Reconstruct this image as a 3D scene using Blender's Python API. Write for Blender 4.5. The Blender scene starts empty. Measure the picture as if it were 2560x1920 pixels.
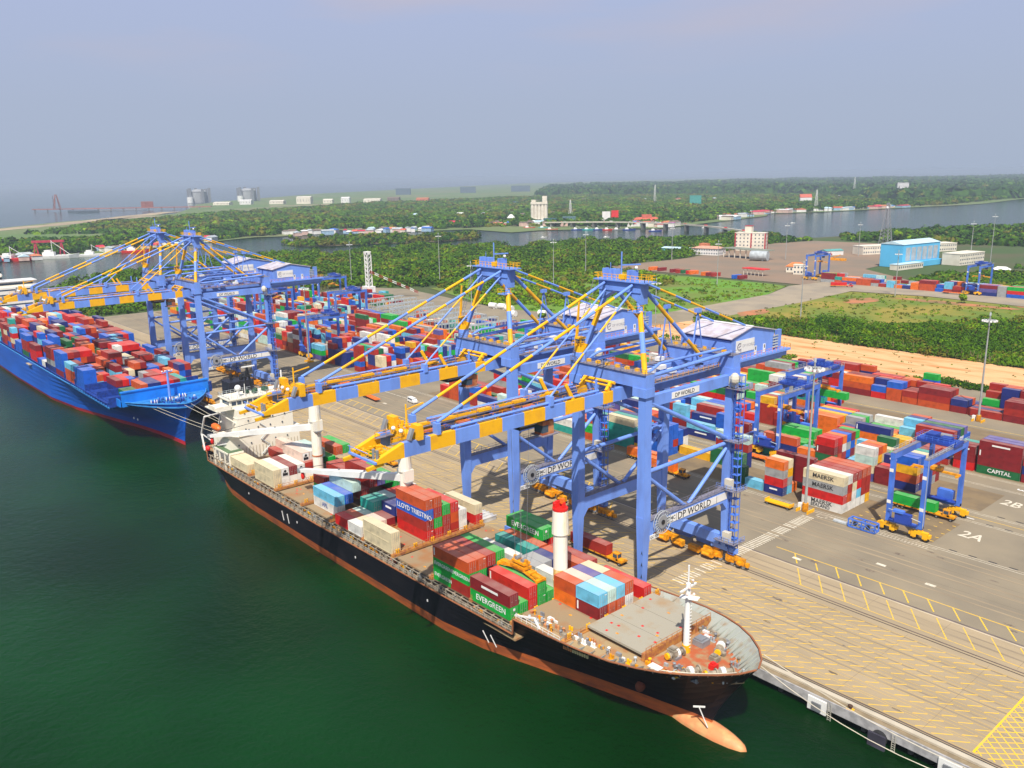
import bpy, math, random
import numpy as np
from mathutils import Vector, Matrix
random.seed(7); np.random.seed(7)
scn = bpy.context.scene
COL = scn.collection
R = math.radians

# ------------------------------------------------------------------ camera
CAMH = 92.0
p_, r_, y_ = R(13.604), R(.972), R(139.015)
fwd = Vector((math.cos(p_)*math.cos(y_), math.cos(p_)*math.sin(y_), -math.sin(p_)))
rt0 = Vector((math.sin(y_), -math.cos(y_), 0)); dn0 = fwd.cross(rt0)
rt = math.cos(r_)*rt0 + math.sin(r_)*dn0
dn = -math.sin(r_)*rt0 + math.cos(r_)*dn0
cam = bpy.data.cameras.new('camera'); camo = bpy.data.objects.new('camera', cam); COL.objects.link(camo)
m = Matrix((( rt.x, -dn.x, -fwd.x, 0), (rt.y, -dn.y, -fwd.y, 0), (rt.z, -dn.z, -fwd.z, CAMH), (0, 0, 0, 1)))
camo.matrix_world = m
cam.sensor_width = 36; cam.lens = 2143.3/2560*36; cam.clip_start = 1; cam.clip_end = 90000
scn.camera = camo

# ------------------------------------------------------------------ light and sky
SUN_AZ = Vector((.66, -.75)); SUN_EL = R(54)
sd = Vector((SUN_AZ.x, SUN_AZ.y, 0)).normalized()*math.cos(SUN_EL) + Vector((0, 0, math.sin(SUN_EL)))
sun = bpy.data.lights.new('sun', 'SUN'); sun.energy = 5.0; sun.angle = R(.53); sun.color = (1, .94, .84)
suno = bpy.data.objects.new('sun', sun); COL.objects.link(suno)
suno.rotation_euler = sd.to_track_quat('Z', 'Y').to_euler(); suno.location = (0, -300, 600)
w = bpy.data.worlds.new('World'); scn.world = w; w.use_nodes = True
nt = w.node_tree; nt.nodes.clear()
def nn(nt, typ, **k):
    n = nt.nodes.new(typ)
    for a, v in k.items(): setattr(n, a, v)
    return n
out = nn(nt, 'ShaderNodeOutputWorld'); bg = nn(nt, 'ShaderNodeBackground'); bg.inputs[1].default_value = .1
sky = nn(nt, 'ShaderNodeTexSky', sky_type='NISHITA', sun_disc=False, sun_elevation=SUN_EL,
         sun_rotation=math.atan2(SUN_AZ.x, SUN_AZ.y), air_density=1.2, dust_density=2.5, ozone_density=1.5)
tc = nn(nt, 'ShaderNodeTexCoord'); sep = nn(nt, 'ShaderNodeSeparateXYZ'); nt.links.new(tc.outputs['Generated'], sep.inputs[0])
mr = nn(nt, 'ShaderNodeMapRange'); mr.inputs[1].default_value = 0.0; mr.inputs[2].default_value = .22
nt.links.new(sep.outputs[2], mr.inputs[0])
cr = nn(nt, 'ShaderNodeValToRGB'); e = cr.color_ramp.elements
e[0].position = 0; e[0].color = (.38, .45, .58, 1); e[1].position = 1; e[1].color = (.41, .475, .70, 1)
q = cr.color_ramp.elements.new(.35); q.color = (.385, .45, .60, 1)
nt.links.new(mr.outputs[0], cr.inputs[0])
mp = nn(nt, 'ShaderNodeMapping'); mp.inputs['Scale'].default_value = (1.6, 1.6, 9)
nt.links.new(tc.outputs['Generated'], mp.inputs[0])
no = nn(nt, 'ShaderNodeTexNoise'); no.inputs['Scale'].default_value = 1.6; no.inputs['Detail'].default_value = 4
nt.links.new(mp.outputs[0], no.inputs[0])
cl = nn(nt, 'ShaderNodeMapRange'); cl.inputs[1].default_value = .50; cl.inputs[2].default_value = .74; cl.inputs[4].default_value = .6
nt.links.new(no.outputs[0], cl.inputs[0])
hi = nn(nt, 'ShaderNodeMapRange'); hi.inputs[1].default_value = .08; hi.inputs[2].default_value = .19
nt.links.new(sep.outputs[2], hi.inputs[0])
cm = nn(nt, 'ShaderNodeMath', operation='MULTIPLY'); nt.links.new(cl.outputs[0], cm.inputs[0]); nt.links.new(hi.outputs[0], cm.inputs[1])
mx = nn(nt, 'ShaderNodeMix', data_type='RGBA'); mx.inputs[7].default_value = (.56, .48, .52, 1)
nt.links.new(cm.outputs[0], mx.inputs[0]); nt.links.new(cr.outputs[0], mx.inputs[6])
sc10 = nn(nt, 'ShaderNodeVectorMath', operation='SCALE'); sc10.inputs['Scale'].default_value = 9.0
nt.links.new(mx.outputs[2], sc10.inputs[0])
up = nn(nt, 'ShaderNodeMapRange'); up.inputs[1].default_value = .22; up.inputs[2].default_value = .5; up.inputs[3].default_value = .96; up.inputs[4].default_value = .12
nt.links.new(sep.outputs[2], up.inputs[0])
mx2 = nn(nt, 'ShaderNodeMix', data_type='RGBA')
nt.links.new(up.outputs[0], mx2.inputs[0]); nt.links.new(sky.outputs[0], mx2.inputs[6]); nt.links.new(sc10.outputs[0], mx2.inputs[7])
nt.links.new(mx2.outputs[2], bg.inputs[0]); nt.links.new(bg.outputs[0], out.inputs[0])
scn.view_settings.view_transform = 'Standard'; scn.view_settings.look = 'None'
scn.view_settings.exposure = 0.24; scn.view_settings.gamma = 1
scn.cycles.use_denoising = True
scn.cycles.max_bounces = 5; scn.cycles.diffuse_bounces = 2; scn.cycles.glossy_bounces = 2
scn.cycles.transmission_bounces = 2; scn.cycles.volume_bounces = 0; scn.cycles.transparent_max_bounces = 4
scn.cycles.caustics_reflective = False; scn.cycles.caustics_refractive = False

# ------------------------------------------------------------------ materials
MATS = {}
def mat(name, col, rough=.6, metal=0., var=.2, sc=.25, bump=0, bsc=3., col2=None, det=5, stretch=None, spec=.4, wave=None, cov=(.42, .62)):
    """Principled surface whose colour wanders between col and col2 (dirt, wear, species)."""
    if name in MATS: return MATS[name]
    mt = bpy.data.materials.new(name); MATS[name] = mt; mt.use_nodes = True
    n = mt.node_tree; b = n.nodes['Principled BSDF']
    b.inputs['Roughness'].default_value = rough; b.inputs['Metallic'].default_value = metal
    b.inputs['Specular IOR Level'].default_value = spec
    t = nn(n, 'ShaderNodeTexCoord'); vec = t.outputs['Object']
    if stretch:
        mpp = nn(n, 'ShaderNodeMapping'); mpp.inputs['Scale'].default_value = stretch
        n.links.new(vec, mpp.inputs[0]); vec2 = mpp.outputs[0]
    else: vec2 = vec
    nz = nn(n, 'ShaderNodeTexNoise'); nz.inputs['Scale'].default_value = sc; nz.inputs['Detail'].default_value = det
    n.links.new(vec2, nz.inputs[0])
    rm = nn(n, 'ShaderNodeMapRange'); rm.inputs[1].default_value = cov[0]; rm.inputs[2].default_value = cov[1]
    n.links.new(nz.outputs[0], rm.inputs[0])
    mxx = nn(n, 'ShaderNodeMix', data_type='RGBA')
    c2 = col2 if col2 else tuple(c*(1-var) for c in col)
    mxx.inputs[6].default_value = (*col, 1); mxx.inputs[7].default_value = (*c2, 1)
    n.links.new(rm.outputs[0], mxx.inputs[0]); n.links.new(mxx.outputs[2], b.inputs['Base Color'])
    if bump or wave:
        bp = nn(n, 'ShaderNodeBump'); bp.inputs['Strength'].default_value = 1; bp.inputs['Distance'].default_value = bump or .04
        if wave:
            wv = nn(n, 'ShaderNodeTexWave', bands_direction='X', wave_profile='SIN'); wv.inputs['Scale'].default_value = wave
            n.links.new(vec, wv.inputs[0]); n.links.new(wv.outputs[1], bp.inputs['Height'])
        else:
            nb = nn(n, 'ShaderNodeTexNoise'); nb.inputs['Scale'].default_value = bsc; nb.inputs['Detail'].default_value = 3
            n.links.new(vec, nb.inputs[0]); n.links.new(nb.outputs[0], bp.inputs['Height'])
        n.links.new(bp.outputs[0], b.inputs['Normal'])
    return mt
BLUE = mat('crane_blue_paint', (.165, .31, .80), .45, col2=(.13, .22, .56), sc=.3, det=9, cov=(.46, .72), stretch=(1, 1, .35))
DBLUE = mat('dark_blue_paint', (.02, .06, .36), .45, var=.3)
RBLUE = mat('gantry_blue_paint', (.07, .19, .70), .45, var=.3, sc=.2)
YEL = mat('yellow_paint', (.88, .45, .004), .5, col2=(.66, .30, .02), sc=.4, det=9, cov=(.5, .78))
DYEL = mat('worn_orange_yellow_paint', (.84, .34, .006), .5, var=.4, sc=.8)
WHITE = mat('white_paint', (.80, .79, .76), .5, var=.12)
CREAMW = mat('cream_white_ship_paint', (.84, .79, .66), .5, col2=(.66, .55, .38), sc=.35, det=7, cov=(.58, .8))
GREY = mat('grey_steel', (.30, .31, .33), .5, metal=.2, var=.3)
LGREY = mat('light_grey_steel', (.46, .50, .52), .5, var=.25)
DARK = mat('dark_opening', (.015, .016, .02), .5)
RUBBER = mat('black_rubber', (.02, .02, .022), .8)
BEIGE = mat('beige_cabinet_paint', (.60, .56, .46), .5, var=.15)
WALK = mat('walkway_grating', (.22, .21, .27), .7, var=.35, sc=1.5)
RUST = mat('rust_red', (.36, .085, .03), .8, col2=(.55, .25, .10), sc=.5)
GLASS = mat('window_glass', (.05, .08, .12), .12, var=.2)
REDP = mat('red_paint', (.70, .02, .015), .5, var=.2)
ORANGE = mat('orange_paint', (.80, .16, .015), .5, var=.2)
INK = mat('black_lettering', (.03, .03, .035), .7)
WINK = mat('white_lettering', (.82, .82, .80), .6)

# ------------------------------------------------------------------ mesh builder
class MB:
    def __init__(s): s.v = []; s.f = []; s.m = []; s.mats = []; s.cur = 0
    def mt(s, m):
        if m not in s.mats: s.mats.append(m)
        s.cur = s.mats.index(m); return s
    def add(s, vs, fs):
        o = len(s.v); s.v += [tuple(v) for v in vs]
        for f in fs: s.f.append(tuple(i+o for i in f)); s.m.append(s.cur)
        return s
    def box(s, x0, y0, z0, x1, y1, z1):
        return s.add([(x0,y0,z0),(x1,y0,z0),(x1,y1,z0),(x0,y1,z0),(x0,y0,z1),(x1,y0,z1),(x1,y1,z1),(x0,y1,z1)],
                     [(0,3,2,1),(4,5,6,7),(0,1,5,4),(1,2,6,5),(2,3,7,6),(3,0,4,7)])
    def cb(s, c, d): return s.box(c[0]-d[0]/2, c[1]-d[1]/2, c[2]-d[2]/2, c[0]+d[0]/2, c[1]+d[1]/2, c[2]+d[2]/2)
    def frame(s, a, b, up=(0, 0, 1)):
        a = Vector(a); b = Vector(b); d = (b-a).normalized(); u = Vector(up)
        if abs(d.dot(u)) > .98: u = Vector((1, 0, 0)) if abs(d.x) < .9 else Vector((0, 1, 0))
        x = d.cross(u).normalized(); return a, b, x, x.cross(d).normalized()
    def beam(s, a, b, w, h, w2=None, h2=None, up=(0, 0, 1)):
        a, b, x, y = s.frame(a, b, up); w2 = w if w2 is None else w2; h2 = h if h2 is None else h2
        P = []
        for c, ww, hh in ((a, w, h), (b, w2, h2)):
            for i, j in ((-1,-1),(1,-1),(1,1),(-1,1)): P.append(c + x*(i*ww/2) + y*(j*hh/2))
        return s.add(P, [(0,3,2,1),(4,5,6,7),(0,1,5,4),(1,2,6,5),(2,3,7,6),(3,0,4,7)][::1])
    def tube(s, a, b, r, n=8, r2=None):
        a, b, x, y = s.frame(a, b); r2 = r if r2 is None else r2
        P = []
        for c, rr in ((a, r), (b, r2)):
            for i in range(n):
                t = 2*math.pi*i/n; P.append(c + x*(math.cos(t)*rr) + y*(math.sin(t)*rr))
        F = [(i, (i+1) % n, n+(i+1) % n, n+i) for i in range(n)] + [tuple(range(n))[::-1], tuple(range(n, 2*n))]
        return s.add(P, F)
    def path(s, pts, r, n=6):
        for a, b in zip(pts, pts[1:]): s.tube(a, b, r, n)
        return s
    def prism(s, poly, z0, z1):
        n = len(poly)
        P = [(x, y, z0) for x, y in poly] + [(x, y, z1) for x, y in poly]
        return s.add(P, [tuple(range(n))[::-1], tuple(range(n, 2*n))] + [(i, (i+1) % n, n+(i+1) % n, n+i) for i in range(n)])
    def ell(s, c, r, nu=10, nv=6):
        P = []; F = []
        for j in range(nv+1):
            ph = math.pi*j/nv
            for i in range(nu):
                t = 2*math.pi*i/nu
                P.append((c[0]+r[0]*math.sin(ph)*math.cos(t), c[1]+r[1]*math.sin(ph)*math.sin(t), c[2]-r[2]*math.cos(ph)))
        for j in range(nv):
            for i in range(nu): F.append((j*nu+i, j*nu+(i+1) % nu, (j+1)*nu+(i+1) % nu, (j+1)*nu+i))
        return s.add(P, F)
    def rail(s, pts, h=1.1, r=.045, step=2.):
        """handrail along a polyline"""
        for a, b in zip(pts, pts[1:]):
            a = Vector(a); b = Vector(b); L = (b-a).length; k = max(1, int(L/step))
            for hh in (h, h*.5): s.beam(a+Vector((0,0,hh)), b+Vector((0,0,hh)), r*1.4, r*1.4)
            for i in range(k+1):
                q = a.lerp(b, i/k); s.beam(q, q+Vector((0,0,h)), r*1.6, r*1.6)
        return s
    def mesh(s, name, smooth=False):
        me = bpy.data.meshes.new(name); me.from_pydata(s.v, [], s.f)
        for m_ in s.mats: me.materials.append(m_)
        if s.m: me.polygons.foreach_set('material_index', s.m)
        if smooth: me.polygons.foreach_set('use_smooth', [True]*len(s.f))
        me.update(); return me
    def build(s, name, parent=None, smooth=False, **k):
        o = bpy.data.objects.new(name, s.mesh(name, smooth)); COL.objects.link(o)
        if parent: o.parent = parent
        for a, v in k.items(): o[a] = v
        return o
def tag(o, label, cat, group=None):
    o['label'] = label; o['category'] = cat
    if group: o['group'] = group
    return o
def thing(name, loc, label, cat, group=None, rz=0):
    o = bpy.data.objects.new(name, None); COL.objects.link(o); o.location = loc; o.rotation_euler.z = rz
    o.empty_display_size = 1
    return tag(o, label, cat, group)
def copy_tree(o, parent=None):
    c = o.copy(); COL.objects.link(c); c.parent = parent
    if parent:
        for k in ('label', 'category', 'group'):
            if k in o and k in c and k != 'label': pass
    for ch in [x for x in KIDS.get(o, list(o.children))]: copy_tree(ch, c)
    return c
KIDS = {}
TXT = {}
def text_mesh(s, size, mt):
    k = (s, size, mt.name)
    if k not in TXT:
        cu = bpy.data.curves.new('lettering', 'FONT'); cu.body = s; cu.size = size; cu.resolution_u = 2; cu.align_x = 'LEFT'; cu.offset = size*.012
        ob = bpy.data.objects.new('lettering_tmp', cu); COL.objects.link(ob)
        dg = bpy.context.evaluated_depsgraph_get()
        me = bpy.data.meshes.new_from_object(ob.evaluated_get(dg)); me.name = 'lettering'
        bpy.data.objects.remove(ob); me.materials.clear(); me.materials.append(mt); TXT[k] = me
    return TXT[k]
def lettering(s, size, loc, ux, uy, mt, parent, name='lettering', sx=1.):
    """flat text: ux = reading direction, uy = up direction"""
    o = bpy.data.objects.new(name, text_mesh(s, size, mt)); COL.objects.link(o); o.parent = parent
    ux = Vector(ux).normalized(); uy = Vector(uy).normalized(); uz = ux.cross(uy)
    M = Matrix(((ux.x*sx, uy.x, uz.x, loc[0]), (ux.y*sx, uy.y, uz.y, loc[1]), (ux.z*sx, uy.z, uz.z, loc[2]), (0,0,0,1)))
    o.matrix_local = M
    return o
# ------------------------------------------------------------------ ground, water, far land
def sheet(name, poly, z, mt, kind='structure'):
    b = MB().mt(mt); b.add([(x, y, z) for x, y in poly], [tuple(range(len(poly)))])
    return b.build(name, kind=kind)
def water_mat():
    mt = bpy.data.materials.new('harbour_water'); mt.use_nodes = True; n = mt.node_tree; b = n.nodes['Principled BSDF']
    b.inputs['Roughness'].default_value = .1; b.inputs['IOR'].default_value = 1.33; b.inputs['Specular IOR Level'].default_value = .17; b.inputs['Specular Tint'].default_value = (.62, .92, .66, 1)
    t = nn(n, 'ShaderNodeTexCoord'); nz = nn(n, 'ShaderNodeTexNoise'); nz.inputs['Scale'].default_value = .012; nz.inputs['Detail'].default_value = 4
    n.links.new(t.outputs['Object'], nz.inputs[0])
    c = nn(n, 'ShaderNodeValToRGB'); e = c.color_ramp.elements
    e[0].position = .38; e[0].color = (.0005, .0155, .0010, 1); e[1].position = .65; e[1].color = (.0022, .036, .0060, 1)
    n.links.new(nz.outputs[0], c.inputs[0]); n.links.new(c.outputs[0], b.inputs['Base Color'])
    a1 = nn(n, 'ShaderNodeTexNoise'); a1.inputs['Scale'].default_value = .42; a1.inputs['Detail'].default_value = 6; a1.inputs['Roughness'].default_value = .65
    n.links.new(t.outputs['Object'], a1.inputs[0])
    bp = nn(n, 'ShaderNodeBump'); bp.inputs['Strength'].default_value = .55; bp.inputs['Distance'].default_value = .5
    n.links.new(a1.outputs[0], bp.inputs['Height']); n.links.new(bp.outputs[0], b.inputs['Normal'])
    return mt
WZ = -3.5
sheet('water', [(-24000, -16000), (16000, -16000), (16000, 24000), (-24000, 24000)], WZ, water_mat())
CONC = mat('apron_concrete', (.375, .29, .18), .9, col2=(.30, .235, .15), sc=.16, det=8, stretch=(.35, 1.6, 1), bump=.01, bsc=2, cov=(.35, .68))
ASPH = mat('yard_asphalt', (.27, .222, .15), .92, col2=(.20, .168, .12), sc=.06, det=8, bump=.01, bsc=2, cov=(.35, .68))
BPAD = mat('brown_container_pad', (.215, .155, .085), .92, col2=(.17, .125, .075), sc=.2, det=6)
RDIRT = mat('brown_bare_earth', (.26, .175, .115), .95, col2=(.20, .155, .11), sc=.02, det=8, cov=(.35, .65))
SAND = mat('pale_orange_sand', (.66, .40, .19), .95, col2=(.56, .22, .07), sc=.09, det=10, stretch=(.35, 1.9, 1), bump=.35, bsc=.35, cov=(.46, .66))
GRASS = mat('grass', (.115, .175, .012), .95, col2=(.27, .215, .028), sc=.022, det=9, bump=.4, bsc=.5, cov=(.42, .62))
GREENF = mat('bright_green_grass', (.11, .25, .014), .95, col2=(.15, .15, .028), sc=.02, det=9, bump=.4, bsc=.5, cov=(.42, .66))
SCRUB = mat('scrub_ground', (.05, .09, .018), .95, col2=(.085, .085, .035), sc=.012, det=8)
FARL = mat('far_green_land', (.10, .17, .04), .95, col2=(.16, .18, .07), sc=.003, det=9, cov=(.4, .62))
ROAD = mat('pale_road', (.33, .27, .19), .92, col2=(.26, .22, .165), sc=.05, det=8)
PALE = mat('pale_far_sand', (.42, .33, .21), .95, var=.3, sc=.01)
RED_E = mat('red_earth', (.45, .17, .07), .95, col2=(.22, .15, .06), sc=.06, det=8)

isle = [(200,131),(-655,131),(-690,150),(-793,141),(-886,223),(-948,273),(-979,337),(-1012,391),(-1030,470),(-1030,514),(-985,558),(-984,620),
        (-984,689),(-945,745),(-885,750),(-851,760),(-875,830),(-889,890),(-840,925),(-800,925),(-755,922),(-760,950),(-790,999),(-786,1060),(-778,1131),(-717,1129),
        (-660,1118),(-640,1185),(-604,1332),(-550,1453),(-490,1520),(-300,1750),(200,2300),(900,2600),(900,131)]
sheet('terminal_ground', isle, -.45, SCRUB)
far = [(-1262,-200),(-1268,60),(-1276,180),(-1281,237),(-1272,318),(-1290,363),(-1330,480),(-1400,600),(-1421,655),(-1400,694),(-1455,780),(-1482,848),(-1400,880),(-1311,918),(-1277,1010),
       (-1139,993),(-1140,1060),(-1085,1140),(-1000,1226),(-1052,1520),(-1088,1703),(-1148,1803),(-1080,1943),(-1023,2242),(-975,2480),(-967,2600),(-1016,3019),(-950,3800),(-600,5200),
       (2500,9000),(5000,12500),(-2000,13500),(-10000,13000),(-9000,8000),(-5600,3100),(-4100,1700),(-3700,1450),(-3100,1180),(-2706,985),(-2611,786),(-2449,595),(-2251,426),(-2050,250),(-1900,-200)]
sheet('far_shore_land', far, -2.6, FARL)
island = [(-1235,613),(-1195,606),(-1150,612),(-1128,650),(-1117,697),(-1095,735),(-1078,772),(-1072,820),(-1078,866),(-1110,900),(-1170,880),(-1230,800),(-1262,720),(-1262,650)]
sheet('river_island_ground', island, -2.9, mat('island_earth', (.16, .12, .06), .95, col2=(.06, .08, .02), sc=.03))
sheet('right_river_bank', [(-990,3800),(-600,1520),(-300,1750),(400,2400),(3000,4300),(9000,12000),(6000,12800),(400,6200)], -2.7, FARL) if False else None

# quay deck
qd = MB().mt(CONC); qd.box(-655, 133.6, -1.9, 180, 176, 0)
qd.build('quay_apron', kind='structure')
led = MB().mt(mat('quay_ledge_concrete', (.27, .21, .13), .9, var=.25, sc=.5)).box(-655, 130.75, -1.9, 180, 133.57, -.25)
led.mt(mat('quay_edge_white_beam', (.42, .41, .41), .85, var=.3, sc=.8))
led.box(-655, 130.45, -1.75, 180, 130.72, .12)
led.mt(mat('quay_kerb_white', (.50, .44, .34), .8, var=.15)).box(-655, 132.35, -.2, 180, 133.4, .18)
led.build('quay_edge', kind='structure')
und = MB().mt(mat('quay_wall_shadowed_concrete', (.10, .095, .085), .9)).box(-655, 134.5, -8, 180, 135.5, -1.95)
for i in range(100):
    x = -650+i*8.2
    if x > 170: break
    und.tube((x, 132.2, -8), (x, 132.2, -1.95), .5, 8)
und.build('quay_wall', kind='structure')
sheet('yard_pavement', [(-645,175.9),(180,175.9),(180,385),(-330,385),(-330,470),(-368,470),(-372,420),(-470,395),(-612,414),(-653,393),(-645,300)], .02, ASPH)
sheet('access_road', [(-368,469),(-330,469),(-327,560),(-331,642),(-276,652),(-209,645),(200,640),(200,680),(-330,690),(-372,700),(-384,640),(-368,584)], .03, ROAD)
sheet('bare_earth_yard', [(-606,655),(-372,655),(-372,700),(-330,690),(-330,740),(-400,800),(-420,1010),(-480,1100),(-620,1090),(-640,1000),(-622,899),(-599,781)], -.1, RDIRT)
sheet('row_pavement', [(-384,676),(200,676),(200,735),(-384,735)], -.05, ASPH)
sheet('sand_strip', [(-345,383.5),(-300,386),(-200,383),(200,380),(200,438),(-100,439),(-180,441),(-270,441),(-335,446)], .05, SAND)
sheet('grass_field_right', [(-330,446),(200,438),(200,642),(-209,644),(-276,650),(-330,640)], -.05, GRASS)
sheet('grass_field_centre', [(-600,430),(-470,395.5),(-372,420.5),(-368.4,470),(-368.4,584),(-385,638),(-406,643),(-546,640),(-606,646)], -.05, GREENF)
rb = MB().mt(RED_E)
for cx, cy, rx, ry in ((-245,628,45,7),(-300,600,10,18),(-185,640,30,5),(-325,500,8,20)):
    rb.add([(cx+rx*math.cos(t)*random.uniform(.8,1.1), cy+ry*math.sin(t)*random.uniform(.7,1.2), .06) for t in [i*math.pi/10 for i in range(20)]], [tuple(range(20))])
rb.build('red_earth_patches', kind='structure')
pb = MB().mt(PALE)
for (x0,y0),(x1,y1),w_ in (((-1960,180),(-2300,560),70),((-2300,560),(-2900,1050),80),((-3350,870),(-3250,1090),40),((-2450,700),(-2600,900),60),((-1700,900),(-1560,930),22),((-3100,1500),(-2900,2100),120),((-2300,1500),(-2100,1650),14),((-640,400),(-470,393),10)):
    d = Vector((x1-x0, y1-y0)).normalized(); nrm = Vector((-d.y, d.x))*w_/2; L = math.hypot(x1-x0, y1-y0); K = 16
    P = [];
    for i in range(K+1): P.append((x0+(x1-x0)*i/K+nrm.x*random.uniform(.5,1.2), y0+(y1-y0)*i/K+nrm.y*random.uniform(.5,1.2), -2.3))
    for i in range(K, -1, -1): P.append((x0+(x1-x0)*i/K-nrm.x*random.uniform(.5,1.2), y0+(y1-y0)*i/K-nrm.y*random.uniform(.5,1.2), -2.3))
    pb.add(P, [tuple(range(len(P)))])
pb.build('pale_sand_ground', kind='structure')

# container pads
pads = MB().mt(BPAD)
for y0 in (212.4, 243, 274.6, 307):
    pads.box(-300, y0-.8, .02, -82.6, y0+16.6, .045); pads.box(-640, y0-.8, .02, -330, y0+16.6, .045)
pads.build('container_pads', kind='structure')

# ------------------------------------------------------------------ rails and painted marks
rl = MB().mt(mat('dark_rail_slot', (.045, .035, .03), .7))
for y in (133.8, 164.35): rl.box(-655, y-.14, -.02, 180, y+.14, .006)
rl.mt(mat('worn_steel_rail', (.17, .12, .10), .5, metal=.5, var=.3))
for y in (134.35, 165.3, 176.2): rl.box(-655, y-.16, -.02, 180, y+.16, .008)
rl.mt(mat('cable_trench_cover', (.16, .13, .12), .6, var=.3)); rl.box(-655, 175.35, -.02, 180, 175.85, .01)
rl.mt(mat('pale_trench_edge', (.55, .46, .33), .8)); rl.box(-655, 174.85, -.02, 180, 175.15, .01)
rl.build('crane_rails', kind='structure')
YM = mat('yellow_road_marking', (.84, .50, .015), .85, col2=(.60, .42, .12), sc=.9, det=6, cov=(.45, .72))
WM = mat('white_road_marking', (.66, .60, .48), .85, col2=(.40, .34, .24), sc=.9, det=6, cov=(.5, .7))
ym = MB().mt(YM); _ly = [0]
def strip(b, x0, y0, x1, y1, w, z=.012):
    _ly[0] = (_ly[0]+1) % 60; z += _ly[0]*.0003
    d = Vector((x1-x0, y1-y0)); n_ = Vector((-d.y, d.x)).normalized()*w/2
    b.add([(x0-n_.x, y0-n_.y, z), (x1-n_.x, y1-n_.y, z), (x1+n_.x, y1+n_.y, z), (x0+n_.x, y0+n_.y, z)], [(0,1,2,3)])
# hatched strip between the landside rail and the cable trench
for a, b_ in ((-108, 175), (-335, -158)): strip(ym, a, 181.4, b_, 181.4, .24, .032); strip(ym, a, 167.2, b_, 167.2, .16)
x = -335
while x < 175:
    if not -158 < x < -108:
        strip(ym, x, 181.3, x+3.4, 176.6, .26, .032); strip(ym, x+4.9, 174.4, x+10.0, 167.2, .2)
    x += 5.4
# slanted dashes in lanes between the rails
for r_, (y, dy) in enumerate(((135.0, 2.1), (138.2, 1.5), (141.2, 1.5), (144.3, 1.5), (147.4, 1.5), (150.4, 1.5), (153.5, 1.5), (156.6, 1.5), (159.6, 2.4))):
    x = -330+(r_*.9) % 2.7
    while x < -44.5:
        if random.random() < (.97 if x > -112 else .5): strip(ym, x, y, x+dy*1.25, y+dy, .2)
        x += 2.75
    strip(ym, -330, y-.25, -43, y-.25, .05); strip(ym, -330, y+dy+.25, -43, y+dy+.25, .05)
# yellow box junction at the right corner
strip(ym, -42.8, 134.9, -42.8, 160, .38)
for k in range(-12, 40):
    x0 = -42.6; 
    for sg in (1, -1):
        ya = 134.9 if sg > 0 else 160; xs = x0+k*2.0; xe = xs+25.1
        if xs < x0: ya2 = ya+sg*(x0-xs); xs2 = x0
        else: ya2, xs2 = ya, xs
        if xs2 < xe: strip(ym, xs2, ya2, xe, 160 if sg > 0 else 134.9, .2)
strip(ym, -300, 236.9, 180, 236.9, .18, .034); strip(ym, -300, 325.8, 180, 325.8, .25, .034); strip(ym, -300, 306, 180, 306, .2, .05)
for x in np.arange(-104, -83, 3.4):
    for y in (213, 216, 219.5, 223, 226.5): strip(ym, x, y, x+.9, y, .25, .05)
ym.build('yellow_road_markings', kind='structure')
wm = MB().mt(WM)
y = 166.5
while y < 205:
    if not 163.4 < y < 165.6: wm.box(-114.6, y, .03, -111.2, y+.42, .034)
    y += .95
y = 148
while y < 163.2: wm.box(-114.6, y, .004, -111.4, y+.45, .01); y += 1.05
for y in (209.2, 210.2, 232.6, 233.5, 239.6, 240.5, 263.6, 264.5, 271.4, 272.3, 295, 303.6): strip(wm, -640, y, 180, y, .16, .034)
for k in range(34): strip(wm, -112+k*.9, 207.4 if k > 6 else 207.4-1.2*math.sin(k), -111.7+k*.9, 208.2 if k > 6 else 208.2-1.2*math.sin(k), .22, .034)
strip(wm, -112, 207.1, -80, 207.1, .1, .034); strip(wm, -112, 208.5, -80, 208.5, .1, .034)
for a in range(-60, 60, 9): strip(wm, -318+a*.5, 200, -314+a*.5, 200, .3, .034)
for x0, y0 in ((-86.5, 190), (-74, 188), (-102, 178.5), (-300,188), (-150, 192)): wm.box(x0, y0, .03, x0+2.3, y0+1.0, .036)
wm.build('white_road_markings', kind='structure')
bm = MB().mt(INK)
for y in (210.9, 233.9, 241.6, 264.9, 272.9):
    x = -78
    while x < 60:
        bm.box(x, y-.22, .03, x+1.9, y+.22, .038); x += 4.6
bm.build('black_lane_dashes', kind='structure')
for s_, x0, y0 in (('2A', -80.5, 221.5), ('2B', -81.5, 252.3)):
    o = lettering(s_, 6.2, (x0, y0, .04), (1, -.05, 0), (0.1, 1, 0), WM, None, 'painted_block_number', .8); o['kind'] = 'structure'
for s_, x0, y0 in (('1', -84, 236), ('3', -82, 268.5)):
    o = lettering(s_, 3.6, (x0, y0, .04), (0, -1, 0), (1, 0, 0), WINK, None, 'painted_block_number', .9); o['kind'] = 'structure'

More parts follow.
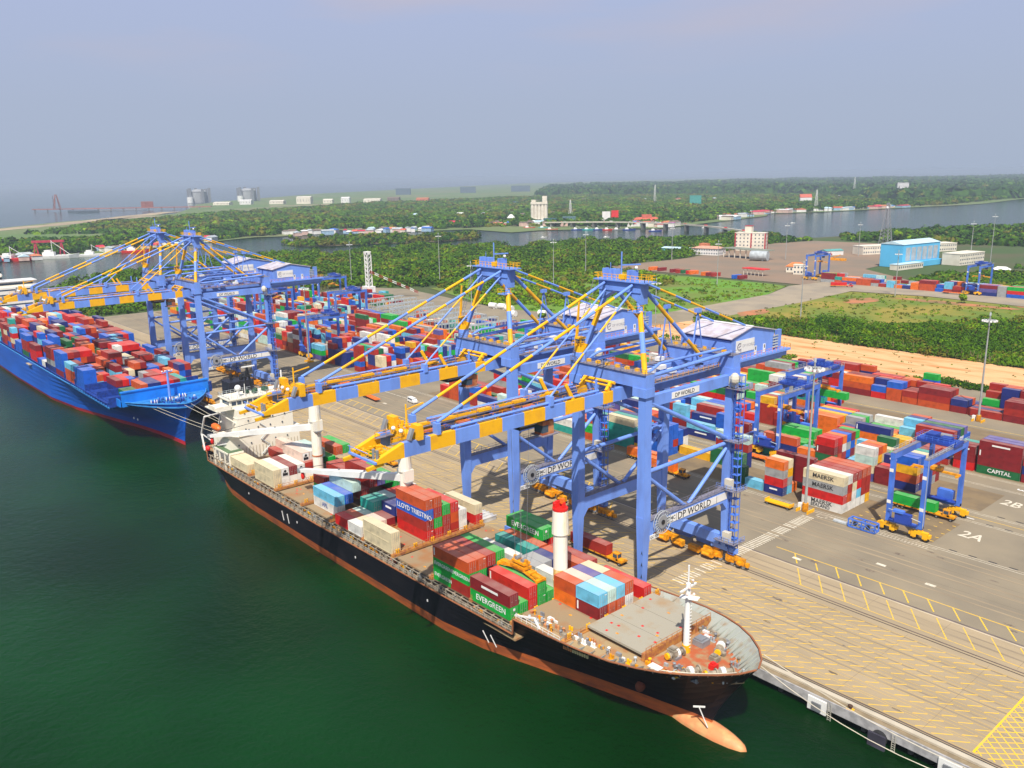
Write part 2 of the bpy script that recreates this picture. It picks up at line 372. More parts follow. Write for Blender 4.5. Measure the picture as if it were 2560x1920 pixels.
TR = mat('tyre_track_grime', (.235,.185,.125), .9, col2=(.33,.26,.165), sc=.7, det=8, stretch=(.12,2.5,1), cov=(.42,.6))
tr = MB().mt(TR)
for y, w_ in ((143.3,.5),(145.2,.4),(149.6,.45),(151.6,.35),(155.6,.5),(157.6,.4),(161.8,.4),(169.5,.6),(171.9,.5)): strip(tr, -420, y, 170, y+.2, w_, .004)
for y, w_ in ((186,.6),(188.2,.6),(194,.8),(196.4,.7),(203,.6),(205.4,.6)): strip(tr, -640, y, 175, y+.6, w_, .026)
tr.build('tyre_tracks', kind='structure')
jn = MB().mt(mat('dark_slab_joint', (.17,.13,.09), .9))
for k in range(52): x = -640+k*15.5; strip(jn, x, 135, x, 163.5, .045, .002); strip(jn, x+4, 166, x+4, 174.5, .045, .002)
for y in (190.5, 199): strip(jn, -640, y, 175, y, .08, .024)
jn.build('slab_joints', kind='structure')
st_ = MB().mt(mat('dark_oil_stain', (.13,.10,.075), .7, col2=(.24,.19,.13), sc=1.2, cov=(.4,.6)))
for k in range(90):
    x = random.uniform(-400, -25); y = random.choice([random.uniform(137, 163), random.uniform(180, 207)]); r1 = random.uniform(.2, .9); a0 = random.random()*6
    st_.add([(x+r1*1.8*random.uniform(.6,1.2)*math.cos(t), y+r1*.7*random.uniform(.6,1.2)*math.sin(t), .034+k*.0002 if y > 176 else .0135+k*.0002) for t in [i*math.pi/6 for i in range(12)]], [tuple(range(12))])
st_.build('oil_stains', kind='structure')
# ------------------------------------------------------------------ shipping containers
CC = dict(maroon=(.25,.012,.016), red=(.66,.012,.010), rust=(.60,.085,.014), orange=(.86,.17,.008), brick=(.40,.024,.014), navy=(.014,.03,.20), blue=(.012,.12,.60),
          sky=(.16,.55,.78), teal=(.02,.36,.30), green=(.006,.42,.05), dkgreen=(.012,.15,.045), white=(.80,.78,.72), cream=(.78,.66,.42), grey=(.38,.39,.39),
          yellow=(.90,.46,.006), mint=(.55,.74,.66), pink=(.80,.60,.49), purple=(.12,.10,.34))
CN = dict(maroon='maroon', red='bright red', rust='rust orange', orange='orange', brick='brick red', navy='navy blue', blue='blue', sky='light blue', teal='teal', green='bright green',
          dkgreen='dark green', white='white', cream='cream', grey='grey', yellow='yellow', mint='pale mint', pink='pinkish beige', purple='violet grey')
CM = {}
for k, c in CC.items():
    dust = tuple(a*.62+b*.38 for a, b in zip(c, (.42, .36, .30)))
    CM[k] = (mat(k+'_container_steel', c, .5, var=.35, sc=.5, wave=2.2, bump=.05, det=6, cov=(.45, .75)),
             mat(k+'_container_roof', tuple(a*.84+b*.16 for a, b in zip(c, (.42, .36, .30))), .65, col2=dust, sc=.35, det=7, wave=2.2, bump=.03, cov=(.35, .7)))
BARS = mat('galvanised_bars', (.42, .41, .40), .45, metal=.3)
HC, WC = 2.6, 2.44
L40, L20 = 12.19, 6.06
_cm = {}
def container_mesh(col, L, det):
    k = (col, L, det)
    if k in _cm: return _cm[k]
    b = MB(); side, roof = CM[col]
    if not det:
        b.mt(side); b.add([(0,0,0),(L,0,0),(L,WC,0),(0,WC,0),(0,0,HC),(L,0,HC),(L,WC,HC),(0,WC,HC)], [(0,3,2,1),(0,1,5,4),(1,2,6,5),(2,3,7,6),(3,0,4,7)])
        b.mt(roof); b.add([(0,0,HC),(L,0,HC),(L,WC,HC),(0,WC,HC)], [(0,1,2,3)])
    else:
        t = .11; g_ = .05
        b.mt(side); b.box(g_, g_, .08, L-g_, WC-g_, HC-.09)
        for y in (0, WC-t): b.box(0, y, 0, L, y+t, t); b.box(0, y, HC-t, L, y+t, HC-.012)
        for x in (0, L-t): b.box(x, t, 0, x+t, WC-t, t); b.box(x, t, HC-t, x+t, WC-t, HC-.012)
        for x in (0, L-t):
            for y in (0, WC-t): b.box(x, y, t, x+t, y+t, HC-t)
        b.mt(roof); b.box(t, t, HC-.1, L-t, WC-t, HC-.03)
        for x in (0, L-t):
            for y in (0, WC-t): b.box(x+.003, y+.003, HC-t, x+t+.002, y+t+.002, HC)
        for y in (0, WC-t): b.box(t, y+.01, HC-.012, L-t, y+t-.01, HC-.004)
    _cm[k] = b.mesh('shipping_container'); return _cm[k]
_dm = {}
def door_mesh(col, L):
    if col not in _dm:
        b = MB().mt(CM[col][0]); b.box(-.02, .13, .13, .02, 1.2, HC-.14); b.box(-.02, 1.24, .13, .02, WC-.13, HC-.14)
        b.mt(BARS)
        for y in (.45, .95, 1.49, 1.99): b.box(.03, y-.022, .12, .07, y+.022, HC-.12)
        for y in (.55, 1.6): b.box(.03, y, 1.1, .06, y+.34, 1.16)
        _dm[col] = b.mesh('door')
    return _dm[col]
_rm = {}
def reefer_mesh():
    if 'r' not in _rm:
        b = MB().mt(WHITE); b.box(-.02, .2, .2, .03, WC-.2, HC-.2); b.mt(DARK); b.box(.03, .45, .35, .05, WC-.45, 1.15); b.ell((.04, 1.22, 1.65), (.05, .42, .42), 10, 6)
        b.mt(GREY); b.box(.03, .5, 1.2, .06, .8, 1.5)
        _rm['r'] = b.mesh('cooling_unit')
    return _rm['r']
CONT = []   # every container: dict(x,y,z,L,c,where,tier,row,bay)
OCC = set()
def cont(x, y, z, L, c, where, tier, row, bay, logo=None, reefer=False, half=0):
    CONT.append(dict(x=x, y=y, z=z, L=L, c=c, w=where, t=tier, r=row, b=bay, logo=logo, reefer=reefer, h=half))
ORD = ['first','second','third','fourth','fifth','sixth','seventh','eighth','ninth','tenth','eleventh','twelfth','thirteenth','fourteenth','fifteenth','sixteenth','seventeenth','eighteenth','nineteenth','twentieth',
       'twenty-first','twenty-second','twenty-third','twenty-fourth','twenty-fifth','twenty-sixth','twenty-seventh','twenty-eighth','twenty-ninth','thirtieth']
ORD += ['thirty-'+o for o in ORD[:9]]+['fortieth']+['forty-'+o for o in ORD[:9]]+['fiftieth']+['fifty-'+o for o in ORD[:9]]+['sixtieth']+['sixty-'+o for o in ORD[:9]]
TIER = ['bottom tier', 'second tier', 'third tier', 'fourth tier', 'fifth tier', 'sixth tier']

# ---- black ship: bays counted from the bow; R = bow end of the bay
SY0 = 98.9; SP = 2.5; SZ = 7.45
BB = {2: -101.4, 3: -115.8, 4: -128.6, 5: -142.6, 6: -157.6, 7: -170.6, 8: -186.3, 9: -201.5, 10: -217.0, 11: -234.2}
def S(bay, row, tier, c, half=None, logo=None, reefer=False, dx=0):
    """half: None = 40 foot, 'a' aft 20 foot, 'f' forward 20 foot"""
    L = L40 if half is None else L20
    Rr = BB[bay]+dx; x = Rr-L40 if half in (None, 'a') else Rr-L20
    z0 = 9.5 if bay == 2 else SZ
    cont(x, SY0+SP*row, z0+HC*tier, L, c, 'bs', tier, row, bay, logo, reefer, 0 if half is None else (1 if half == 'a' else 2))
def fill(bay, rows, cols, half=None, t0=0, **k):
    for r, cs in zip(rows, cols):
        for t, c in enumerate(cs):
            if c: S(bay, r, t+t0, c, half, **k)
# bay 2 on the raised forward hatch
fill(2, [4,5,6,7], [['maroon','sky'],['rust','mint'],['rust','sky'],['white','rust']], 'f')
fill(2, [4,5,6,7], [['orange','rust'],['brick','pink'],['rust','purple'],['rust','cream']], 'a')
S(2, 9, 0, 'red', dx=.4)
# bay 3
S(3, 0, 0, 'green', logo='EVERGREEN'); S(3, 0, 1, 'maroon'); S(3, 1, 0, 'green'); S(3, 2, 0, 'red'); S(3, 2, 1, 'red'); S(3, 3, 0, 'green'); S(3, 3, 1, 'green')
S(3, 4, 0, 'green', 'f'); S(3, 4, 0, 'brick', 'a'); S(3, 5, 0, 'brick'); S(3, 5, 1, 'white', 'f'); S(3, 5, 1, 'grey', 'a'); S(3, 6, 0, 'brick'); S(3, 6, 1, 'grey', 'a'); S(3, 7, 0, 'brick'); S(3, 7, 1, 'navy', 'a', logo='BSL'); S(3, 8, 0, 'brick'); S(3, 8, 1, 'rust'); S(3, 9, 0, 'red'); S(3, 9, 1, 'brick')
# bay 4
S(4, 0, 0, 'green', 'a', logo='EVERGREEN'); S(4, 0, 1, 'green', 'a', logo='EVERGREEN'); S(4, 0, 1, 'green', 'f', logo='EVERGREEN'); S(4, 0, 0, 'brick', 'f'); S(4, 0, 2, 'rust')
fill(4, [1,2,3], [['brick','green','rust'],['brick','red','brick'],['grey','green','green']])
S(4, 4, 0, 'white'); S(4, 5, 0, 'grey'); S(4, 5, 1, 'white', 'a'); S(4, 5, 1, 'white', 'f'); S(4, 6, 0, 'brick'); S(4, 7, 0, 'brick'); S(4, 7, 1, 'teal', 'a'); S(4, 7, 1, 'teal', 'f'); S(4, 8, 0, 'rust'); S(4, 8, 1, 'rust')
fill(4, [9,10], [['brick','green','green'],['maroon','red','green']], logo='EVERGREEN', dx=-1.8)
# bay 6
fill(6, [4,5,6,7], [['red','brick','blue','rust'],['red','green','brick','rust'],['brick','brick','green'],['brick','rust','red']])
for c_ in CONT:
    if c_['b'] == 6 and c_['c'] == 'blue': c_['logo'] = 'LLOYD TRIESTINO'
fill(6, [8], [['white','white']], 'f'); fill(6, [10], [['red','cream']])
S(6, 0, 0, 'cream', dx=.4); S(6, 0, 1, 'cream', dx=.4)
# bay 7
S(7, 0, 0, 'white', 'f'); S(7, 0, 0, 'red', 'a'); S(7, 1, 0, 'cream', 'f'); S(7, 1, 0, 'rust', 'a'); S(7, 2, 0, 'pink', 'f'); S(7, 2, 0, 'mint', 'a'); S(7, 3, 0, 'maroon'); S(7, 3, 1, 'teal', 'a'); S(7, 4, 0, 'green'); S(7, 4, 1, 'navy', 'f'); S(7, 4, 1, 'teal', 'a')
S(7, 5, 0, 'green'); S(7, 5, 1, 'mint', 'a'); S(7, 5, 1, 'navy', 'f'); S(7, 6, 0, 'brick'); S(7, 6, 1, 'yellow', 'f'); S(7, 6, 1, 'red', 'a'); S(7, 7, 0, 'red'); S(7, 7, 1, 'red', 'a'); S(7, 8, 0, 'red')
# bay 8
S(8, 1, 0, 'white', logo='APL'); S(8, 1, 1, 'sky'); fill(8, [2,3,4], [['white','blue'],['grey','brick','mint'],['green','brick']])
fill(8, [5,6,7,8], [['green','brick','brick','brick'],['red','navy','purple'],['green','green','green'],['brick','green']]); S(8, 9, 0, 'brick'); S(8, 9, 1, 'sky', 'f'); S(8, 10, 0, 'white'); S(8, 10, 0, 'grey') if False else None
# bay 9
S(9, 3, 0, 'green', 'f', logo='EVERGREEN'); S(9, 3, 1, 'brick', 'f'); fill(9, [6,7,8], [['brick','brick'],['red','brick'],['navy','green']]); S(9, 9, 0, 'green'); S(9, 9, 1, 'red')
# bay 10
S(10, 0, 0, 'cream'); S(10, 0, 1, 'cream'); S(10, 1, 0, 'white', reefer=True); S(10, 1, 1, 'white', reefer=True); S(10, 2, 0, 'white', reefer=True); S(10, 2, 1, 'maroon'); S(10, 3, 0, 'white', reefer=True); S(10, 3, 1, 'white', reefer=True)
S(10, 4, 0, 'white', reefer=True); S(10, 4, 1, 'brick'); S(10, 4, 2, 'pink', reefer=True, dx=-1.5); S(10, 5, 0, 'white', reefer=True); S(10, 5, 1, 'brick'); S(10, 5, 2, 'white', dx=-1.5); S(10, 6, 0, 'brick'); S(10, 6, 1, 'grey'); S(10, 6, 2, 'mint', dx=-1.5)
fill(10, [7,8,9], [['green','green'],['brick','brick','rust'],['green','brick','green']])
for c_ in CONT:
    if c_['b'] == 10 and c_['r'] == 7 and c_['t'] == 1: c_['logo'] = 'EVERGREEN'
# bay 11
S(11, 0, 0, 'cream'); S(11, 1, 0, 'cream'); S(11, 5, 0, 'brick'); S(11, 6, 0, 'brick'); S(11, 6, 1, 'pink', dx=.5)

# ---- blue ship: bays counted from the bow
BY0, BZ = 89.2, 12.2
rng = random.Random(11)
pal_b = ['maroon']*7+['brick']*5+['red']*5+['blue']*5+['navy']*4+['rust']*3+['sky']*2+['grey','dkgreen','cream','white','teal','orange']
bays = [(1,-331.5,[2]*16),(2,-345.5,[2]*16),(3,-361.5,[3]*16),(4,-376,[3]*16),(5,-391.5,[4]*16),(6,-406,[4]*16),(7,-421.5,[4]*16),(8,-436,[4]*16),(9,-451.5,[5]*16),(10,-466,[4]*16),(11,-481.5,[5]*16),(12,-496,[5]*16),
        (13,-511.5,[5]*16),(14,-526,[5]*16),(15,-541.5,[5]*16)]
prof = {1:[0,0,0,1,1,2,2,2,2,2,2,2,1,0,0,0],2:[0,0,0,2,2,2,1,1,2,2,2,1,2,3,3,0],3:[3,3,2,2,1,3,2,2,3,3,2,2,2,3,3,2],4:[3,3,2,2,2,3,4,4,3,3,2,3,3,2,2,3],5:[4,4,4,4,4,3,2,3,3,4,4,4,4,3,2,3],
        6:[4,4,3,3,3,4,4,3,4,4,4,4,4,3,3,2],7:[1,4,5,3,4,3,4,4,4,2,3,4,4,4,4,4]}
for bi, Rr, hs in bays:
    hs = prof.get(bi) or [max(1, min(6, 4+rng.choice([-1,0,0,1,1]) - (1 if r in (0,15) and rng.random() < .5 else 0))) for r in range(16)]
    c = None
    for r, h in enumerate(hs):
        small = rng.random() < .3
        for t in range(h):
            if c is None or rng.random() < .6: c = rng.choice(pal_b)
            if bi == 5 and t == 3: c = ['blue','brick','rust','red','red'][min(r, 4)]
            if bi == 3 and r in (0,1): c = 'blue'
            cc = c
            x = Rr-L40; yy = BY0+2.46*r
            lg = 'COSCO' if (cc == 'blue' and r == 0) else None
            if small: cont(x, yy, BZ+HC*t, L20, cc, 'bl', t, r, bi, lg, half=1); cont(x+L40-L20, yy, BZ+HC*t, L20, rng.choice(pal_b), 'bl', t, r, bi, None, half=2)
            else: cont(x, yy, BZ+HC*t, L40, cc, 'bl', t, r, bi, lg)

# ---- yard blocks, rows counted from the quay, slots counted from the right end of each block
pal_y = ['maroon']*7+['brick']*6+['rust']*6+['red']*5+['navy']*6+['blue']*5+['grey']*3+['sky']*2+['cream']*2+['white']*3+['teal']*2+['dkgreen']*2+['green']*4+['orange']*3+['yellow']*2+['purple','mint','mint']
def block(nm, y0, xr, xl, rows, hmax, seed, dens=1., gap=(), pal=pal_y, hmin=0):
    rg = random.Random(seed); s = 0; x = xr
    while x-6.3 > xl:
        two = rg.random() < .45
        Ls = L40 if two else L20
        hcur = rg.randint(max(1, hmax-2), hmax)
        base = rg.choice(pal)
        for r in range(rows):
            if rg.random() < .35: hcur = max(hmin, min(hmax, hcur+rg.choice([-2,-1,-1,1,1,2])))
            if rg.random() > dens: continue
            if any(a < x-Ls/2 < b and (rr is None or r in rr) for a, b, rr in gap): continue
            if rg.random() < .5: base = rg.choice(pal)
            for t in range(hcur):
                c = base if rg.random() < .45 else rg.choice(pal)
                cont(x-Ls, y0+2.72*r, .05+HC*t, Ls, c, nm, t, r, s, None)
        x -= Ls+.42; s += 1
# the grey and red stack beside the lamp mast
MK = [['white','red','grey','cream'],['white','rust','brick','white'],['white','white','cream','brick'],['white','sky','red','brick'],['white','brick','brick','rust'],['yellow','brick','brick','rust']]
for r, cs in enumerate(MK):
    for t, c in enumerate(cs):
        cont(-107.6-L40, 212.9+2.6*r, .05+HC*t, L40, c, 'A', t, r, 0, ('MAERSK' if (r == 0 and t in (2, 3)) else ('MAERSK SEALAND' if (r == 0 and t == 0) else None)))
for r, cs in enumerate([['navy','red','grey','orange'],['sky','grey','yellow','cream'],['orange'],[]]):
    for t, c in enumerate(cs): cont(-126.0-L20, 212.9+2.72*r, .05+HC*t, L20, c, 'A', t, r, 1, {3:None,0:None}.get(t))
cont(-132.6-L20, 212.9, .05, L20, 'sky', 'A', 0, 0, 2); cont(-139.8-L20, 214, .05, L20, 'dkgreen', 'A', 0, 0, 3); cont(-139.8-L20, 214, .05+HC, L20, 'dkgreen', 'A', 1, 0, 3)
for t in range(4): cont(-121.5-L40, 221.2, .05+HC*t, L40, 'maroon', 'A', t, 3, 1)
for t, c in enumerate(['orange','yellow']): cont(-121.5-L40, 224, .05+HC*t, L40, c, 'A', t, 4, 1)
block('A', 212.9, -147, -296, 6, 4, 21, .78, gap=((-168,-147,(0,1,2,3)),(-200,-168,(0,))))
block('AL', 212.9, -338, -606, 6, 5, 22, .9, hmin=1)
# block B : green box, maroon and navy stacks near the front gantry
for t, c in enumerate(['maroon','maroon']): cont(-107.5-L20, 243.2, .05+HC*(t), L20, c, 'B', t, 0, 1)
for t, c in enumerate(['navy','rust','yellow','blue']): cont(-101.1-L20, 243.2, .05+HC*t, L20, c, 'B', t, 0, 0)
for r in (1,2,3,4,5):
    for t, c in enumerate([['navy','maroon','grey','blue'],['cream','rust','maroon','cream'],['maroon','maroon','red','teal'],['grey','brick','maroon','maroon'],['maroon','maroon','brick','brick']][r-1]): cont(-101.1-L20, 243.2+2.72*r, .05+HC*t, L20, c, 'B', t, r, 0)
    for t, c in enumerate([['red','red'],['red','brick','navy'],['maroon','navy','green'],['brick','rust','maroon'],['brick','maroon']][r-1]): cont(-107.5-L20, 243.2+2.72*r, .05+HC*t, L20, c, 'B', t, r, 1)
block('B', 243.2, -114, -298, 6, 4, 33, .97, hmin=1)
block('BL', 243.2, -338, -620, 6, 4, 34, .97)
# block C : big maroon wall at right with a grey green one below
for r in range(5):
    for t, c in enumerate(['dkgreen','maroon','maroon','maroon'] if r == 0 else (['navy','maroon','brick','purple'] if r < 3 else ['maroon','brick','brick'])):
        cont(-96.3, 274.8+2.72*r, .05+HC*t, L40, c, 'C', t, r, 1, 'CAPITAL' if (r == 0 and t == 0) else None)
for r in range(5):
    for t, c in enumerate(['red','maroon','maroon'][:3 if r < 3 else 2]): cont(-97.3-L20, 274.8+2.72*r, .05+HC*t, L20, 'teal' if (t == 2 and r == 2) else c, 'C', t, r, 2)
for r in range(3):
    for t, c in enumerate(['maroon','navy','brick']): cont(-83.6, 274.8+2.72*r, .05+HC*t, L40, c, 'C', t, r, 0)
cont(-80, 292, .05, L40, 'rust', 'C', 0, 6, 0); cont(-80, 292, .05+HC, L40, 'rust', 'C', 1, 6, 0)
block('C', 274.8, -105, -298, 6, 4, 45, .95, hmin=1)
block('CL', 274.8, -338, -628, 6, 4, 46, .97)
block('D', 307.3, -166, -300, 6, 4, 51, .95, hmin=1)
block('DL', 307.3, -338, -460, 6, 3, 52, .7)
block('DM', 307.3, -525, -632, 6, 4, 53, .85)
pal_e = ['maroon']*8+['brick']*5+['rust']*7+['red']*3+['navy']*5+['blue']*2+['grey','white','green','orange']
block('E', 340.3, -100, -268, 3, 3, 60, 1., hmin=2, pal=pal_e); block('E2', 349.0, -104, -215, 3, 4, 61, .85, hmin=1, pal=pal_e)
block('E3', 340.3, -338, -440, 5, 2, 62, .7); block('E4', 340, -540, -610, 8, 3, 63, .75)
block('F', 682, -150, -376, 5, 3, 70, .95, hmin=2)
block('F2', 682, -60, -148, 5, 3, 71, .95, hmin=2)

WHERE = {'A': 'front yard block', 'AL': 'front left block', 'B': 'second yard block', 'BL': 'second left block', 'C': 'third yard block', 'CL': 'third left block', 'D': 'fourth yard block', 'DL': 'fourth left block', 'DM': 'far left block',
         'E': 'row by sand', 'E2': 'behind sand row', 'E3': 'near white tanks', 'E4': 'farthest left block', 'F': 'distant inland row', 'F2': 'distant inland row end'}
GRP = {'bs': 'containers stacked on the black ship', 'bl': 'containers stacked on the blue ship'}
def place_containers():
    pos = {}
    for c in CONT:
        n = 2 if c['L'] > 7 else 1
        for k in range(n): pos[(round((c['x']+k*6.1)/3), round(c['y']/1.25), round((c['z']-.05)/HC*2))] = c
    Cc = Vector((0, 0, CAMH)); sc_ = []
    for c in CONT:
        if c['w'] == 'F2': pass
        ctr = Vector((c['x']+c['L']/2, c['y']+1.2, c['z']+1.3)); d = ctr-Cc; dep = d.dot(fwd)
        px = 1280+2143.3*d.dot(rt)/dep; py = 960+2143.3*d.dot(dn)/dep
        c['vis'] = -60 < px < 2620 and py < 1990
        def has(dx, dy, dz, c=c, ctr=ctr):
            q = [(ctr.x+dx*c['L'], c['y']+dy*2.6, c['z']+dz*HC)]
            for a, b_, e_ in q:
                for o in near.get((int(a//14), int(b_//14)), ()):
                    if o is not c and o['x']-.9 <= a <= o['x']+o['L']+.9 and abs(o['y']-b_) < 1.3 and abs(o['z']-e_) < 1.4: return True
            return False
        c['_has'] = has; c['dep'] = dep
    near = {}
    for c in CONT:
        for ix in {int(c['x']//14), int((c['x']+c['L'])//14), int((c['x']+c['L']/2)//14)}:
            for iy in {int((c['y']-1.5)//14), int((c['y']+1.5)//14)}: near.setdefault((ix, iy), []).append(c)
    for c in CONT:
        h = c['_has']; top = not h(0, 0, 1); front = not h(0, -1, 0); end = not h(.62, 0, 0) and not h(.95, 0, 0)
        if front and c['w'] in ('bs', 'bl'): front = not (h(0, -1, 0))
        dist2 = c['dep']**2
        sf = .65*c['L']*HC*front; st = .25*c['L']*WC*top; se = .75*WC*HC*end
        # how much of the front is hidden by the next row toward the camera
        if front and h(0, -2, 1): sf *= .25
        if h(0, -2, 0) and h(0, -2, 1): st *= .4; sf *= .2
        c['s'] = (sf+st+se)/dist2*(1e6)*(1.6 if c['w'] == 'bs' else 1) if c['vis'] else 0
        c['exposed'] = top or front or end
    cand = sorted([c for c in CONT if c['exposed'] and c['s'] > 0], key=lambda c: -c['s'])
    top300 = cand[:300]; ids = {id(c) for c in top300}
    seen = set()
    for i, c in enumerate(top300):
        det = c['dep'] < 330
        o = bpy.data.objects.new('shipping_container', container_mesh(c['c'], c['L'], det)); COL.objects.link(o); o.location = (c['x'], c['y'], c['z'])
        ln = 'long' if c['L'] > 7 else 'short'
        w = c['w']
        if w == 'bs': lb = f"{CN[c['c']]} {ln} container, {TIER[c['t']]}, {ORD[c['r']]} row from the water, {ORD[c['b']-1]} bay from the black ship's bow"
        elif w == 'bl': lb = f"{CN[c['c']]} {ln} container, {TIER[c['t']]}, {ORD[c['r']]} row from the water, {ORD[c['b']-1]} bay from the blue ship's bow"
        else: lb = f"{CN[c['c']]} {ln} container, {TIER[c['t']]}, {ORD[c['r']]} row, {ORD[c['b']]} stack from right, {WHERE[w]}"
        if c['h']: lb = lb.replace('short', 'short aft' if c['h'] == 1 else 'short forward')
        ws = lb.split()
        if len(ws) > 15: lb = lb.replace(' from the water', ' landward').replace(' from the black ship\'s bow', ' of black ship').replace(' from the blue ship\'s bow', ' of blue ship').replace('stack from the right', 'stack from right').replace(' in the ', ' in ').replace('inland row right end', 'inland row end')
        while lb in seen: lb += ' side'
        seen.add(lb)
        tag(o, lb, 'container', GRP.get(w, 'containers stacked in the yard'))
        if det:
            if c['reefer']: d = bpy.data.objects.new('cooling_unit', reefer_mesh())
            else: d = bpy.data.objects.new('door', door_mesh(c['c'], c['L']))
            COL.objects.link(d); d.parent = o; d.location = (c['L'], 0, 0)
            hh = random.random()
            lg = c['logo']
            if lg:
                ink = INK if 'MAERSK' in lg else (mat('blue_lettering', (.02,.08,.35), .6) if lg == 'APL' else WINK)
                size = 1.75 if c['L'] > 7 else 1.15
                if lg == 'APL': size = 1.7
                txt = lg.split(' SEA')[0]; wd = {'EVERGREEN':6.1,'MAERSK':4.6,'LLOYD TRIESTINO':9.2,'APL':2.3,'CAPITAL':4.3,'COSCO':3.7,'BSL':2.0}.get(txt, 4)*size/1.25
                x0 = (c['L']-wd)/2 if wd < c['L']-.6 else .4
                lettering(txt, size, (x0, -.02, 1.55-size*.42 if 'SEA' not in lg else 1.3), (1,0,0), (0,0,1), ink, o, 'company_lettering')
                if 'SEA' in lg: lettering('SEALAND', 1.35, (x0, -.02, .22), (1,0,0), (0,0,1), ink, o, 'company_lettering')
                if lg == 'EVERGREEN':
                    for_end = MB().mt(WINK); for_end.tube((.0, 0, 0), (.03, 0, 0), .3, 12); q = for_end.build('round_emblem', o); q.location = (c['L']+.075, 1.22, 1.95)
            elif c['c'] in ('maroon','red','rust') and hh < .5 and c['L'] > 7 or (c['c'] in ('maroon','navy') and hh < .6):
                b = MB().mt(WHITE)
                b.box(c['L']*.3, -.02, 1.35, c['L']*.3+c['L']*.42, .02, 1.85) if (c['c'] != 'rust' and hh < .3) else b.box(.35, -.02, .5, .7, .02, 2.2)
                b.build('white_panel_plate', o)
            elif hh > .8:
                b = MB().mt(WHITE); b.box(-.0, .0, .0, .02, .5, .16); q = b.build('number_plate', o); q.location = (c['L']+.08, 1.6, 2.15)
    # the rest as one mass
    V = []; F = []; MI = []; mats = []; nv = 0
    for c in CONT:
        if id(c) in ids or not c['exposed'] or not c['vis']: continue
        side, roof = CM[c['c']]
        for m_ in (side, roof):
            if m_ not in mats: mats.append(m_)
        a, b_ = mats.index(side), mats.index(roof)
        x, y, z, L = c['x'], c['y'], c['z'], c['L']
        V += [(x,y,z),(x+L,y,z),(x+L,y+WC,z),(x,y+WC,z),(x,y,z+HC-.02),(x+L,y,z+HC-.02),(x+L,y+WC,z+HC-.02),(x,y+WC,z+HC-.02)]
        F += [tuple(i+nv for i in f) for f in ((0,1,5,4),(1,2,6,5),(2,3,7,6),(3,0,4,7),(4,5,6,7))]; MI += [a, a, a, a, b_]; nv += 8
    me = bpy.data.meshes.new('far_containers'); me.from_pydata(V, [], F)
    for m_ in mats: me.materials.append(m_)
    me.polygons.foreach_set('material_index', MI); me.update()
    o = bpy.data.objects.new('shipping_containers', me); COL.objects.link(o); o['kind'] = 'stuff'
    tag(o, 'many more stacked shipping containers of all colours in the ships and yard', 'containers')
    print('containers', len(CONT), 'individual', len(top300), 'mass', nv//8)
place_containers()
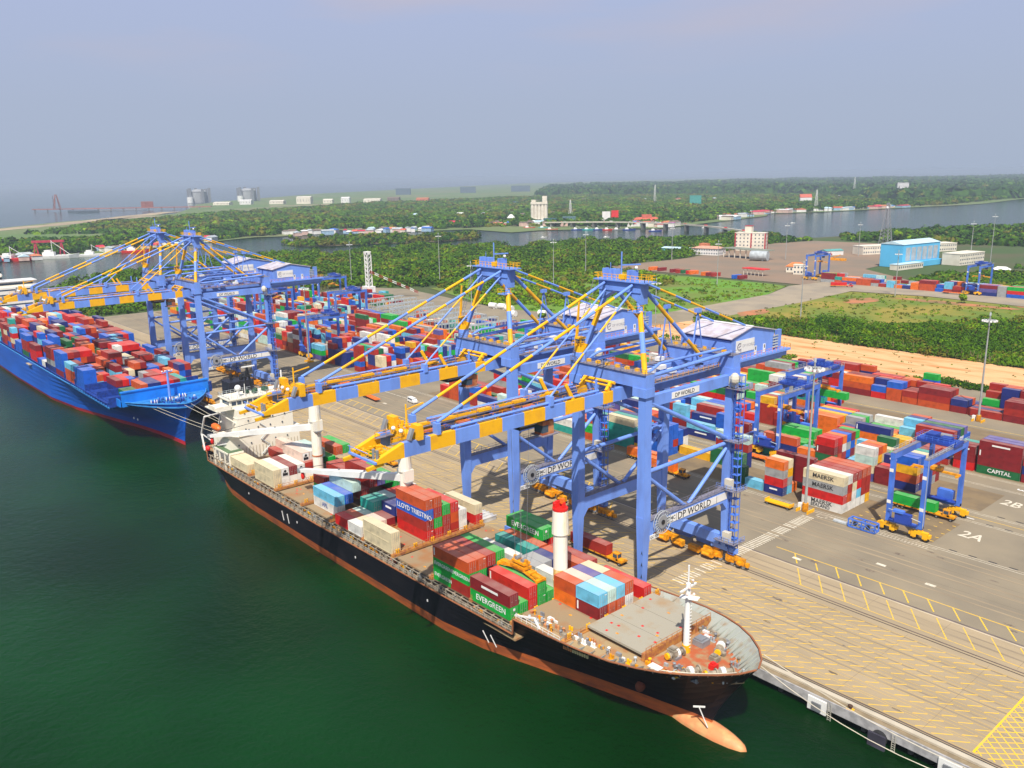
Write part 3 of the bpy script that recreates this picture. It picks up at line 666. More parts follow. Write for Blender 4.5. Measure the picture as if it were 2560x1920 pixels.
# ------------------------------------------------------------------ ship to shore gantry cranes
def dp_board(parent, x, y0, z0, y1, full=True):
    """DP WORLD board on the right hand portal beam, facing +X, reading toward +Y"""
    b = MB().mt(WHITE); sl = 0
    b.box(x, y0, z0, x+.08, y1, z0+1.75); o = b.build('sign_board', parent)
    lettering('DP WORLD', 2.35, (x+.11, y0+4.4, z0+.16), (0,1,0), (0,0,1), INK, o)
    q = MB().mt(INK); q.box(x+.09, y0+3.9, z0, x+.11, y0+4.02, z0+1.75); q.box(x+.09, y1-4.2, z0, x+.11, y1-4.1, z0+1.75)
    q.box(x+.09, y0+.9, z0+.2, x+.11, y0+2.9, z0+.34)
    lettering('ZPMC', 1.25, (x+.11, y0+.35, z0+.62), (0,1,0), (0,0,1), INK, o)
    q.build('board_lines', o)
def sts(cx, num, label, spreader=None, trolley_y=None, boomtip=72.):
    g = 'blue and yellow ship to shore cranes along the quay'
    t = thing('quay_crane', (cx, 134, 0), label, 'crane', g)
    T = lambda x, y, z: (x, y-134, z)
    LX = 9.8; LY = 30.5
    # four legs: lower half tapering down, upper half straight
    for sx in (-1, 1):
        for ly, nm in ((0, 'sea'), (LY, 'land')):
            b = MB().mt(BLUE)
            w = 2.15 if ly == 0 else 1.9
            b.beam((sx*LX, ly, 4.5), (sx*LX, ly, 20.5), 1.25, 1.5, w, 2.3, up=(0,1,0))
            b.beam((sx*LX, ly, 20.5), (sx*LX*.985, ly, 49), w, 2.2, w*.9, 2.0, up=(0,1,0))
            o = b.build('leg', t)
            if ly == 0 and sx == 1:
                q = MB().mt(INK)
                for z in (6.5, 9.2, 11.9): q.add([(LX+.35,-1.0,z),(LX+.6,-1.0,z+1.1),(LX+.85,-1.0,z),(LX+.6,-1.0,z+.4)], [(0,1,2,3)])
                q.build('warning_marks', o)
        # bogies
        for ly in (0, LY):
            b = MB().mt(DYEL); o = None
            L = 7.2
            for k in (-1, 1):
                c = sx*LX + k*3.3
                b.beam((c-2.6, ly, 2.1), (c+2.6, ly, 2.1), .9, 1.0)
                for kk in (-1, 1):
                    b.beam((c+kk*1.5-1.15, ly, 1.25), (c+kk*1.5+1.15, ly, 1.25), .8, .7)
                    b.cb((c+kk*1.5, ly-.75, 1.5), (.9, .7, .8)); b.tube((c+kk*1.5, ly-1.3, 1.6), (c+kk*1.5, ly-.5, 1.6), .33, 8)
                b.beam((c, ly, 2.2), (sx*LX+k*.8, ly, 3.9), .7, .9)
            b.mt(BLUE).beam((sx*LX-3.6, ly, 3.9), (sx*LX+3.6, ly, 3.9), 1.0, 1.1)
            b.mt(DYEL).cb((sx*LX+sx*6.6, ly, 1.4), (.8, .8, 1.0))
            o = b.build('bogie', t)
            for k in (-1, 1):
                for kk in (-1.0, -.33, .33, 1.0):
                    x = sx*LX+k*3.3+kk*2.35
                    MB().mt(GREY).tube((x, ly-.28, .52), (x, ly+.28, .52), .42, 10).build('wheel', o)
    # sill beam at the landside bottom
    MB().mt(BLUE).box(-LX+1.2, LY-.9, 4.6, LX-1.2, LY+.9, 7.2).build('sill_beam', t)
    MB().mt(BLUE).box(-LX+.8, -.6, 8, LX-.8, .6, 8.02).build('sill_beam', t) if False else None
    # cabinets on the sill
    b = MB().mt(BLUE)
    for x in (-6.5, 0.5): b.box(x, LY+1.2, 2.4, x+5, LY+3.2, 4.6)
    b.mt(DYEL)
    for x in (-8, -3, 2, 6): b.cb((x, LY-1.3, 1.6), (3.2, 1.2, 1.5)); b.tube((x-1, LY-2.1, 1.5), (x+1, LY-2.1, 1.5), .4, 8)
    b.build('drive_housing', t)
    # lower portal beams and braces in both side frames
    for sx in (-1, 1):
        x = sx*LX
        b = MB().mt(BLUE); b.box(x-.75, .9, 16.2, x+.75, LY-.8, 19.3)
        b.add([(x-.74,.9,16.2),(x+.74,.9,16.2),(x+.74,.9,14.0),(x-.74,.9,14.0),(x-.74,2.6,16.2),(x+.74,2.6,16.2)], [(0,4,5,1),(3,2,5,4),(0,3,4),(1,5,2)])
        b.add([(x-.74,LY-.8,16.2),(x+.74,LY-.8,16.2),(x+.74,LY-.8,14.0),(x-.74,LY-.8,14.0),(x-.74,LY-2.6,16.2),(x+.74,LY-2.6,16.2)], [(0,1,5,4),(3,4,5,2),(0,4,3),(1,2,5)])
        o = b.build('portal_beam', t)
        r_ = MB().mt(WALK).box(x-.95, 1, 19.31, x+.95, LY-1, 19.37); r_.rail([(x-.9,1,19.4),(x-.9,LY-1,19.4)], step=2.5).rail([(x+.9,1,19.4),(x+.9,LY-1,19.4)], step=2.5).build('walkway', o)
        MB().mt(BLUE).tube((x, 1, 30.3), (x, LY-1, 30.6), .46, 10).build('tie_tube', t)
        MB().mt(BLUE).tube((x, 1, 29.2), (x, 14.2, 19.2), .45, 10).build('diagonal_brace', t)
        MB().mt(BLUE).tube((x, LY-1, 29.4), (x, 15.6, 19.2), .45, 10).build('diagonal_brace', t)
        MB().mt(BLUE).tube((x, .8, 45.8), (x, LY-.8, 31.6), .5, 10).build('diagonal_brace', t)
        MB().mt(BLUE).tube((x, .8, 51.2), (x*.97, LY-.5, 52.2), .42, 10).build('upper_tie_tube', t)
        MB().mt(BLUE).path([(x*.93, .8, 51.6), (x*.9, 5.5, 53.2), (x*.9, LY-2, 53.2)], .3, 8).build('upper_tie_tube', t)
        b = MB().mt(BLUE).box(x*.97-.7, 1.1, 44.6, x*.97+.7, LY-1, 47.0); b.build('upper_side_beam', t)
    dp_board(t, LX+.77, 6.3, 16.9, LY-1.1)
    b = MB().mt(WHITE).box(LX+.77, 1.3, 14.8, LX+.86, 4.4, 15.9); o = b.build('number_board', t)
    lettering('QC %03d' % num, .8, (LX+.88, 1.45, 15.05), (0,1,0), (0,0,1), INK, o)
    # cable reel
    b = MB().mt(LGREY); c = (LX+1.5, 4.6, 18.4)
    for k in range(20):
        a = k*math.pi/10; b.beam(c, (c[0], c[1]+2.5*math.cos(a), c[2]+2.5*math.sin(a)), .1, .1)
    for k in range(24):
        a, a2 = k*math.pi/12, (k+1)*math.pi/12
        for xx in (-.3, .3): b.beam((c[0]+xx, c[1]+2.55*math.cos(a), c[2]+2.55*math.sin(a)), (c[0]+xx, c[1]+2.55*math.cos(a2), c[2]+2.55*math.sin(a2)), .12, .12)
    b.mt(DARK).tube((c[0]-.3, c[1], c[2]), (c[0]+.35, c[1], c[2]), .55, 12); b.mt(GREY).tube((c[0]-.25, c[1], c[2]), (c[0]+.2, c[1], c[2]), 1.5, 20)
    b.build('cable_reel', t)
    # upper cross girders
    for ly, zz in ((0, 49.0), (LY, 48.6)):
        b = MB().mt(BLUE); b.box(-LX-1.15, ly-1.3, zz, LX+1.15, ly+1.3, zz+2.9)
        b.box(LX-2.4, ly-1.5, zz-1.9, LX+1.2, ly+1.4, zz+.01); b.box(-LX-1.2, ly-1.5, zz-1.9, -LX+2.4, ly+1.4, zz+.01)
        o = b.build('cross_girder', t)
        r_ = MB().mt(WALK).box(-LX-1.1, ly-1.6, zz+2.91, LX+1.1, ly+1.6, zz+2.97).rail([(-LX-1,ly-1.55,zz+3),(LX+1,ly-1.55,zz+3),(LX+1,ly+1.55,zz+3)], step=1.6); r_.mt(YEL)
        for k in range(6): r_.cb((-7+k*2.8, ly+.4, zz+3.3), (.9, .7, .7))
        r_.build('walkway', o)
    # A frame
    ax, ay, az = 4.3, 3.5, 70.2
    def banded(name, a, b_, r, segs, start=0, par=t):
        a = Vector(a); b_ = Vector(b_); q = MB(); n = segs
        for k in range(n):
            q.mt(BLUE if (k+start) % 2 == 0 else YEL).tube(a.lerp(b_, k/n), a.lerp(b_, (k+1)/n), r, 10)
        return q.build(name, par, smooth=False)
    for sx in (-1, 1):
        banded('apex_post', (sx*ax, ay, az-2), (sx*LX*.96, 0, 51.8), .60, 4)
        banded('backstay', (sx*ax, ay+.8, az-.8), (sx*5.2, 24.5, 51.5), .45, 4)
        # forestays to the boom
        banded('forestay', (sx*3.9, ay-1.5, az-.6), (sx*3.75, boomtip+12.8-134, 50.3), .31, 9)
        banded('inner_forestay', (sx*3.6, ay-1.5, az-2.0), (sx*3.75, -21.8, 49.8), .21, 5)
        banded('rear_tie', (sx*4.2, ay+1.5, az-.2), (sx*4.6, 42.5, 56.2), .24, 7)
        b = MB().mt(BLUE); q = (sx*4.4, 24, 61.9); b.beam(q, (sx*4.4, 22, 51), .25, .25); b.beam(q, (sx*4.4, 26, 53), .2, .2); b.cb(q, (.9, 1.6, .9)); b.build('stay_strut', t)
    b = MB().mt(BLUE); b.box(-ax-1.6, ay-1.3, az-2.2, ax+1.6, ay+1.3, az-.1)
    b.add([(-ax-1.6,ay-1.1,az-2.2),(-ax+2.6,ay-1.1,az-2.2),(-ax-1.6,ay-1.1,az-4.6),(-ax-1.6,ay+1.1,az-2.2),(-ax+2.6,ay+1.1,az-2.2),(-ax-1.6,ay+1.1,az-4.6)], [(0,1,2),(3,5,4),(0,2,5,3),(1,4,5,2)])
    b.add([(ax+1.6,ay-1.1,az-2.2),(ax-2.6,ay-1.1,az-2.2),(ax+1.6,ay-1.1,az-4.6),(ax+1.6,ay+1.1,az-2.2),(ax-2.6,ay+1.1,az-2.2),(ax+1.6,ay+1.1,az-4.6)], [(0,2,1),(3,4,5),(0,3,5,2),(1,2,5,4)])
    b.box(-ax-2.6, ay-1.9, az-.1, ax+3.2, ay+1.9, az+.15); apex = b.build('apex_girder', t)
    b = MB().mt(YEL).rail([(-ax-2.5,ay-1.8,az+.15),(ax+3.1,ay-1.8,az+.15),(ax+3.1,ay+1.8,az+.15),(-ax-2.5,ay+1.8,az+.15),(-ax-2.5,ay-1.8,az+.15)], h=1.2, r=.06, step=1.2)
    b.mt(BLUE)
    for x in (-5, -3, 2.0, 3.2, -1.8): b.box(x-.28, ay-.8, az+.15, x+.28, ay+.8, az+2.3)
    b.mt(YEL); b.box(-.7, ay-.7, az+.3, .8, ay+.7, az+1.3)
    b.mt(BLUE); b.tube((-.5, ay, az+.2), (-.5, ay, az+6), .16, 6); b.beam((-.5, ay, az+3.2), (4.2, ay+.6, az+3.6), .25, .3); b.tube((-3.6, ay, az), (-3.6, ay, az+3.6), .06, 5)
    b.mt(WHITE).ell((3.6, ay, az+2.9), (.35, .35, .35), 8, 5)
    b.build('apex_platform', apex)
    b = MB().mt(YEL); b.rail([(ax-.8,ay-2.3,az-6),(ax+1.6,ay-2.3,az-6),(ax+1.6,ay-.2,az-6)], h=1.2, r=.06, step=1.1); b.mt(BLUE).box(ax-.8, ay-2.4, az-6.2, ax+1.8, ay, az-6); b.build('inspection_basket', apex)
    # ladder along the far post
    b = MB().mt(WALK); P0 = Vector((-LX*.96, -1, 52)); P1 = Vector((-ax-1.6, ay-1, az))
    for s_ in (-.5, .5): b.beam(P0+Vector((s_-1.2, 0, 0)), P1+Vector((s_-1.2, 0, 0)), .1, .1)
    for k in range(24): q = P0.lerp(P1, k/24); b.beam(q+Vector((-1.7,0,0)), q+Vector((-.7,0,0)), .12, .08)
    b.build('ladder', t)
    # boom: two box girders painted in blue and yellow bands
    hy = -7.0; ty = boomtip-134; N = 10; gz0, gz1 = 45.6, 48.2
    for sx in (-1, 1):
        b = MB(); xx = sx*3.75; y = hy
        seg = (ty-hy)/N
        for k in range(N-1):
            b.mt(BLUE if k % 2 == 0 else YEL)
            b.box(xx-.5, hy+seg*(k+1)+.0, gz0, xx+.5, hy+seg*k, gz1)
        b.mt(YEL); a0 = hy+seg*(N-1); a1 = ty
        b.add([(xx-.5,a0,gz0),(xx+.5,a0,gz0),(xx+.5,a0,gz1),(xx-.5,a0,gz1),(xx-.5,a1,gz0),(xx+.5,a1,gz0),(xx+.5,a1,gz0+.7),(xx-.5,a1,gz0+.7)], [(0,1,2,3),(4,7,6,5),(0,4,5,1),(3,2,6,7),(1,5,6,2),(0,3,7,4)])
        b.mt(YEL).beam((xx, a1+1.5, gz0-.2), (xx, a1-1.8, gz0-.6), .5, .6)
        o = b.build('boom_girder', t)
        # inner walkway with rails beside the girder
        wi = xx-sx*1.25
        r_ = MB().mt(WALK).box(wi-.5, ty+4, gz1-.35, wi+.5, hy-1, gz1-.28); r_.mt(DYEL).rail([(wi, ty+4, gz1-.2), (wi, hy-1, gz1-.2)], h=1.05, r=.045, step=2.2)
        r_.mt(BLUE).tube((xx, ty+16, gz1+.55), (xx, hy-1, gz1+.55), .28, 6)
        for k in range(9): r_.beam((xx, ty+17+k*4.6, gz1), (xx, ty+17+k*4.6, gz1+.9), .28, .2)
        r_.mt(YEL)
        for k in range(4): r_.cb((xx-sx*.9, ty+20+k*9, gz1+.1), (.9, 3.0, .5))
        r_.build('boom_walkway', o)
        for mm, A_, B_, w_, h_ in ((BLUE,(xx,-21.8,gz1),(xx,-21.8,gz1+1.9),.9,1.5),(BLUE,(xx,ty+12.8,gz1),(xx,ty+12.8,gz1+2),.8,1.4),(BLUE,(xx,-8.6,gz1),(xx,-8.6,gz1+3),.35,.35),(YEL,(xx,ty+8.6,gz1),(xx,ty+8.6,gz1+2.6),1.1,2.2),(YEL,(xx,-15.4,gz1),(xx-.4,-17,gz1+3.2),.55,.7)):
            MB().mt(mm).beam(A_, B_, w_, h_).build('stay_bracket', o)
        MB().mt(GREY).beam((xx+.3*sx, ty+6.6, gz1+.3), (xx+.3*sx, ty+7.4, gz1+2.2), .9, .5).build('floodlight_panel', o)
    b = MB().mt(YEL)
    for yy in (ty+8.6,): b.box(-3.2, yy-.9, gz1+.1, 3.2, yy+.9, gz1+.5); b.box(-3.2, yy-1.0, gz0, 3.2, yy-.8, gz1)
    for k in range(10): b.cb((-2.9+k*.64, ty+8.6+random.uniform(-.9,.9), gz1+1.0+random.uniform(0,.7)), (.35, .5, random.uniform(.3,.8)))
    b.rail([(-3.2,ty+9.8,gz1+.5),(3.2,ty+9.8,gz1+.5)], h=1.2, step=.9); b.rail([(-3.2,ty+7.4,gz1+.5),(3.2,ty+7.4,gz1+.5)], h=1.2, step=.9)
    b.tube((-.6,ty+9.4,gz1+.5),(-.6,ty+9.4,gz1+5.2),.16,6).beam((-.6,ty+9.4,gz1+4.2),(-.6,ty+13.2,gz1+4.8),.2,.22)
    b.mt(WHITE).ell((-1.2,ty+7.0,gz1+1.2),(.4,.4,.4),8,5).ell((1.2,ty+7.0,gz1+1.2),(.4,.4,.4),8,5)
    b.build('boom_head', t)
    b = MB().mt(YEL)
    for k in range(5): b.box(-3.2, ty+1.2+k*.9, gz0+.3+k*.12, 3.2, ty+1.35+k*.9, gz0+.45+k*.14)
    for x in (-2.4,-.8,.8,2.4): b.beam((x,ty+.6,gz0+.5),(x,ty+5,gz0+1.1),.1,.1)
    b.rail([(-3.2,ty+.4,gz0+.6),(3.2,ty+.4,gz0+.6)],h=1.0,step=1)
    for k in range(14): b.cb((random.uniform(-3,3), ty+random.uniform(0,4.2), gz0+1.0), (.5,.6,random.uniform(.4,1.1)))
    b.mt(BLUE).box(-4.3, ty-.5, gz0+.1, 4.3, ty-.1, gz0+.45).beam((-4,ty-.3,gz0+.4),(-4,ty-.3,gz0+1.6),.12,.12).beam((-4.3,ty-.35,gz0+1.5),(2.0,ty-.35,gz0+1.5),.1,.1)
    b.mt(GREY)
    for x in (2.6, 3.7): b.tube((x,ty+.4,gz0+.6),(x,ty+.4,gz0+2.3),.28,8)
    b.build('boom_tip', t)
    b = MB().mt(DBLUE)
    for k in range(8): b.box(-3.2, hy-3-k*5.6, gz1-.9, 3.2, hy-2.5-k*5.6, gz1-.5)
    b.mt(DARK).box(-1.1, ty+10, gz0+.35, -.7, hy, gz0+.6).box(.7, ty+10, gz0+.35, 1.1, hy, gz0+.6)
    b.mt(WALK)
    for x in (-2.0, -.35, .35, 2.0): b.beam((x, ty+6, gz1-.2), (x, 30, gz1-.2), .07, .07)
    b.mt(ORANGE)
    for k in range(5): b.cb((random.uniform(-1.6,1.6), ty+14+k*8, gz1-.45), (1.2, 2.6, .25))
    b.build('boom_cross_ties', t)
    # yellow hinge link
    b = MB().mt(YEL)
    for sx in (-1, 1):
        b.box(sx*3.75-.55, hy, gz0+.1, sx*3.75+.55, hy+3.0, gz1-.1); b.beam((sx*3.75, hy+1.5, gz1), (sx*3.4, hy+3.4, gz1+1.6), .6, .8)
    b.path([(-4.2, hy+3.2, gz1+1.6), (-4.2, hy+2.4, gz1+.6)], .3); b.tube((-4.4, hy+3.3, gz1+1.5), (4.4, hy+3.3, gz1+1.5), .34, 8); b.tube((-4.4, hy+2.2, gz1+1.0), (4.4, hy+2.2, gz1+1.0), .22, 8)
    b.build('boom_hinge', t)
    # fixed trolley girder
    for sx in (-1, 1): MB().mt(BLUE).box(sx*3.75-.55, hy+3.0, gz0, sx*3.75+.55, 60, gz1+.2).build('trolley_girder', t)
    b = MB().mt(DBLUE)
    for k in range(9): b.box(-3.2, 3+k*6.2, gz1-1.2, 3.2, 4+k*6.2, gz1-.6)
    b.mt(WALK).box(-7.5, 2.2, gz1+.3, -5.0, 38, gz1+.4).box(5.0, 2.2, gz1+.3, 7.5, 34, gz1+.4)
    b.mt(DYEL).rail([(-7.4,2.3,gz1+.4),(-7.4,37,gz1+.4)], step=1.8).rail([(7.4,2.3,gz1+.4),(7.4,34,gz1+.4)], step=1.8)
    b.mt(BLUE)
    for k in range(10):
        x = random.uniform(-6.5, 6.5); y = random.uniform(4, 28); b.cb((x, y, gz1+1.0), (random.uniform(.4,1.6), random.uniform(.5,2.4), random.uniform(.6,1.6)))
    b.mt(WHITE)
    for k in range(4): b.cb((random.uniform(-6,6), random.uniform(8,26), gz1+1.1), (1.3, 2.0, .9))
    b.build('upper_deck_fittings', t)
    # machinery house
    hx0, hx1, hy0, hy1, hz0, hz1 = -9.5, 5.2, 36.2, 54.5, 49.3, 53.6
    b = MB().mt(BLUE).box(-10.5, 34.5, 47.9, 6.5, 60.5, 48.4)
    for x in (-9.5, -4.5, 0.5, 5.4): b.box(x-.3, 35, 46.6, x+.3, 60, 47.9)
    deck = b.build('house_deck', t)
    MB().mt(DYEL).rail([(6.4,34.6,48.4),(6.4,60.4,48.4),(-10.4,60.4,48.4),(-10.4,34.6,48.4),(6.4,34.6,48.4)], step=1.6).build('handrail', deck)
    b = MB().mt(BLUE); b.box(hx0, hy0, 48.4, hx1, hy1, hz1)
    my = hy0+8.2
    b.add([(hx1,hy0,hz1),(hx1,hy1,hz1),(hx1,my,hz1+1.9),(hx0,hy0,hz1),(hx0,hy1,hz1),(hx0,my,hz1+1.9)], [(0,1,2),(3,5,4)])
    house = b.build('machinery_house', t)
    b = MB().mt(mat('pale_house_roof', (.52, .50, .58), .6, col2=(.42,.36,.38), sc=.4))
    for (ya, za), (yb, zb) in (((hy0-.5, hz1-.02), (my, hz1+2.02)), ((my, hz1+2.02), (hy1+.5, hz1-.02))):
        b.add([(hx0-.4,ya,za),(hx1+.4,ya,za),(hx1+.4,yb,zb),(hx0-.4,yb,zb),(hx0-.4,ya,za+.2),(hx1+.4,ya,za+.2),(hx1+.4,yb,zb+.2),(hx0-.4,yb,zb+.2)], [(0,3,2,1),(4,5,6,7),(0,1,5,4),(2,3,7,6),(1,2,6,5),(3,0,4,7)])
    b.mt(WHITE).box(hx0-.3, my-.6, hz1+2.2, hx1+.3, my+.6, hz1+2.32)
    b.build('roof', house)
    b = MB().mt(DBLUE).box(hx0-.2, hy0-.14, hz1-.45, hx1+.2, hy0-.02, hz1-.15).beam((hx0+5, hy0-.1, hz1), (hx0+3.4, hy0-.1, 49.5), .3, .2).box(hx1-8, hy0-.1, 48.5, hx0+2, hy0-.03, 49.9)
    b.build('wall_trim', house)
    b = MB().mt(WHITE).box(hx1+.02, hy0+2.0, 49.9, hx1+.12, hy0+9.6, 52.9); sg = b.build('sign_board', house)
    lettering('DP WORLD', 1.0, (hx1+.15, hy0+4.6, 51.1), (0,1,0), (0,0,1), mat('faded_grey_lettering', (.42,.42,.46), .7), sg)
    b = MB().mt(mat('emblem_navy', (.05,.04,.12), .6)); c = (hx1+.15, hy0+3.4, 51.4)
    for k in range(13):
        a, a2 = math.pi*.3+k*.36, math.pi*.3+(k+1)*.36
        b.beam((c[0], c[1]+.85*math.cos(a), c[2]+.85*math.sin(a)), (c[0], c[1]+.85*math.cos(a2), c[2]+.85*math.sin(a2)), .2*(1.2-k*.05), .04)
    b.beam((c[0], c[1]-.5, c[2]-.15), (c[0], c[1]+.6, c[2]+.25), .14, .04); b.build('emblem', sg)
    for y in (hy0+9.8, hy0+13.6):
        b = MB().mt(WHITE).box(hx1+.02, y, 48.5, hx1+.12, y+.95, 50.7); o = b.build('door', house); MB().mt(INK).box(hx1+.12, y+.3, 49.7, hx1+.15, y+.62, 50.5).build('door_window', o)
    b = MB().mt(BLUE)
    for k in range(4): b.box(hx1-4+k*1.2, hy1+.6, 48.4, hx1-3.5+k*1.2, hy1+1.4, 51.5+random.random()*1.5)
    b.box(4.4, hy1+1.6, 48.4, 5.2, hy1+3.4, 53.4); b.mt(LGREY)
    for k in range(5): b.box(5.3, hy1-.6, 49.2+k*.7, 5.5, hy1+1.6, 49.5+k*.7)
    b.build('rear_equipment', deck)
    # operator cab hanging under the trolley
    tyy = (trolley_y if trolley_y is not None else 112)-134
    b = MB().mt(DYEL).box(-2.8, tyy-2.6, gz0-.5, 2.8, tyy+2.6, gz0+.3); b.mt(DARK).box(-2.2, tyy-2, gz0-1.6, 2.2, tyy+2, gz0-.5); b.mt(GREY)
    for x in (-2.4, 2.4): b.tube((x, tyy-2.2, gz0-.7), (x, tyy+2.2, gz0-.7), .3, 8)
    tr = b.build('trolley', t)
    b = MB().mt(RUST).box(1.0, tyy+3.0, gz0-3.4, 3.4, tyy+6.0, gz0-.6); b.mt(GLASS).box(.98, tyy+2.96, gz0-2.9, 3.42, tyy+4.5, gz0-1.4); b.mt(WALK).box(.4, tyy+2.6, gz0-3.6, 3.9, tyy+7.2, gz0-3.4)
    b.build('operator_cab', tr)
    # yellow service crane on the far seaside corner
    b = MB().mt(BLUE).tube((-LX+.6, 0, 51.9), (-LX+.6, 0, 54), 1.4, 12); b.mt(YEL).tube((-LX+.6, 0, 54), (-LX+.6, 0, 55.4), 1.3, 12).box(-LX-.3, -.9, 55.4, -LX+1.5, .9, 57.3).rail([(-LX-.6,-1.2,55.4),(-LX+1.9,-1.2,55.4),(-LX+1.9,1.2,55.4)], step=.8)
    b.mt(GLASS).box(-LX-.1, -.93, 56.1, -LX+1.2, -.89, 56.9).box(-LX+1.47, -.6, 56.1, -LX+1.53, .6, 56.9)
    b.mt(YEL).beam((-LX-.9, .2, 55), (-LX-.6, .8, 65), .55, .6, .3, .3); b.build('service_crane', t)
    # lift tower and cable runs on the right landside leg
    b = MB().mt(RBLUE)
    x0, y0 = LX+1.6, LY-.7
    for xx in (x0, x0+1.5):
        for yy in (y0, y0+1.5): b.beam((xx, yy, 3), (xx, yy, 47), .14, .14)
    for k in range(23): z = 3+k*2; b.box(x0-.05, y0-.05, z, x0+1.6, y0+1.6, z+.1)
    b.mt(DBLUE)
    for k in range(29): b.box(LX+1.15, LY-.6, 4+k*1.5, LX+1.5, LY-.1, 4.8+k*1.5)
    b.mt(WALK)
    for z in (6.2, 19.4, 31.4, 44.0):
        b.box(LX-1.6, LY-2.4, z, x0+2.6, y0+2.8, z+.18)
    b.mt(BLUE)
    for z in (6.3, 19.5, 31.5, 44.1): b.rail([(LX-1.5,LY-2.3,z+.1),(x0+2.5,LY-2.3,z+.1),(x0+2.5,y0+2.7,z+.1)], h=1.1, step=1.3)
    b.build('lift_tower', t)
    for z in (6.3, 19.6, 44.3): MB().mt(BEIGE).box(LX+.6, LY-2.1, z+.1, LX+2.4, LY-.9, z+2.5).build('electrical_cabinet', t)
    b = MB().mt(BEIGE).ell((x0+.7, y0-1.6, 46.6), (1.1,1.1,1.4), 8, 6); b.build('air_unit', t)
    # upper beam board
    b = MB().mt(WHITE).box(LX*.97+.72, 8, 45.2, LX*.97+.8, 17.5, 46.6); o = b.build('upper_sign_board', t)
    lettering('DP WORLD', 1.3, (LX*.97+.83, 9.0, 45.45), (0,1,0), (0,0,1), INK, o)
    if spreader:
        sx_, sy, sz = spreader
        ropes = MB().mt(GREY)
        for a in (-.9, .9):
            for b_ in (-.7, .7): ropes.beam((sx_-cx+a, sy-134+b_, sz+3), (a*1.6, sy-134+b_*1.6, gz0-.6), .05, .05)
        ropes.build('hoist_ropes', t)
        s = MB().mt(DYEL); X, Y = sx_-cx, sy-134
        s.box(X-6.0, Y-.5, sz+.35, X+6.0, Y+.5, sz+.85)
        for e_ in (-1, 1):
            s.box(X+e_*5.9-.35, Y-1.2, sz+.05, X+e_*5.9+.35, Y+1.2, sz+.55); s.box(X+e_*3.2-.6, Y-.9, sz+.85, X+e_*3.2+.6, Y+.9, sz+1.2)
            for yy in (-1.1, 1.1): s.beam((X+e_*5.7, Y+yy, sz+.3), (X+e_*1.6, Y+yy*.8, sz+1.0), .25, .3); s.box(X+e_*6.0-.2, Y+yy*1.08-.1, sz-.35, X+e_*6.0+.2, Y+yy*1.08+.1, sz+.3)
        s.box(X-2.1, Y-1.1, sz+1.2, X+2.1, Y+1.1, sz+1.7); s.box(X-1.9, Y-.9, sz+2.1, X+1.9, Y+.9, sz+2.6)
        for a in (-1.4, 1.4): s.beam((X+a, Y, sz+1.6), (X+a, Y, sz+3.2), .5, 1.2)
        for a in (-.9, .9): s.mt(GREY).tube((X+a, Y-.6, sz+2.9), (X+a, Y+.6, sz+2.9), .45, 10)
        s.mt(DARK).box(X-1.2, Y-.6, sz+1.7, X+1.2, Y+.6, sz+2.1)
        s.build('spreader', t)
    return t
sts(-121.7, 1, 'nearest blue quay crane, its spreader lowered into the black ship', spreader=(-122.0, 107.6, 12.8), trolley_y=107.6)
sts(-163.8, 2, 'blue quay crane just left of the nearest, boom over the white deckhouse', trolley_y=122)
sts(-361.0, 3, 'right one of the two far quay cranes beside the blue ship', trolley_y=121)
sts(-401.5, 4, 'leftmost blue quay crane, farthest along the blue ship', trolley_y=114)
# ------------------------------------------------------------------ ship hulls
def hull(name, parent, cy, st, hull_m, boot_m, zb=-1.0, rows=6):
    """st: (x_deck, half_deck, z_deck, x_wl, half_wl)"""
    b = MB(); P = []
    for (xd, hd, zd, xw, hw) in st:
        col = [(xw-(.3 if hw else 0), hw*.86, -9.0), (xw, hw, zb)]
        for k in range(1, rows+1):
            s = k/rows; f = s**1.5
            col.append((xw+(xd-xw)*s**1.2, hw+(hd-hw)*f, zb+(zd-zb)*s))
        P.append(col)
    n = len(P[0]); V = []
    for side in (-1, 1):
        for c in P:
            for x, h, z in c: V.append((x, cy+side*h, z))
    F = []; m = len(P)*n
    b.mt(boot_m); b.mt(hull_m)
    for side in (0, 1):
        for i in range(len(P)-1):
            for k in range(n-1):
                a = side*m+i*n+k; q = (a, a+n, a+n+1, a+1)
                F.append((q if side == 0 else q[::-1], 0 if k == 0 else 1))
    for i in (0, len(P)-1):
        for k in range(n-1): F.append(((i*n+k, i*n+k+1, m+i*n+k+1, m+i*n+k) if i == 0 else (i*n+k, m+i*n+k, m+i*n+k+1, i*n+k+1), 0 if k == 0 else 1))
    b.v = V; b.f = [f for f, _ in F]; b.m = [k for _, k in F]
    return b.build(name, parent, smooth=False)
def hull_half(st, x, z, zb=-1.0):
    st = sorted(st, key=lambda q: q[0]); X = [q[0] for q in st]
    hd, zd, hw = (float(np.interp(x, X, [q[j] for q in st])) for j in (1, 2, 4)); s = max(0, min(1, (z-zb)/(zd-zb)))
    return hw+(hd-hw)*s**1.5
HBLK = mat('black_hull_paint', (.005, .0045, .008), .55, spec=.2, col2=(.014, .011, .014), sc=.25, det=8, stretch=(.6, 1, 2.2), cov=(.5, .75))
HBOOT = mat('orange_boot_paint', (.52, .12, .025), .55, col2=(.28, .075, .03), sc=.5, det=8, stretch=(.4, 1, 1.8), cov=(.42, .68))
DECKG = mat('ship_deck_tan_grey', (.36, .26, .14), .8, col2=(.36, .17, .07), sc=.45, det=8, cov=(.48, .68))
HATCH = mat('hatch_cover_brown_grey', (.29, .21, .12), .8, col2=(.32, .14, .05), sc=.22, det=8, cov=(.5, .76))
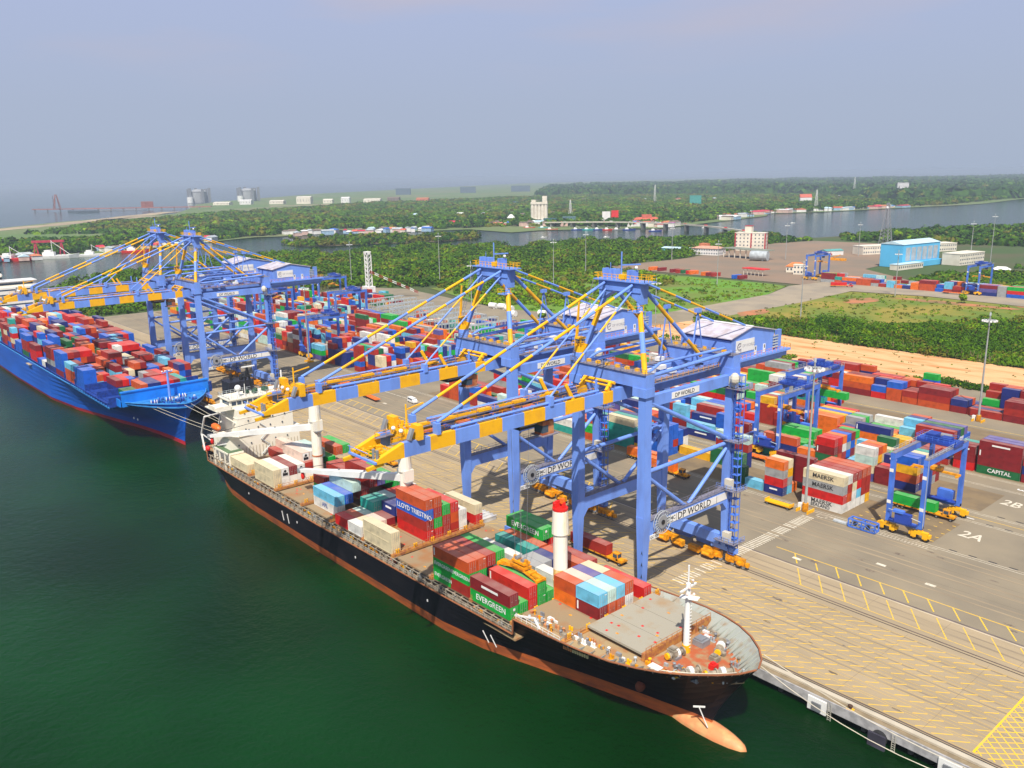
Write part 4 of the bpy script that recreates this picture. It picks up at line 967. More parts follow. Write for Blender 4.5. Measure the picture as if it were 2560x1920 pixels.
HATG = mat('hatch_cover_grey', (.34, .31, .24), .75, col2=(.34, .22, .11), sc=.25, det=8, cov=(.52, .76))
REDDK = mat('red_deck_paint', (.40, .10, .035), .8, col2=(.33, .23, .12), sc=.6, det=8, cov=(.45, .65))
bs = thing('cargo_ship', (-170, 112.2, WZ), 'black hulled cargo ship with orange waterline and bulbous bow at the quay', 'ship')
def BSc(b, name, parent=bs, **k):
    o = b.build(name, parent, **k); o.location = (170, -112.2, -WZ) if parent is bs else (0, 0, 0); return o
stB = [(-272.5,10.5,7.9,-267,.6),(-270,12.6,7.9,-265,4.5),(-266,13.8,7.9,-262,8.5),(-262.2,14.3,7.9,-258,11),(-262.0,14.3,5.1,-258,11.05),(-250,14.45,5.0,-249,13),(-235,14.5,4.9,-235,14),(-190,14.5,5.0,-190,14.3),
       (-135,14.5,5.5,-137,14.1),(-122,14.5,5.8,-126,12.6),(-113.6,14.5,5.9,-119,10.8),(-113.4,14.5,9.2,-118.9,10.75),(-104,14.5,9.7,-110,8.3),(-96,14.4,10.3,-103,6.2),(-89,13.9,10.9,-96,4.4),(-84,12.7,11.4,-91,3.1),(-80,11.2,11.8,-87,2.2),(-76,8.9,12.2,-83.5,1.4),
       (-72.5,6.0,12.5,-80.6,.7),(-70.2,3.2,12.6,-78.6,.35),(-68.9,.3,12.7,-77.2,.12)]
h_ = hull('hull', bs, 112.2, stB, HBLK, HBOOT); h_.location = (170, -112.2, -WZ)
b = MB().mt(mat('pale_orange_bulb_paint', (.66, .25, .10), .55, col2=(.60, .34, .14), sc=.6)).ell((-79, 112.2, -3.6), (9.0, 2.1, 2.15), 16, 12); BSc(b, 'bulbous_bow', smooth=True)
b = MB().mt(mat('hull_rim_rust', (.33, .12, .05), .8))
for i in range(len(stB)-1):
    a, c = stB[i], stB[i+1]
    for s_ in (-1, 1): b.beam((a[0], 112.2+s_*a[1], a[2]+.02), (c[0], 112.2+s_*c[1], c[2]+.02), .3, .16)
BSc(b, 'gunwale')
b = MB().mt(DECKG); b.box(-262, 98.3, 4.2, -113.5, 126.1, 4.6)
def inset(st, z, d, lo):
    o_ = []
    for xd, h, zd, xw, hw in st[lo:]:
        s_ = max(0, (z+1)/(zd+1)); x = xw+(xd-xw)*s_**1.2; o_.append((x, max(.05, hw+(h-hw)*s_**1.5-d)))
    return o_
FI = inset(stB, 9.2, .35, 11)
fo = [(x, 112.2-h) for x, h in FI]; fo2 = [(x, 112.2+h) for x, h in FI][::-1]
b.prism([(x+.1, y) for x, y in fo+fo2], 9.0, 9.35)
b.box(-271, 100.5, 6.8, -262.1, 124, 7.2)
dk = BSc(b, 'deck')
b = MB().mt(REDDK); b.prism([(-87.5,104.5),(-79.5,104.5),(-75,108),(-71.5,112),(-75,116.5),(-80,120),(-85,121),(-86,115),(-84,112)], 9.35, 9.38)
BSc(b, 'red_deck_area')
# inner bulwark stays on the forecastle
b = MB().mt(mat('grey_bulwark_inside', (.34,.36,.32), .7, col2=(.30,.22,.14), sc=.6, cov=(.5,.75))); TI = [(q[0], q[1]-.22, q[2]) for q in stB[11:]]
for s_ in (-1, 1):
    for i in range(1, len(FI)-1):
        (xa, ha), (xc, hc), A_, C_ = FI[i], FI[i+1], TI[i], TI[i+1]
        b.add([(xa,112.2+s_*ha,9.36),(xc,112.2+s_*hc,9.36),(C_[0]-.1,112.2+s_*max(.03,C_[1]),C_[2]-.06),(A_[0]-.1,112.2+s_*A_[1],A_[2]-.06)], [(0,1,2,3)])
        for f in (0, .33, .66):
            b.beam((A_[0]+(C_[0]-A_[0])*f-.15, 112.2+s_*(A_[1]+(C_[1]-A_[1])*f-.1), A_[2]-.2), (xa+(xc-xa)*f, 112.2+s_*(ha+(hc-ha)*f-1.0), 9.4), .12, .3)
BSc(b, 'bulwark')
# hatches
def hatch(Rr, z, m_, y0, y1, name='hatch_cover', L=12.6):
    b = MB().mt(mat('coaming_grey', (.20,.17,.14), .8, var=.4, sc=1)).box(Rr-L+.6, y0+1.6, 4.6 if z < 9 else 9.35, Rr-.4, y1-1.6, z-.45); c = BSc(b, 'hatch_coaming')
    b = MB().mt(m_); n = 3; w = (y1-y0)/n
    for k in range(n): b.box(Rr-L+.1, y0+k*w+.05, z-.45, Rr+.1, y0+(k+1)*w-.05, z-.03)
    b.mt(REDP)
    for k in range(10): x = Rr-L+1+random.random()*(L-2); y = y0+1+random.random()*(y1-y0-2); b.box(x, y, z-.03, x+.5, y+.5, z-.015)
    b.mt(DYEL)
    for k in range(5): x = Rr-L+1+random.random()*(L-2); y = y0+1+random.random()*(y1-y0-2); b.box(x, y, z-.03, x+.6, y+.4, z-.012)
    BSc(b, name)
for bi in range(3, 12): hatch(BB[bi], SZ, HATCH, 99.0, 126.2) if bi != 11 else hatch(BB[bi]-.3, SZ, HATCH, 99.0, 120)
hatch(-101.2, 9.95-.45, HATCH, 100.4, 125.2, L=12.4); hatch(-87.1, 10.75, HATG, 104.6, 123.4, L=13.2)
LB = mat('lashing_bridge_rust_yellow', (.50,.22,.05), .7, col2=(.34,.12,.05), sc=1.2)
for bi in list(range(2, 12)):
    b = MB().mt(LB)
    x = BB[bi]+.35; z = SZ if bi > 2 else 9.5
    b.box(x, 98.6, z-.5, x+.9, 126, z+.15)
    b.rail([(x+.8, 98.8, z+.15), (x+.8, 125.8, z+.15)], h=1.0, r=.05, step=2)
    b.mt(YEL)
    for k in range(6): b.tube((x+.4, 100+k*5, z+.1), (x+.4, 100+k*5, z+1.1), .22, 6); b.tube((x+.4, 100.6+k*5, z+.1), (x+.4, 100.6+k*5, z+1.1), .22, 6)
    BSc(b, 'lashing_bridge')
BSc(MB().mt(LB).box(-86.95, 104.4, 9.4, -86.3, 123.6, 10.9).rail([(-86.3,104.8,10.8),(-86.3,123.4,10.8)], h=1.1, step=1.4), 'lashing_bridge')
TAN = mat('tan_grey_fittings', (.34,.29,.22), .75, var=.4, sc=1); b = MB().mt(TAN)
b.box(-262, 98.35, 6.85, -114.5, 98.55, 7.0).box(-262, 99.0, 4.6, -114.5, 99.25, 5.4)
for k in range(58):
    x = -261+k*2.55
    if x > -114: break
    b.box(x, 98.3, 4.6, x+.2, 98.6, 6.95); b.box(x, 98.4, 6.7, x+.2, 100.9, 6.95)
b.mt(mat('pale_side_rail', (.45,.40,.33), .7)).rail([(-262,98.0,5.1),(-190,98.0,5.0),(-135,98.0,5.5),(-114,98.0,5.9)], h=1.0, r=.04, step=2)
BSc(b, 'side_walkway')
for k in range(60):
    x = -258+random.random()*142; c_ = random.choice([YEL, DYEL, GREY, TAN, TAN, RUST, LGREY])
    BSc(MB().mt(c_).cb((x, 99.7+random.random()*.5, 5.1), (random.uniform(.4,1.6), .7, random.uniform(.5,1.2))), 'deck_fitting')
for k in range(130):
    x = -113+random.random()*41; s_ = -1 if random.random() < .62 else 1; hh = np.interp(x, [-113,-96,-84,-76,-72], [13.6,12.8,10.5,6.5,3]); y = 112.2+s_*(hh-random.uniform(.6, 4.2))
    if (-114 < x < -87.5 and 102.8 < y < 123.5): continue
    c_ = random.choice([YEL, DYEL, GREY, LGREY, WHITE, RUST, GREY, TAN, TAN]); q = MB().mt(c_)
    if k % 3 == 0: q.tube((x-.25, y, 9.35), (x-.25, y, 10.2), .22, 8).tube((x+.35, y, 9.35), (x+.35, y, 10.2), .22, 8).box(x-.6, y-.3, 9.35, x+.7, y+.3, 9.45); BSc(q, 'double_bollard')
    elif k % 3 == 1: q.tube((x, y, 9.35), (x, y, 10.3), .16, 8).ell((x, y, 10.35), (.34,.34,.2), 8, 5); BSc(q, 'vent')
    else: BSc(q.cb((x, y, 9.35+.3), (random.uniform(.4,1.4), random.uniform(.3,.8), random.uniform(.4,.8))), 'deck_fitting')
b = MB().mt(WHITE)
b.rail([(-113,98.2,9.35),(-101,98.2,9.35)], h=1.1, step=1.5)
b.mt(WHITE).beam((-114,98.8,9.4),(-108.5,98.8,11.0),.3,.3).beam((-108.5,98.8,11.0),(-107,98.8,9.3),.3,.3)
BSc(b, 'rail_and_gangway')
BSc(MB().mt(WHITE).box(-82.8,101.0,11.7,-80.6,102.4,11.85), 'bow_platform')
# windlasses
for (x, y, l, ang) in ((-78.5,106.5,4.2,.35),(-74.8,110.3,4.6,.5),(-79.5,117.0,3.8,-.4),(-83.5,109.5,3.2,.2)):
    b = MB().mt(TAN); d = Vector((math.sin(ang), math.cos(ang), 0)); c = Vector((x, y, 10.3))
    b.tube(c-d*l*.5, c+d*l*.5, .42, 12)
    for f in (-.5, -.15, .2, .5): b.tube(c+d*l*f-d*.12, c+d*l*f+d*.12, .75, 14)
    b.mt(YEL).tube(c-d*(l*.5+.5), c-d*l*.5, .6, 10); b.mt(GREY).box(x-.8, y-.8, 9.36, x+.8, y+.8, 9.9); b.mt(WHITE).tube(c+d*l*.02, c+d*l*.18, .8, 12)
    BSc(b, 'mooring_winch')
for m_, bx in ((REDP,(-77.6,110.9,9.4,-76.4,112.2,10.3)),(GREY,(-84.3,115.3,9.4,-82.1,117.6,10.5)),(TAN,(-84.8,108.6,9.4,-83.0,110.4,11.0)),(GREY,(-81,119,9.4,-79.4,120.2,10.1)),(TAN,(-79.2,113.2,9.4,-77.6,114.6,10.2))): BSc(MB().mt(m_).box(*bx).box(bx[0]+.2,bx[1]+.2,bx[5],bx[3]-.4,bx[4]-.3,bx[5]+.3), 'deck_locker')
b = MB().mt(WHITE).tube((-83.6,112.6,9.3),(-83.6,112.6,22.6),.62,12,.42).tube((-83.6,112.6,22.6),(-83.6,112.6,26),.16,6).beam((-83.6,110.4,21.6),(-83.6,114.8,21.9),.3,.3).beam((-84.8,112,19.9),(-81.6,113,20.2),1.4,.16)
b.mt(mat('pink_white_lamps', (.8,.6,.55), .5))
for k in range(9): b.ell((-83.6+random.uniform(-1.3,1.3),112.6+random.uniform(-1.6,1.6),19.5+random.uniform(0,3.4)),(.28,.28,.28),6,4)
b.mt(YEL).tube((-83.6,112.6,9.35),(-83.6,112.6,10.8),.75,10); b.mt(WHITE)
for k in range(16): b.cb((-82.85,112.6,10.5+k*.62),(.1,.4,.06))
BSc(b, 'foremast')
# superstructure
b = MB().mt(CREAMW); b.box(-262,100.5,4.6,-249.2,124,14.6); b.box(-262,103.5,14.6,-249.0,122,23.2)
b.box(-262.2,100.3,14.5,-248.9,124.2,14.66); b.box(-262.2,103.3,20.3,-248.9,122.2,20.4)
b.box(-266,104,7.1,-262,121,16)
house = BSc(b, 'deckhouse')
b = MB().mt(GLASS)
for z, y0, y1 in ((11.6,103,123),(16.4,105.6,121.5),(19.0,106.6,121.5),(21.6,105.6,121.5)):
    y = y0
    while y < y1: b.box(-249.03 if z < 14.6 else -248.85, y, z, -248.97+.0 if z < 14.6 else -248.79, y+.4, z+.5); y += 4.1
BSc(b, 'window', house)
b = MB().mt(mat('cream_stiffener', (.60,.52,.38), .6))
for y in np.arange(101, 124, 1.1): b.box(-249.19, y, 4.8, -249.05, y+.12, 10.8)
b.mt(LGREY).path([(-248.7,110.4,7.6),(-248.7,113.4,10.1),(-248.7,110.4,12.6),(-248.7,113.4,15.1),(-248.7,110.4,17.7)], .16, 4)
BSc(b, 'stiffeners', house)
b = MB().mt(CREAMW); b.box(-260,97.9,23.2,-250.6,126.8,23.5); b.box(-259,102.5,23.5,-251.2,122.5,26.0); b.box(-259.4,102.0,26.0,-250.7,123,26.3)
b.box(-257,97.9,23.5,-252.2,98.1,24.7).box(-257,126.6,23.5,-252.2,126.8,24.7).box(-250.8,97.9,23.5,-250.6,102.5,24.7).box(-250.8,122.5,23.5,-250.6,126.8,24.7)
b.beam((-253,98.2,23.3),(-250.5,104.2,18.2),.3,.3).beam((-253,126.6,23.3),(-250.5,121.6,18.2),.3,.3)
br = BSc(b, 'bridge', house)
b = MB().mt(GLASS)
for k in range(11): b.box(-251.17,103+k*1.78,24.3,-251.11,104.4+k*1.78,25.4)
for y in (102.45, 122.52): b.box(-257,y,24.3,-252,y+.04,25.4)
BSc(b, 'window', br)
b = MB().mt(LGREY).rail([(-251,102.2,26.3),(-251,122.8,26.3),(-259.2,122.8,26.3),(-259.2,102.2,26.3),(-251,102.2,26.3)], h=1.1, r=.06, step=1.3)
b.mt(DARK); 
for y in (109.5, 112.5): b.beam((-256.5,y,26.3),(-256,111,34.5),.5,.5)
b.box(-257,109.6,31.5,-255.6,112.4,31.8).tube((-256.2,111,34),(-256.2,111,36.5),.12,6)
b.mt(WHITE).box(-256,109.2,34.7,-255.4,113.4,35.0).ell((-253.6,106.4,29.0),(1.0,1.0,1.0),10,7).tube((-253.6,106.4,26.3),(-253.6,106.4,28.2),.5,8).tube((-253,121,26.3),(-253,121,32.5),.28,8).tube((-253.5,108.6,26.3),(-253.5,108.6,30),.12,6).ell((-252.6,119.4,27.3),(.6,.6,.7),8,6)
b.mt(mat('dark_green_equipment', (.02,.07,.035), .6))
for k in range(9): b.ell((-255+random.uniform(-2,2),110+random.uniform(0,9),26.9),(.8,.8,.7),8,5)
b.mt(GREY)
for k in range(8): b.tube((-252+random.uniform(-.2,.2),103.5+k*2.4,26.3),(-252,103.5+k*2.4,28+random.random()),.05,4)
BSc(b, 'radar_mast', br)
b = MB().mt(mat('black_funnel_paint', (.02,.02,.03), .5)).box(-270,108,7.2,-264,116.5,28.5); b.mt(DARK).tube((-268,110.5,28.5),(-268,110.5,30.5),.5,8).tube((-266,113,28.5),(-266,113,30.2),.6,8).tube((-268,114.5,28.5),(-268,114.5,30),.4,8)
BSc(b, 'funnel')
b = MB().mt(mat('green_deck_paint', (.12,.20,.10), .8, var=.3)).box(-258,98.6,10.6,-246.5,103.4,10.75); b.mt(CREAMW).box(-258.2,98.4,10.2,-246.3,98.58,10.8).box(-246.5,98.4,10.2,-246.3,103.4,10.8)
for x in (-258,-254,-250,-246.5): b.box(x,98.5,4.6,x+.35,98.9,10.2)
b.mt(WHITE).beam((-257,99.6,11),(-252,100.5,12.4),.4,.4); b.mt(GREY).cb((-253,101.6,11.3),(2.2,1.2,1.0))
BSc(b, 'side_platform', house)
b = MB().mt(WHITE)
for y in (98.2, 103.6): b.beam((-264.5,y,7.8),(-266,y,13.2),.45,.45).beam((-266,y,13.2),(-262,y,19.6),.4,.4)
b.beam((-262,98.2,19.6),(-262,103.6,19.8),.4,.4).beam((-266,98.2,13.2),(-262.5,102,9),.25,.25)
BSc(b, 'lifeboat_davit')
b = MB().mt(ORANGE).ell((-260.5,101,16.0),(2.9,1.2,1.1),12,6); BSc(b, 'lifeboat')
b = MB().mt(REDP).ell((-263.5,98.8,8.6),(1.0,.8,.9),8,6); BSc(b, 'life_raft')
# cargo cranes of the ship
def deck_crane(x, ztop, tip, rust=False):
    b = MB().mt(mat('creamy_crane_post', (.82,.77,.66), .5, col2=(.78,.60,.30), sc=.45, det=8, cov=(.55,.8), stretch=(1,1,.5))); b.tube((x,112.2,4.6),(x,112.2,ztop-5),1.45,16).tube((x,112.2,ztop-5),(x,112.2,ztop),1.75,16,1.55)
    if tip: b.box(x-1.75,110.9,ztop-7.6,x+1.75,113.6,ztop-4.6); b.mt(GREY).box(x-2.2,111.2,ztop-7.9,x+2.2,113,ztop-7.6)
    c = BSc(b, 'cargo_crane')
    b = MB().mt(RUST if not rust else mat('yellow_stain', (.75,.45,.12), .7, col2=(.8,.72,.6), sc=.8)); b.tube((x,112.2,ztop-15.4),(x,112.2,ztop-15.0),1.56,16); 
    if rust: b.tube((x,112.2,5),(x,112.2,14.6),1.47,16)
    BSc(b, 'stain_band', c)
    if tip:
        b = MB().mt(WHITE); a = Vector((x,111.6,ztop-6.6)); t_ = Vector(tip); d = (t_-a)
        b.beam(a, a.lerp(t_,.5), 1.6, 1.7, 2.3, 1.5); b.beam(a.lerp(t_,.5), t_, 2.3, 1.5, 1.1, .9)
        b.mt(GREY).tube(t_-Vector((0,.8,0)), t_+Vector((0,.8,0)), .7, 10)
        for f in (.35,.6): b.cb(a.lerp(t_,f)+Vector((0,0,.9)), (.6,.4,.3))
        BSc(b, 'jib', c)
        b = MB().mt(DARK)
        for o_ in (-.5,.5): b.beam(Vector((x,112.2+o_,ztop-.5)), t_+Vector((0,o_,.5)), .07, .07)
        b.beam(t_, t_+Vector((3.0,1.0,-3.4)), .06, .06)
        BSc(b, 'hoist_ropes', c)
        b = MB().mt(REDP).ell(t_+Vector((.5,.3,-1.6)), (.6,.6,1.1), 8, 6); BSc(b, 'hook_block', c)
    else:
        b = MB().mt(REDP)
        b.tube((x,112.2,ztop),(x,112.2,ztop+.5),1.6,14)
        for k in range(8): b.cb((x+random.uniform(-1.1,1.1),112.2+random.uniform(-1.1,1.1),ztop+.9),(.6,.6,random.uniform(.7,1.8)))
        b.mt(ORANGE).cb((x+.2,112.6,ztop+1.8),(.7,.7,1.0)); BSc(b, 'crane_head', c)
deck_crane(-215.3, 30.0, (-257.2, 97.6, 14.4)); deck_crane(-170.2, 26.5, (-208.7, 103.3, 14.0), False); deck_crane(-115.1, 27.2, None, True)
# writing and marks on the hull
b = MB().mt(mat('faded_orange_lettering', (.75,.30,.10), .6)); yl = mat('faded_yellow_lettering', (.75,.62,.30), .6)
for k in range(11):   # the name is too worn to read
    if k == 4: b.mt(yl)
    x = -101.6+k*.52; y_ = 112.2-hull_half(stB, x, 7.6); b.box(x, y_-.12, 7.3, x+.3, y_+.2, 7.95+.12*(k % 2))
BSc(b, 'worn_ship_name')
b = MB().mt(WHITE)
for x, xl in ((-122.6,-122.0), (-120.2,-119.6), (-210.5,-210.3), (-207.4,-207.2)): b.beam((x, 97.62, 3.0), (xl, 97.9 if x < -200 else 98.6, .2), .16, .18)
for k in range(4): b.box(-232+k*30, 97.6, 2, -231.6+k*30, 97.68, 2.5)
BSc(b, 'draught_marks')
b = MB().mt(WHITE).beam((-78.9,108.8,2.4),(-77.4,110.2,2.4),.12,.3).beam((-78.2,109.5,2.4),(-77.0,110.6,-1.6),.18,.18); BSc(b, 'anchor_chain')
b = MB().mt(mat('rust_stain_hull', (.20,.05,.02), .8)).ell((-89.6,107.4,1.8),(.9,1.0,1.0),10,8); BSc(b, 'anchor_pocket')

# ------------------------------------------------------------------ blue ship
HBL = mat('bright_blue_hull_paint', (.008, .115, .60), .38, col2=(.005, .075, .42), sc=.06, det=8, stretch=(.5,1,2), cov=(.4,.7))
BLDK = mat('blue_deck_paint', (.03, .22, .58), .6, var=.3, sc=.6)
BWT = mat('sky_blue_breakwater_paint', (.01, .22, .78), .45, var=.2)
RBOOT = mat('red_boot_paint', (.48, .015, .03), .5, col2=(.30, .012, .03), sc=.3, stretch=(.3,1,2))
cy = 108.6
bl = thing('container_ship', (-480, cy, WZ), 'bright blue container ship with red waterline, stacked high', 'ship')
def BLc(b, name, parent=bl, **k):
    o = b.build(name, parent, **k); o.location = (480, -cy, -WZ) if parent is bl else (0, 0, 0); return o
stL = [(-690,19,11.4,-684,10),(-660,20,11.3,-656,17),(-600,20.1,11.2,-600,19.8),(-480,20.1,11.2,-480,19.9),(-420,20.1,11.2,-423,18.6),(-390,20.0,11.2,-395,15.2),(-365,19.4,11.3,-374,10.8),(-350,18.6,11.5,-361,8.0),
       (-340,17.6,11.7,-352,5.8),(-331,16.4,12.2,-343,4.0),(-326,15.4,13.1,-337,3.0),(-320,12.9,13.4,-330,1.9),(-314,9.6,13.7,-323,1.0),(-309,6.0,13.9,-317,.5),(-306,3.0,14.0,-313.5,.25),(-304.6,.2,14.0,-311.5,.1)]
h_ = hull('hull', bl, cy, stL, HBL, RBOOT, zb=-2.0); h_.location = (480, -cy, -WZ)
b = MB().mt(BLDK); pts = [(x-.05, cy-h*.985) for x, h, z, _, _ in stL if x > -332]; pts += [(x-.05, cy+h*.985) for x, h, z, _, _ in stL if x > -332][::-1]
b.prism(pts, 12.3, 12.75); b.box(-689, cy-19.6, 10.4, -331, cy+19.6, 10.9); BLc(b, 'deck')
b = MB().mt(BWT).box(-326.4, cy-16.3, 11.4, -325.7, cy+16.3, 16.6).box(-326.9, cy-16.5, 16.6, -325.4, cy+16.5, 17.1)
for k in range(12): b.box(-327.3, cy-16+k*2.9, 11.4, -326.4, cy-15.8+k*2.9, 16.4)
b.box(-333, cy-17, 11.4, -326.4, cy-16.6, 14.2).box(-333, cy+16.6, 11.4, -326.4, cy+17, 14.2)
BLc(b, 'breakwater')
b = MB().mt(mat('pale_blue_rim', (.06,.30,.72), .5))
for i in range(len(stL)-1):
    a, c = stL[i], stL[i+1]
    for s_ in (-1, 1): b.beam((a[0], cy+s_*a[1], a[2]+.05), (c[0], cy+s_*c[1], c[2]+.05), .35, .25)
BLc(b, 'gunwale')
b = MB().mt(BLUE).tube((-322.5,cy,12.7),(-322.5,cy,23.4),.55,10,.35).beam((-322.5,cy-1.9,22.6),(-322.5,cy+1.9,22.9),.3,.3); b.mt(WHITE)
for y in (-1.8,-.7,.8,1.9): b.ell((-322.5,cy+y,23.2),(.35,.35,.3),6,4)
BLc(b, 'foremast')
for k in range(9):
    x, y = -322+random.uniform(-1,11), cy-8+k*1.9; b = MB(); d = Vector((.3, 1, 0)).normalized(); c = Vector((x, y, 13.7))
    if abs(y-cy) > np.interp(x, [-322,-310], [12,5]): continue
    b.mt(DBLUE).tube(c-d*1.1, c+d*1.1, .5, 10); b.mt(WHITE if k % 3 == 0 else BLDK)
    for f in (-1, .2, 1): b.tube(c+d*f-d*.1, c+d*f+d*.1, .9, 12)
    BLc(b, 'mooring_winch')
b = MB()
for k in range(26):
    x = -324+random.random()*14; hh = np.interp(x, [-324,-306], [14,3]); y = cy+random.uniform(-1,1)*hh*.8
    BLc(MB().mt(random.choice([DBLUE, BLDK, WHITE, GREY, BLDK])).cb((x, y, 13.0), (random.uniform(.3,1.1), random.uniform(.3,1.1), random.uniform(.4,1.0))), 'deck_fitting')
b = MB().mt(mat('dark_blue_side_structure', (.01,.05,.30), .6, var=.4, sc=1))
x = -640
while x < -332:
    b.box(x, cy-19.7, 10.9, x+.4, cy-19.2, 12.2); b.box(x, cy-18.7, 10.9, x+1.2, cy-18.2, 11.8); x += 3.1
b.box(-640, cy-19.8, 12.0, -334, cy-18.6, 12.16).box(-640, cy-18.2, 10.9, -334, cy+19, 12.1)
for Rr in [q[1] for q in bays]: b.box(Rr+.4, cy-19.5, 10.9, Rr+1.2, cy+19.5, 14.6)
BLc(b, 'hatch_and_lashing_bridges')
b = MB().mt(CREAMW).box(-614, cy-17, 10.9, -598, cy+17, 31).box(-612, cy-20, 31, -600, cy+20, 34.2); b.mt(WHITE).box(-613, cy-20.3, 34.2, -599, cy+20.3, 34.6)
b.mt(GLASS).box(-599.98, cy-18, 32.2, -599.9, cy+18, 33.4)
for z in (14, 17, 20, 23, 26, 29): b.box(-597.98, cy-16, z, -597.93, cy+16, z+.8)
hs_ = BLc(b, 'deckhouse')
b = MB().mt(mat('black_funnel_paint', (.02,.02,.03), .5)).box(-634, cy-3, 11, -624, cy+6, 39).mt(CREAMW).tube((-606,cy,34.6),(-606,cy,42),.7,8,.4).ell((-606,cy+2,38),(1.2,1.2,1.2),8,6); BLc(b, 'funnel')
b = MB().mt(WHITE)
for k in range(16): b.box(-341.0+k*.62, cy-17.55+k*.03, 10.2, -340.6+k*.62, cy-17.47+k*.03, 10.85)
b.ell((-331,cy-11.3,5.3),(.5,.25,.5),8,6).ell((-329.3,cy-10.5,4.9),(.5,.25,.5),8,6); BLc(b, 'worn_hull_marks')
b = MB().mt(mat('gangway_wood', (.45,.36,.24), .8)).box(-452, cy-21.2, 9.6, -446, cy-20.0, 9.9); BLc(b, 'gangway')
# mooring lines
def rope(a, b_, sag=1.2, r=.07, lab='', nm='mooring_rope'):
    a = Vector(a); b_ = Vector(b_); m_ = MB().mt(mat('pale_mooring_rope', (.62,.56,.44), .8)); n = 10
    P = [a.lerp(b_, k/n)-Vector((0, 0, sag*4*(k/n)*(1-k/n))) for k in range(n+1)]; m_.path(P, r, 5)
    return tag(m_.build(nm), lab, 'rope', 'mooring ropes of the two ships')
rope((-312,100.2,12.6), (-266,104.5,-.1) if False else (-262,131.2,.1), 1.4, .07, 'upper left mooring rope from blue bow toward the black stern')
rope((-316,98.6,12.4), (-258,131.2,.1), 2.2, .07, 'lower left mooring rope from blue bow toward the black stern')
rope((-305.6,107.5,13.5), (-250,131.2,.1), 1.4, .07, 'upper right mooring rope leaving the blue bow')
rope((-305.2,110.0,13.5), (-246,131.2,.1), 2.0, .07, 'lower right mooring rope leaving the blue bow')
rope((-71.2,117.6,12.2), (-30.5,131.1,.4), 2.2, .075, 'upper mooring rope from black bow to the bollards at right')
rope((-69.6,114.2,12.2), (-29.5,131.0,.4), 4.2, .075, 'lower mooring rope from black bow, close to the water')
rope((-82.0,100.8,11.7), (-70.5,108.6,12.9), .5, .09, 'short rope lying across the black bow deck')
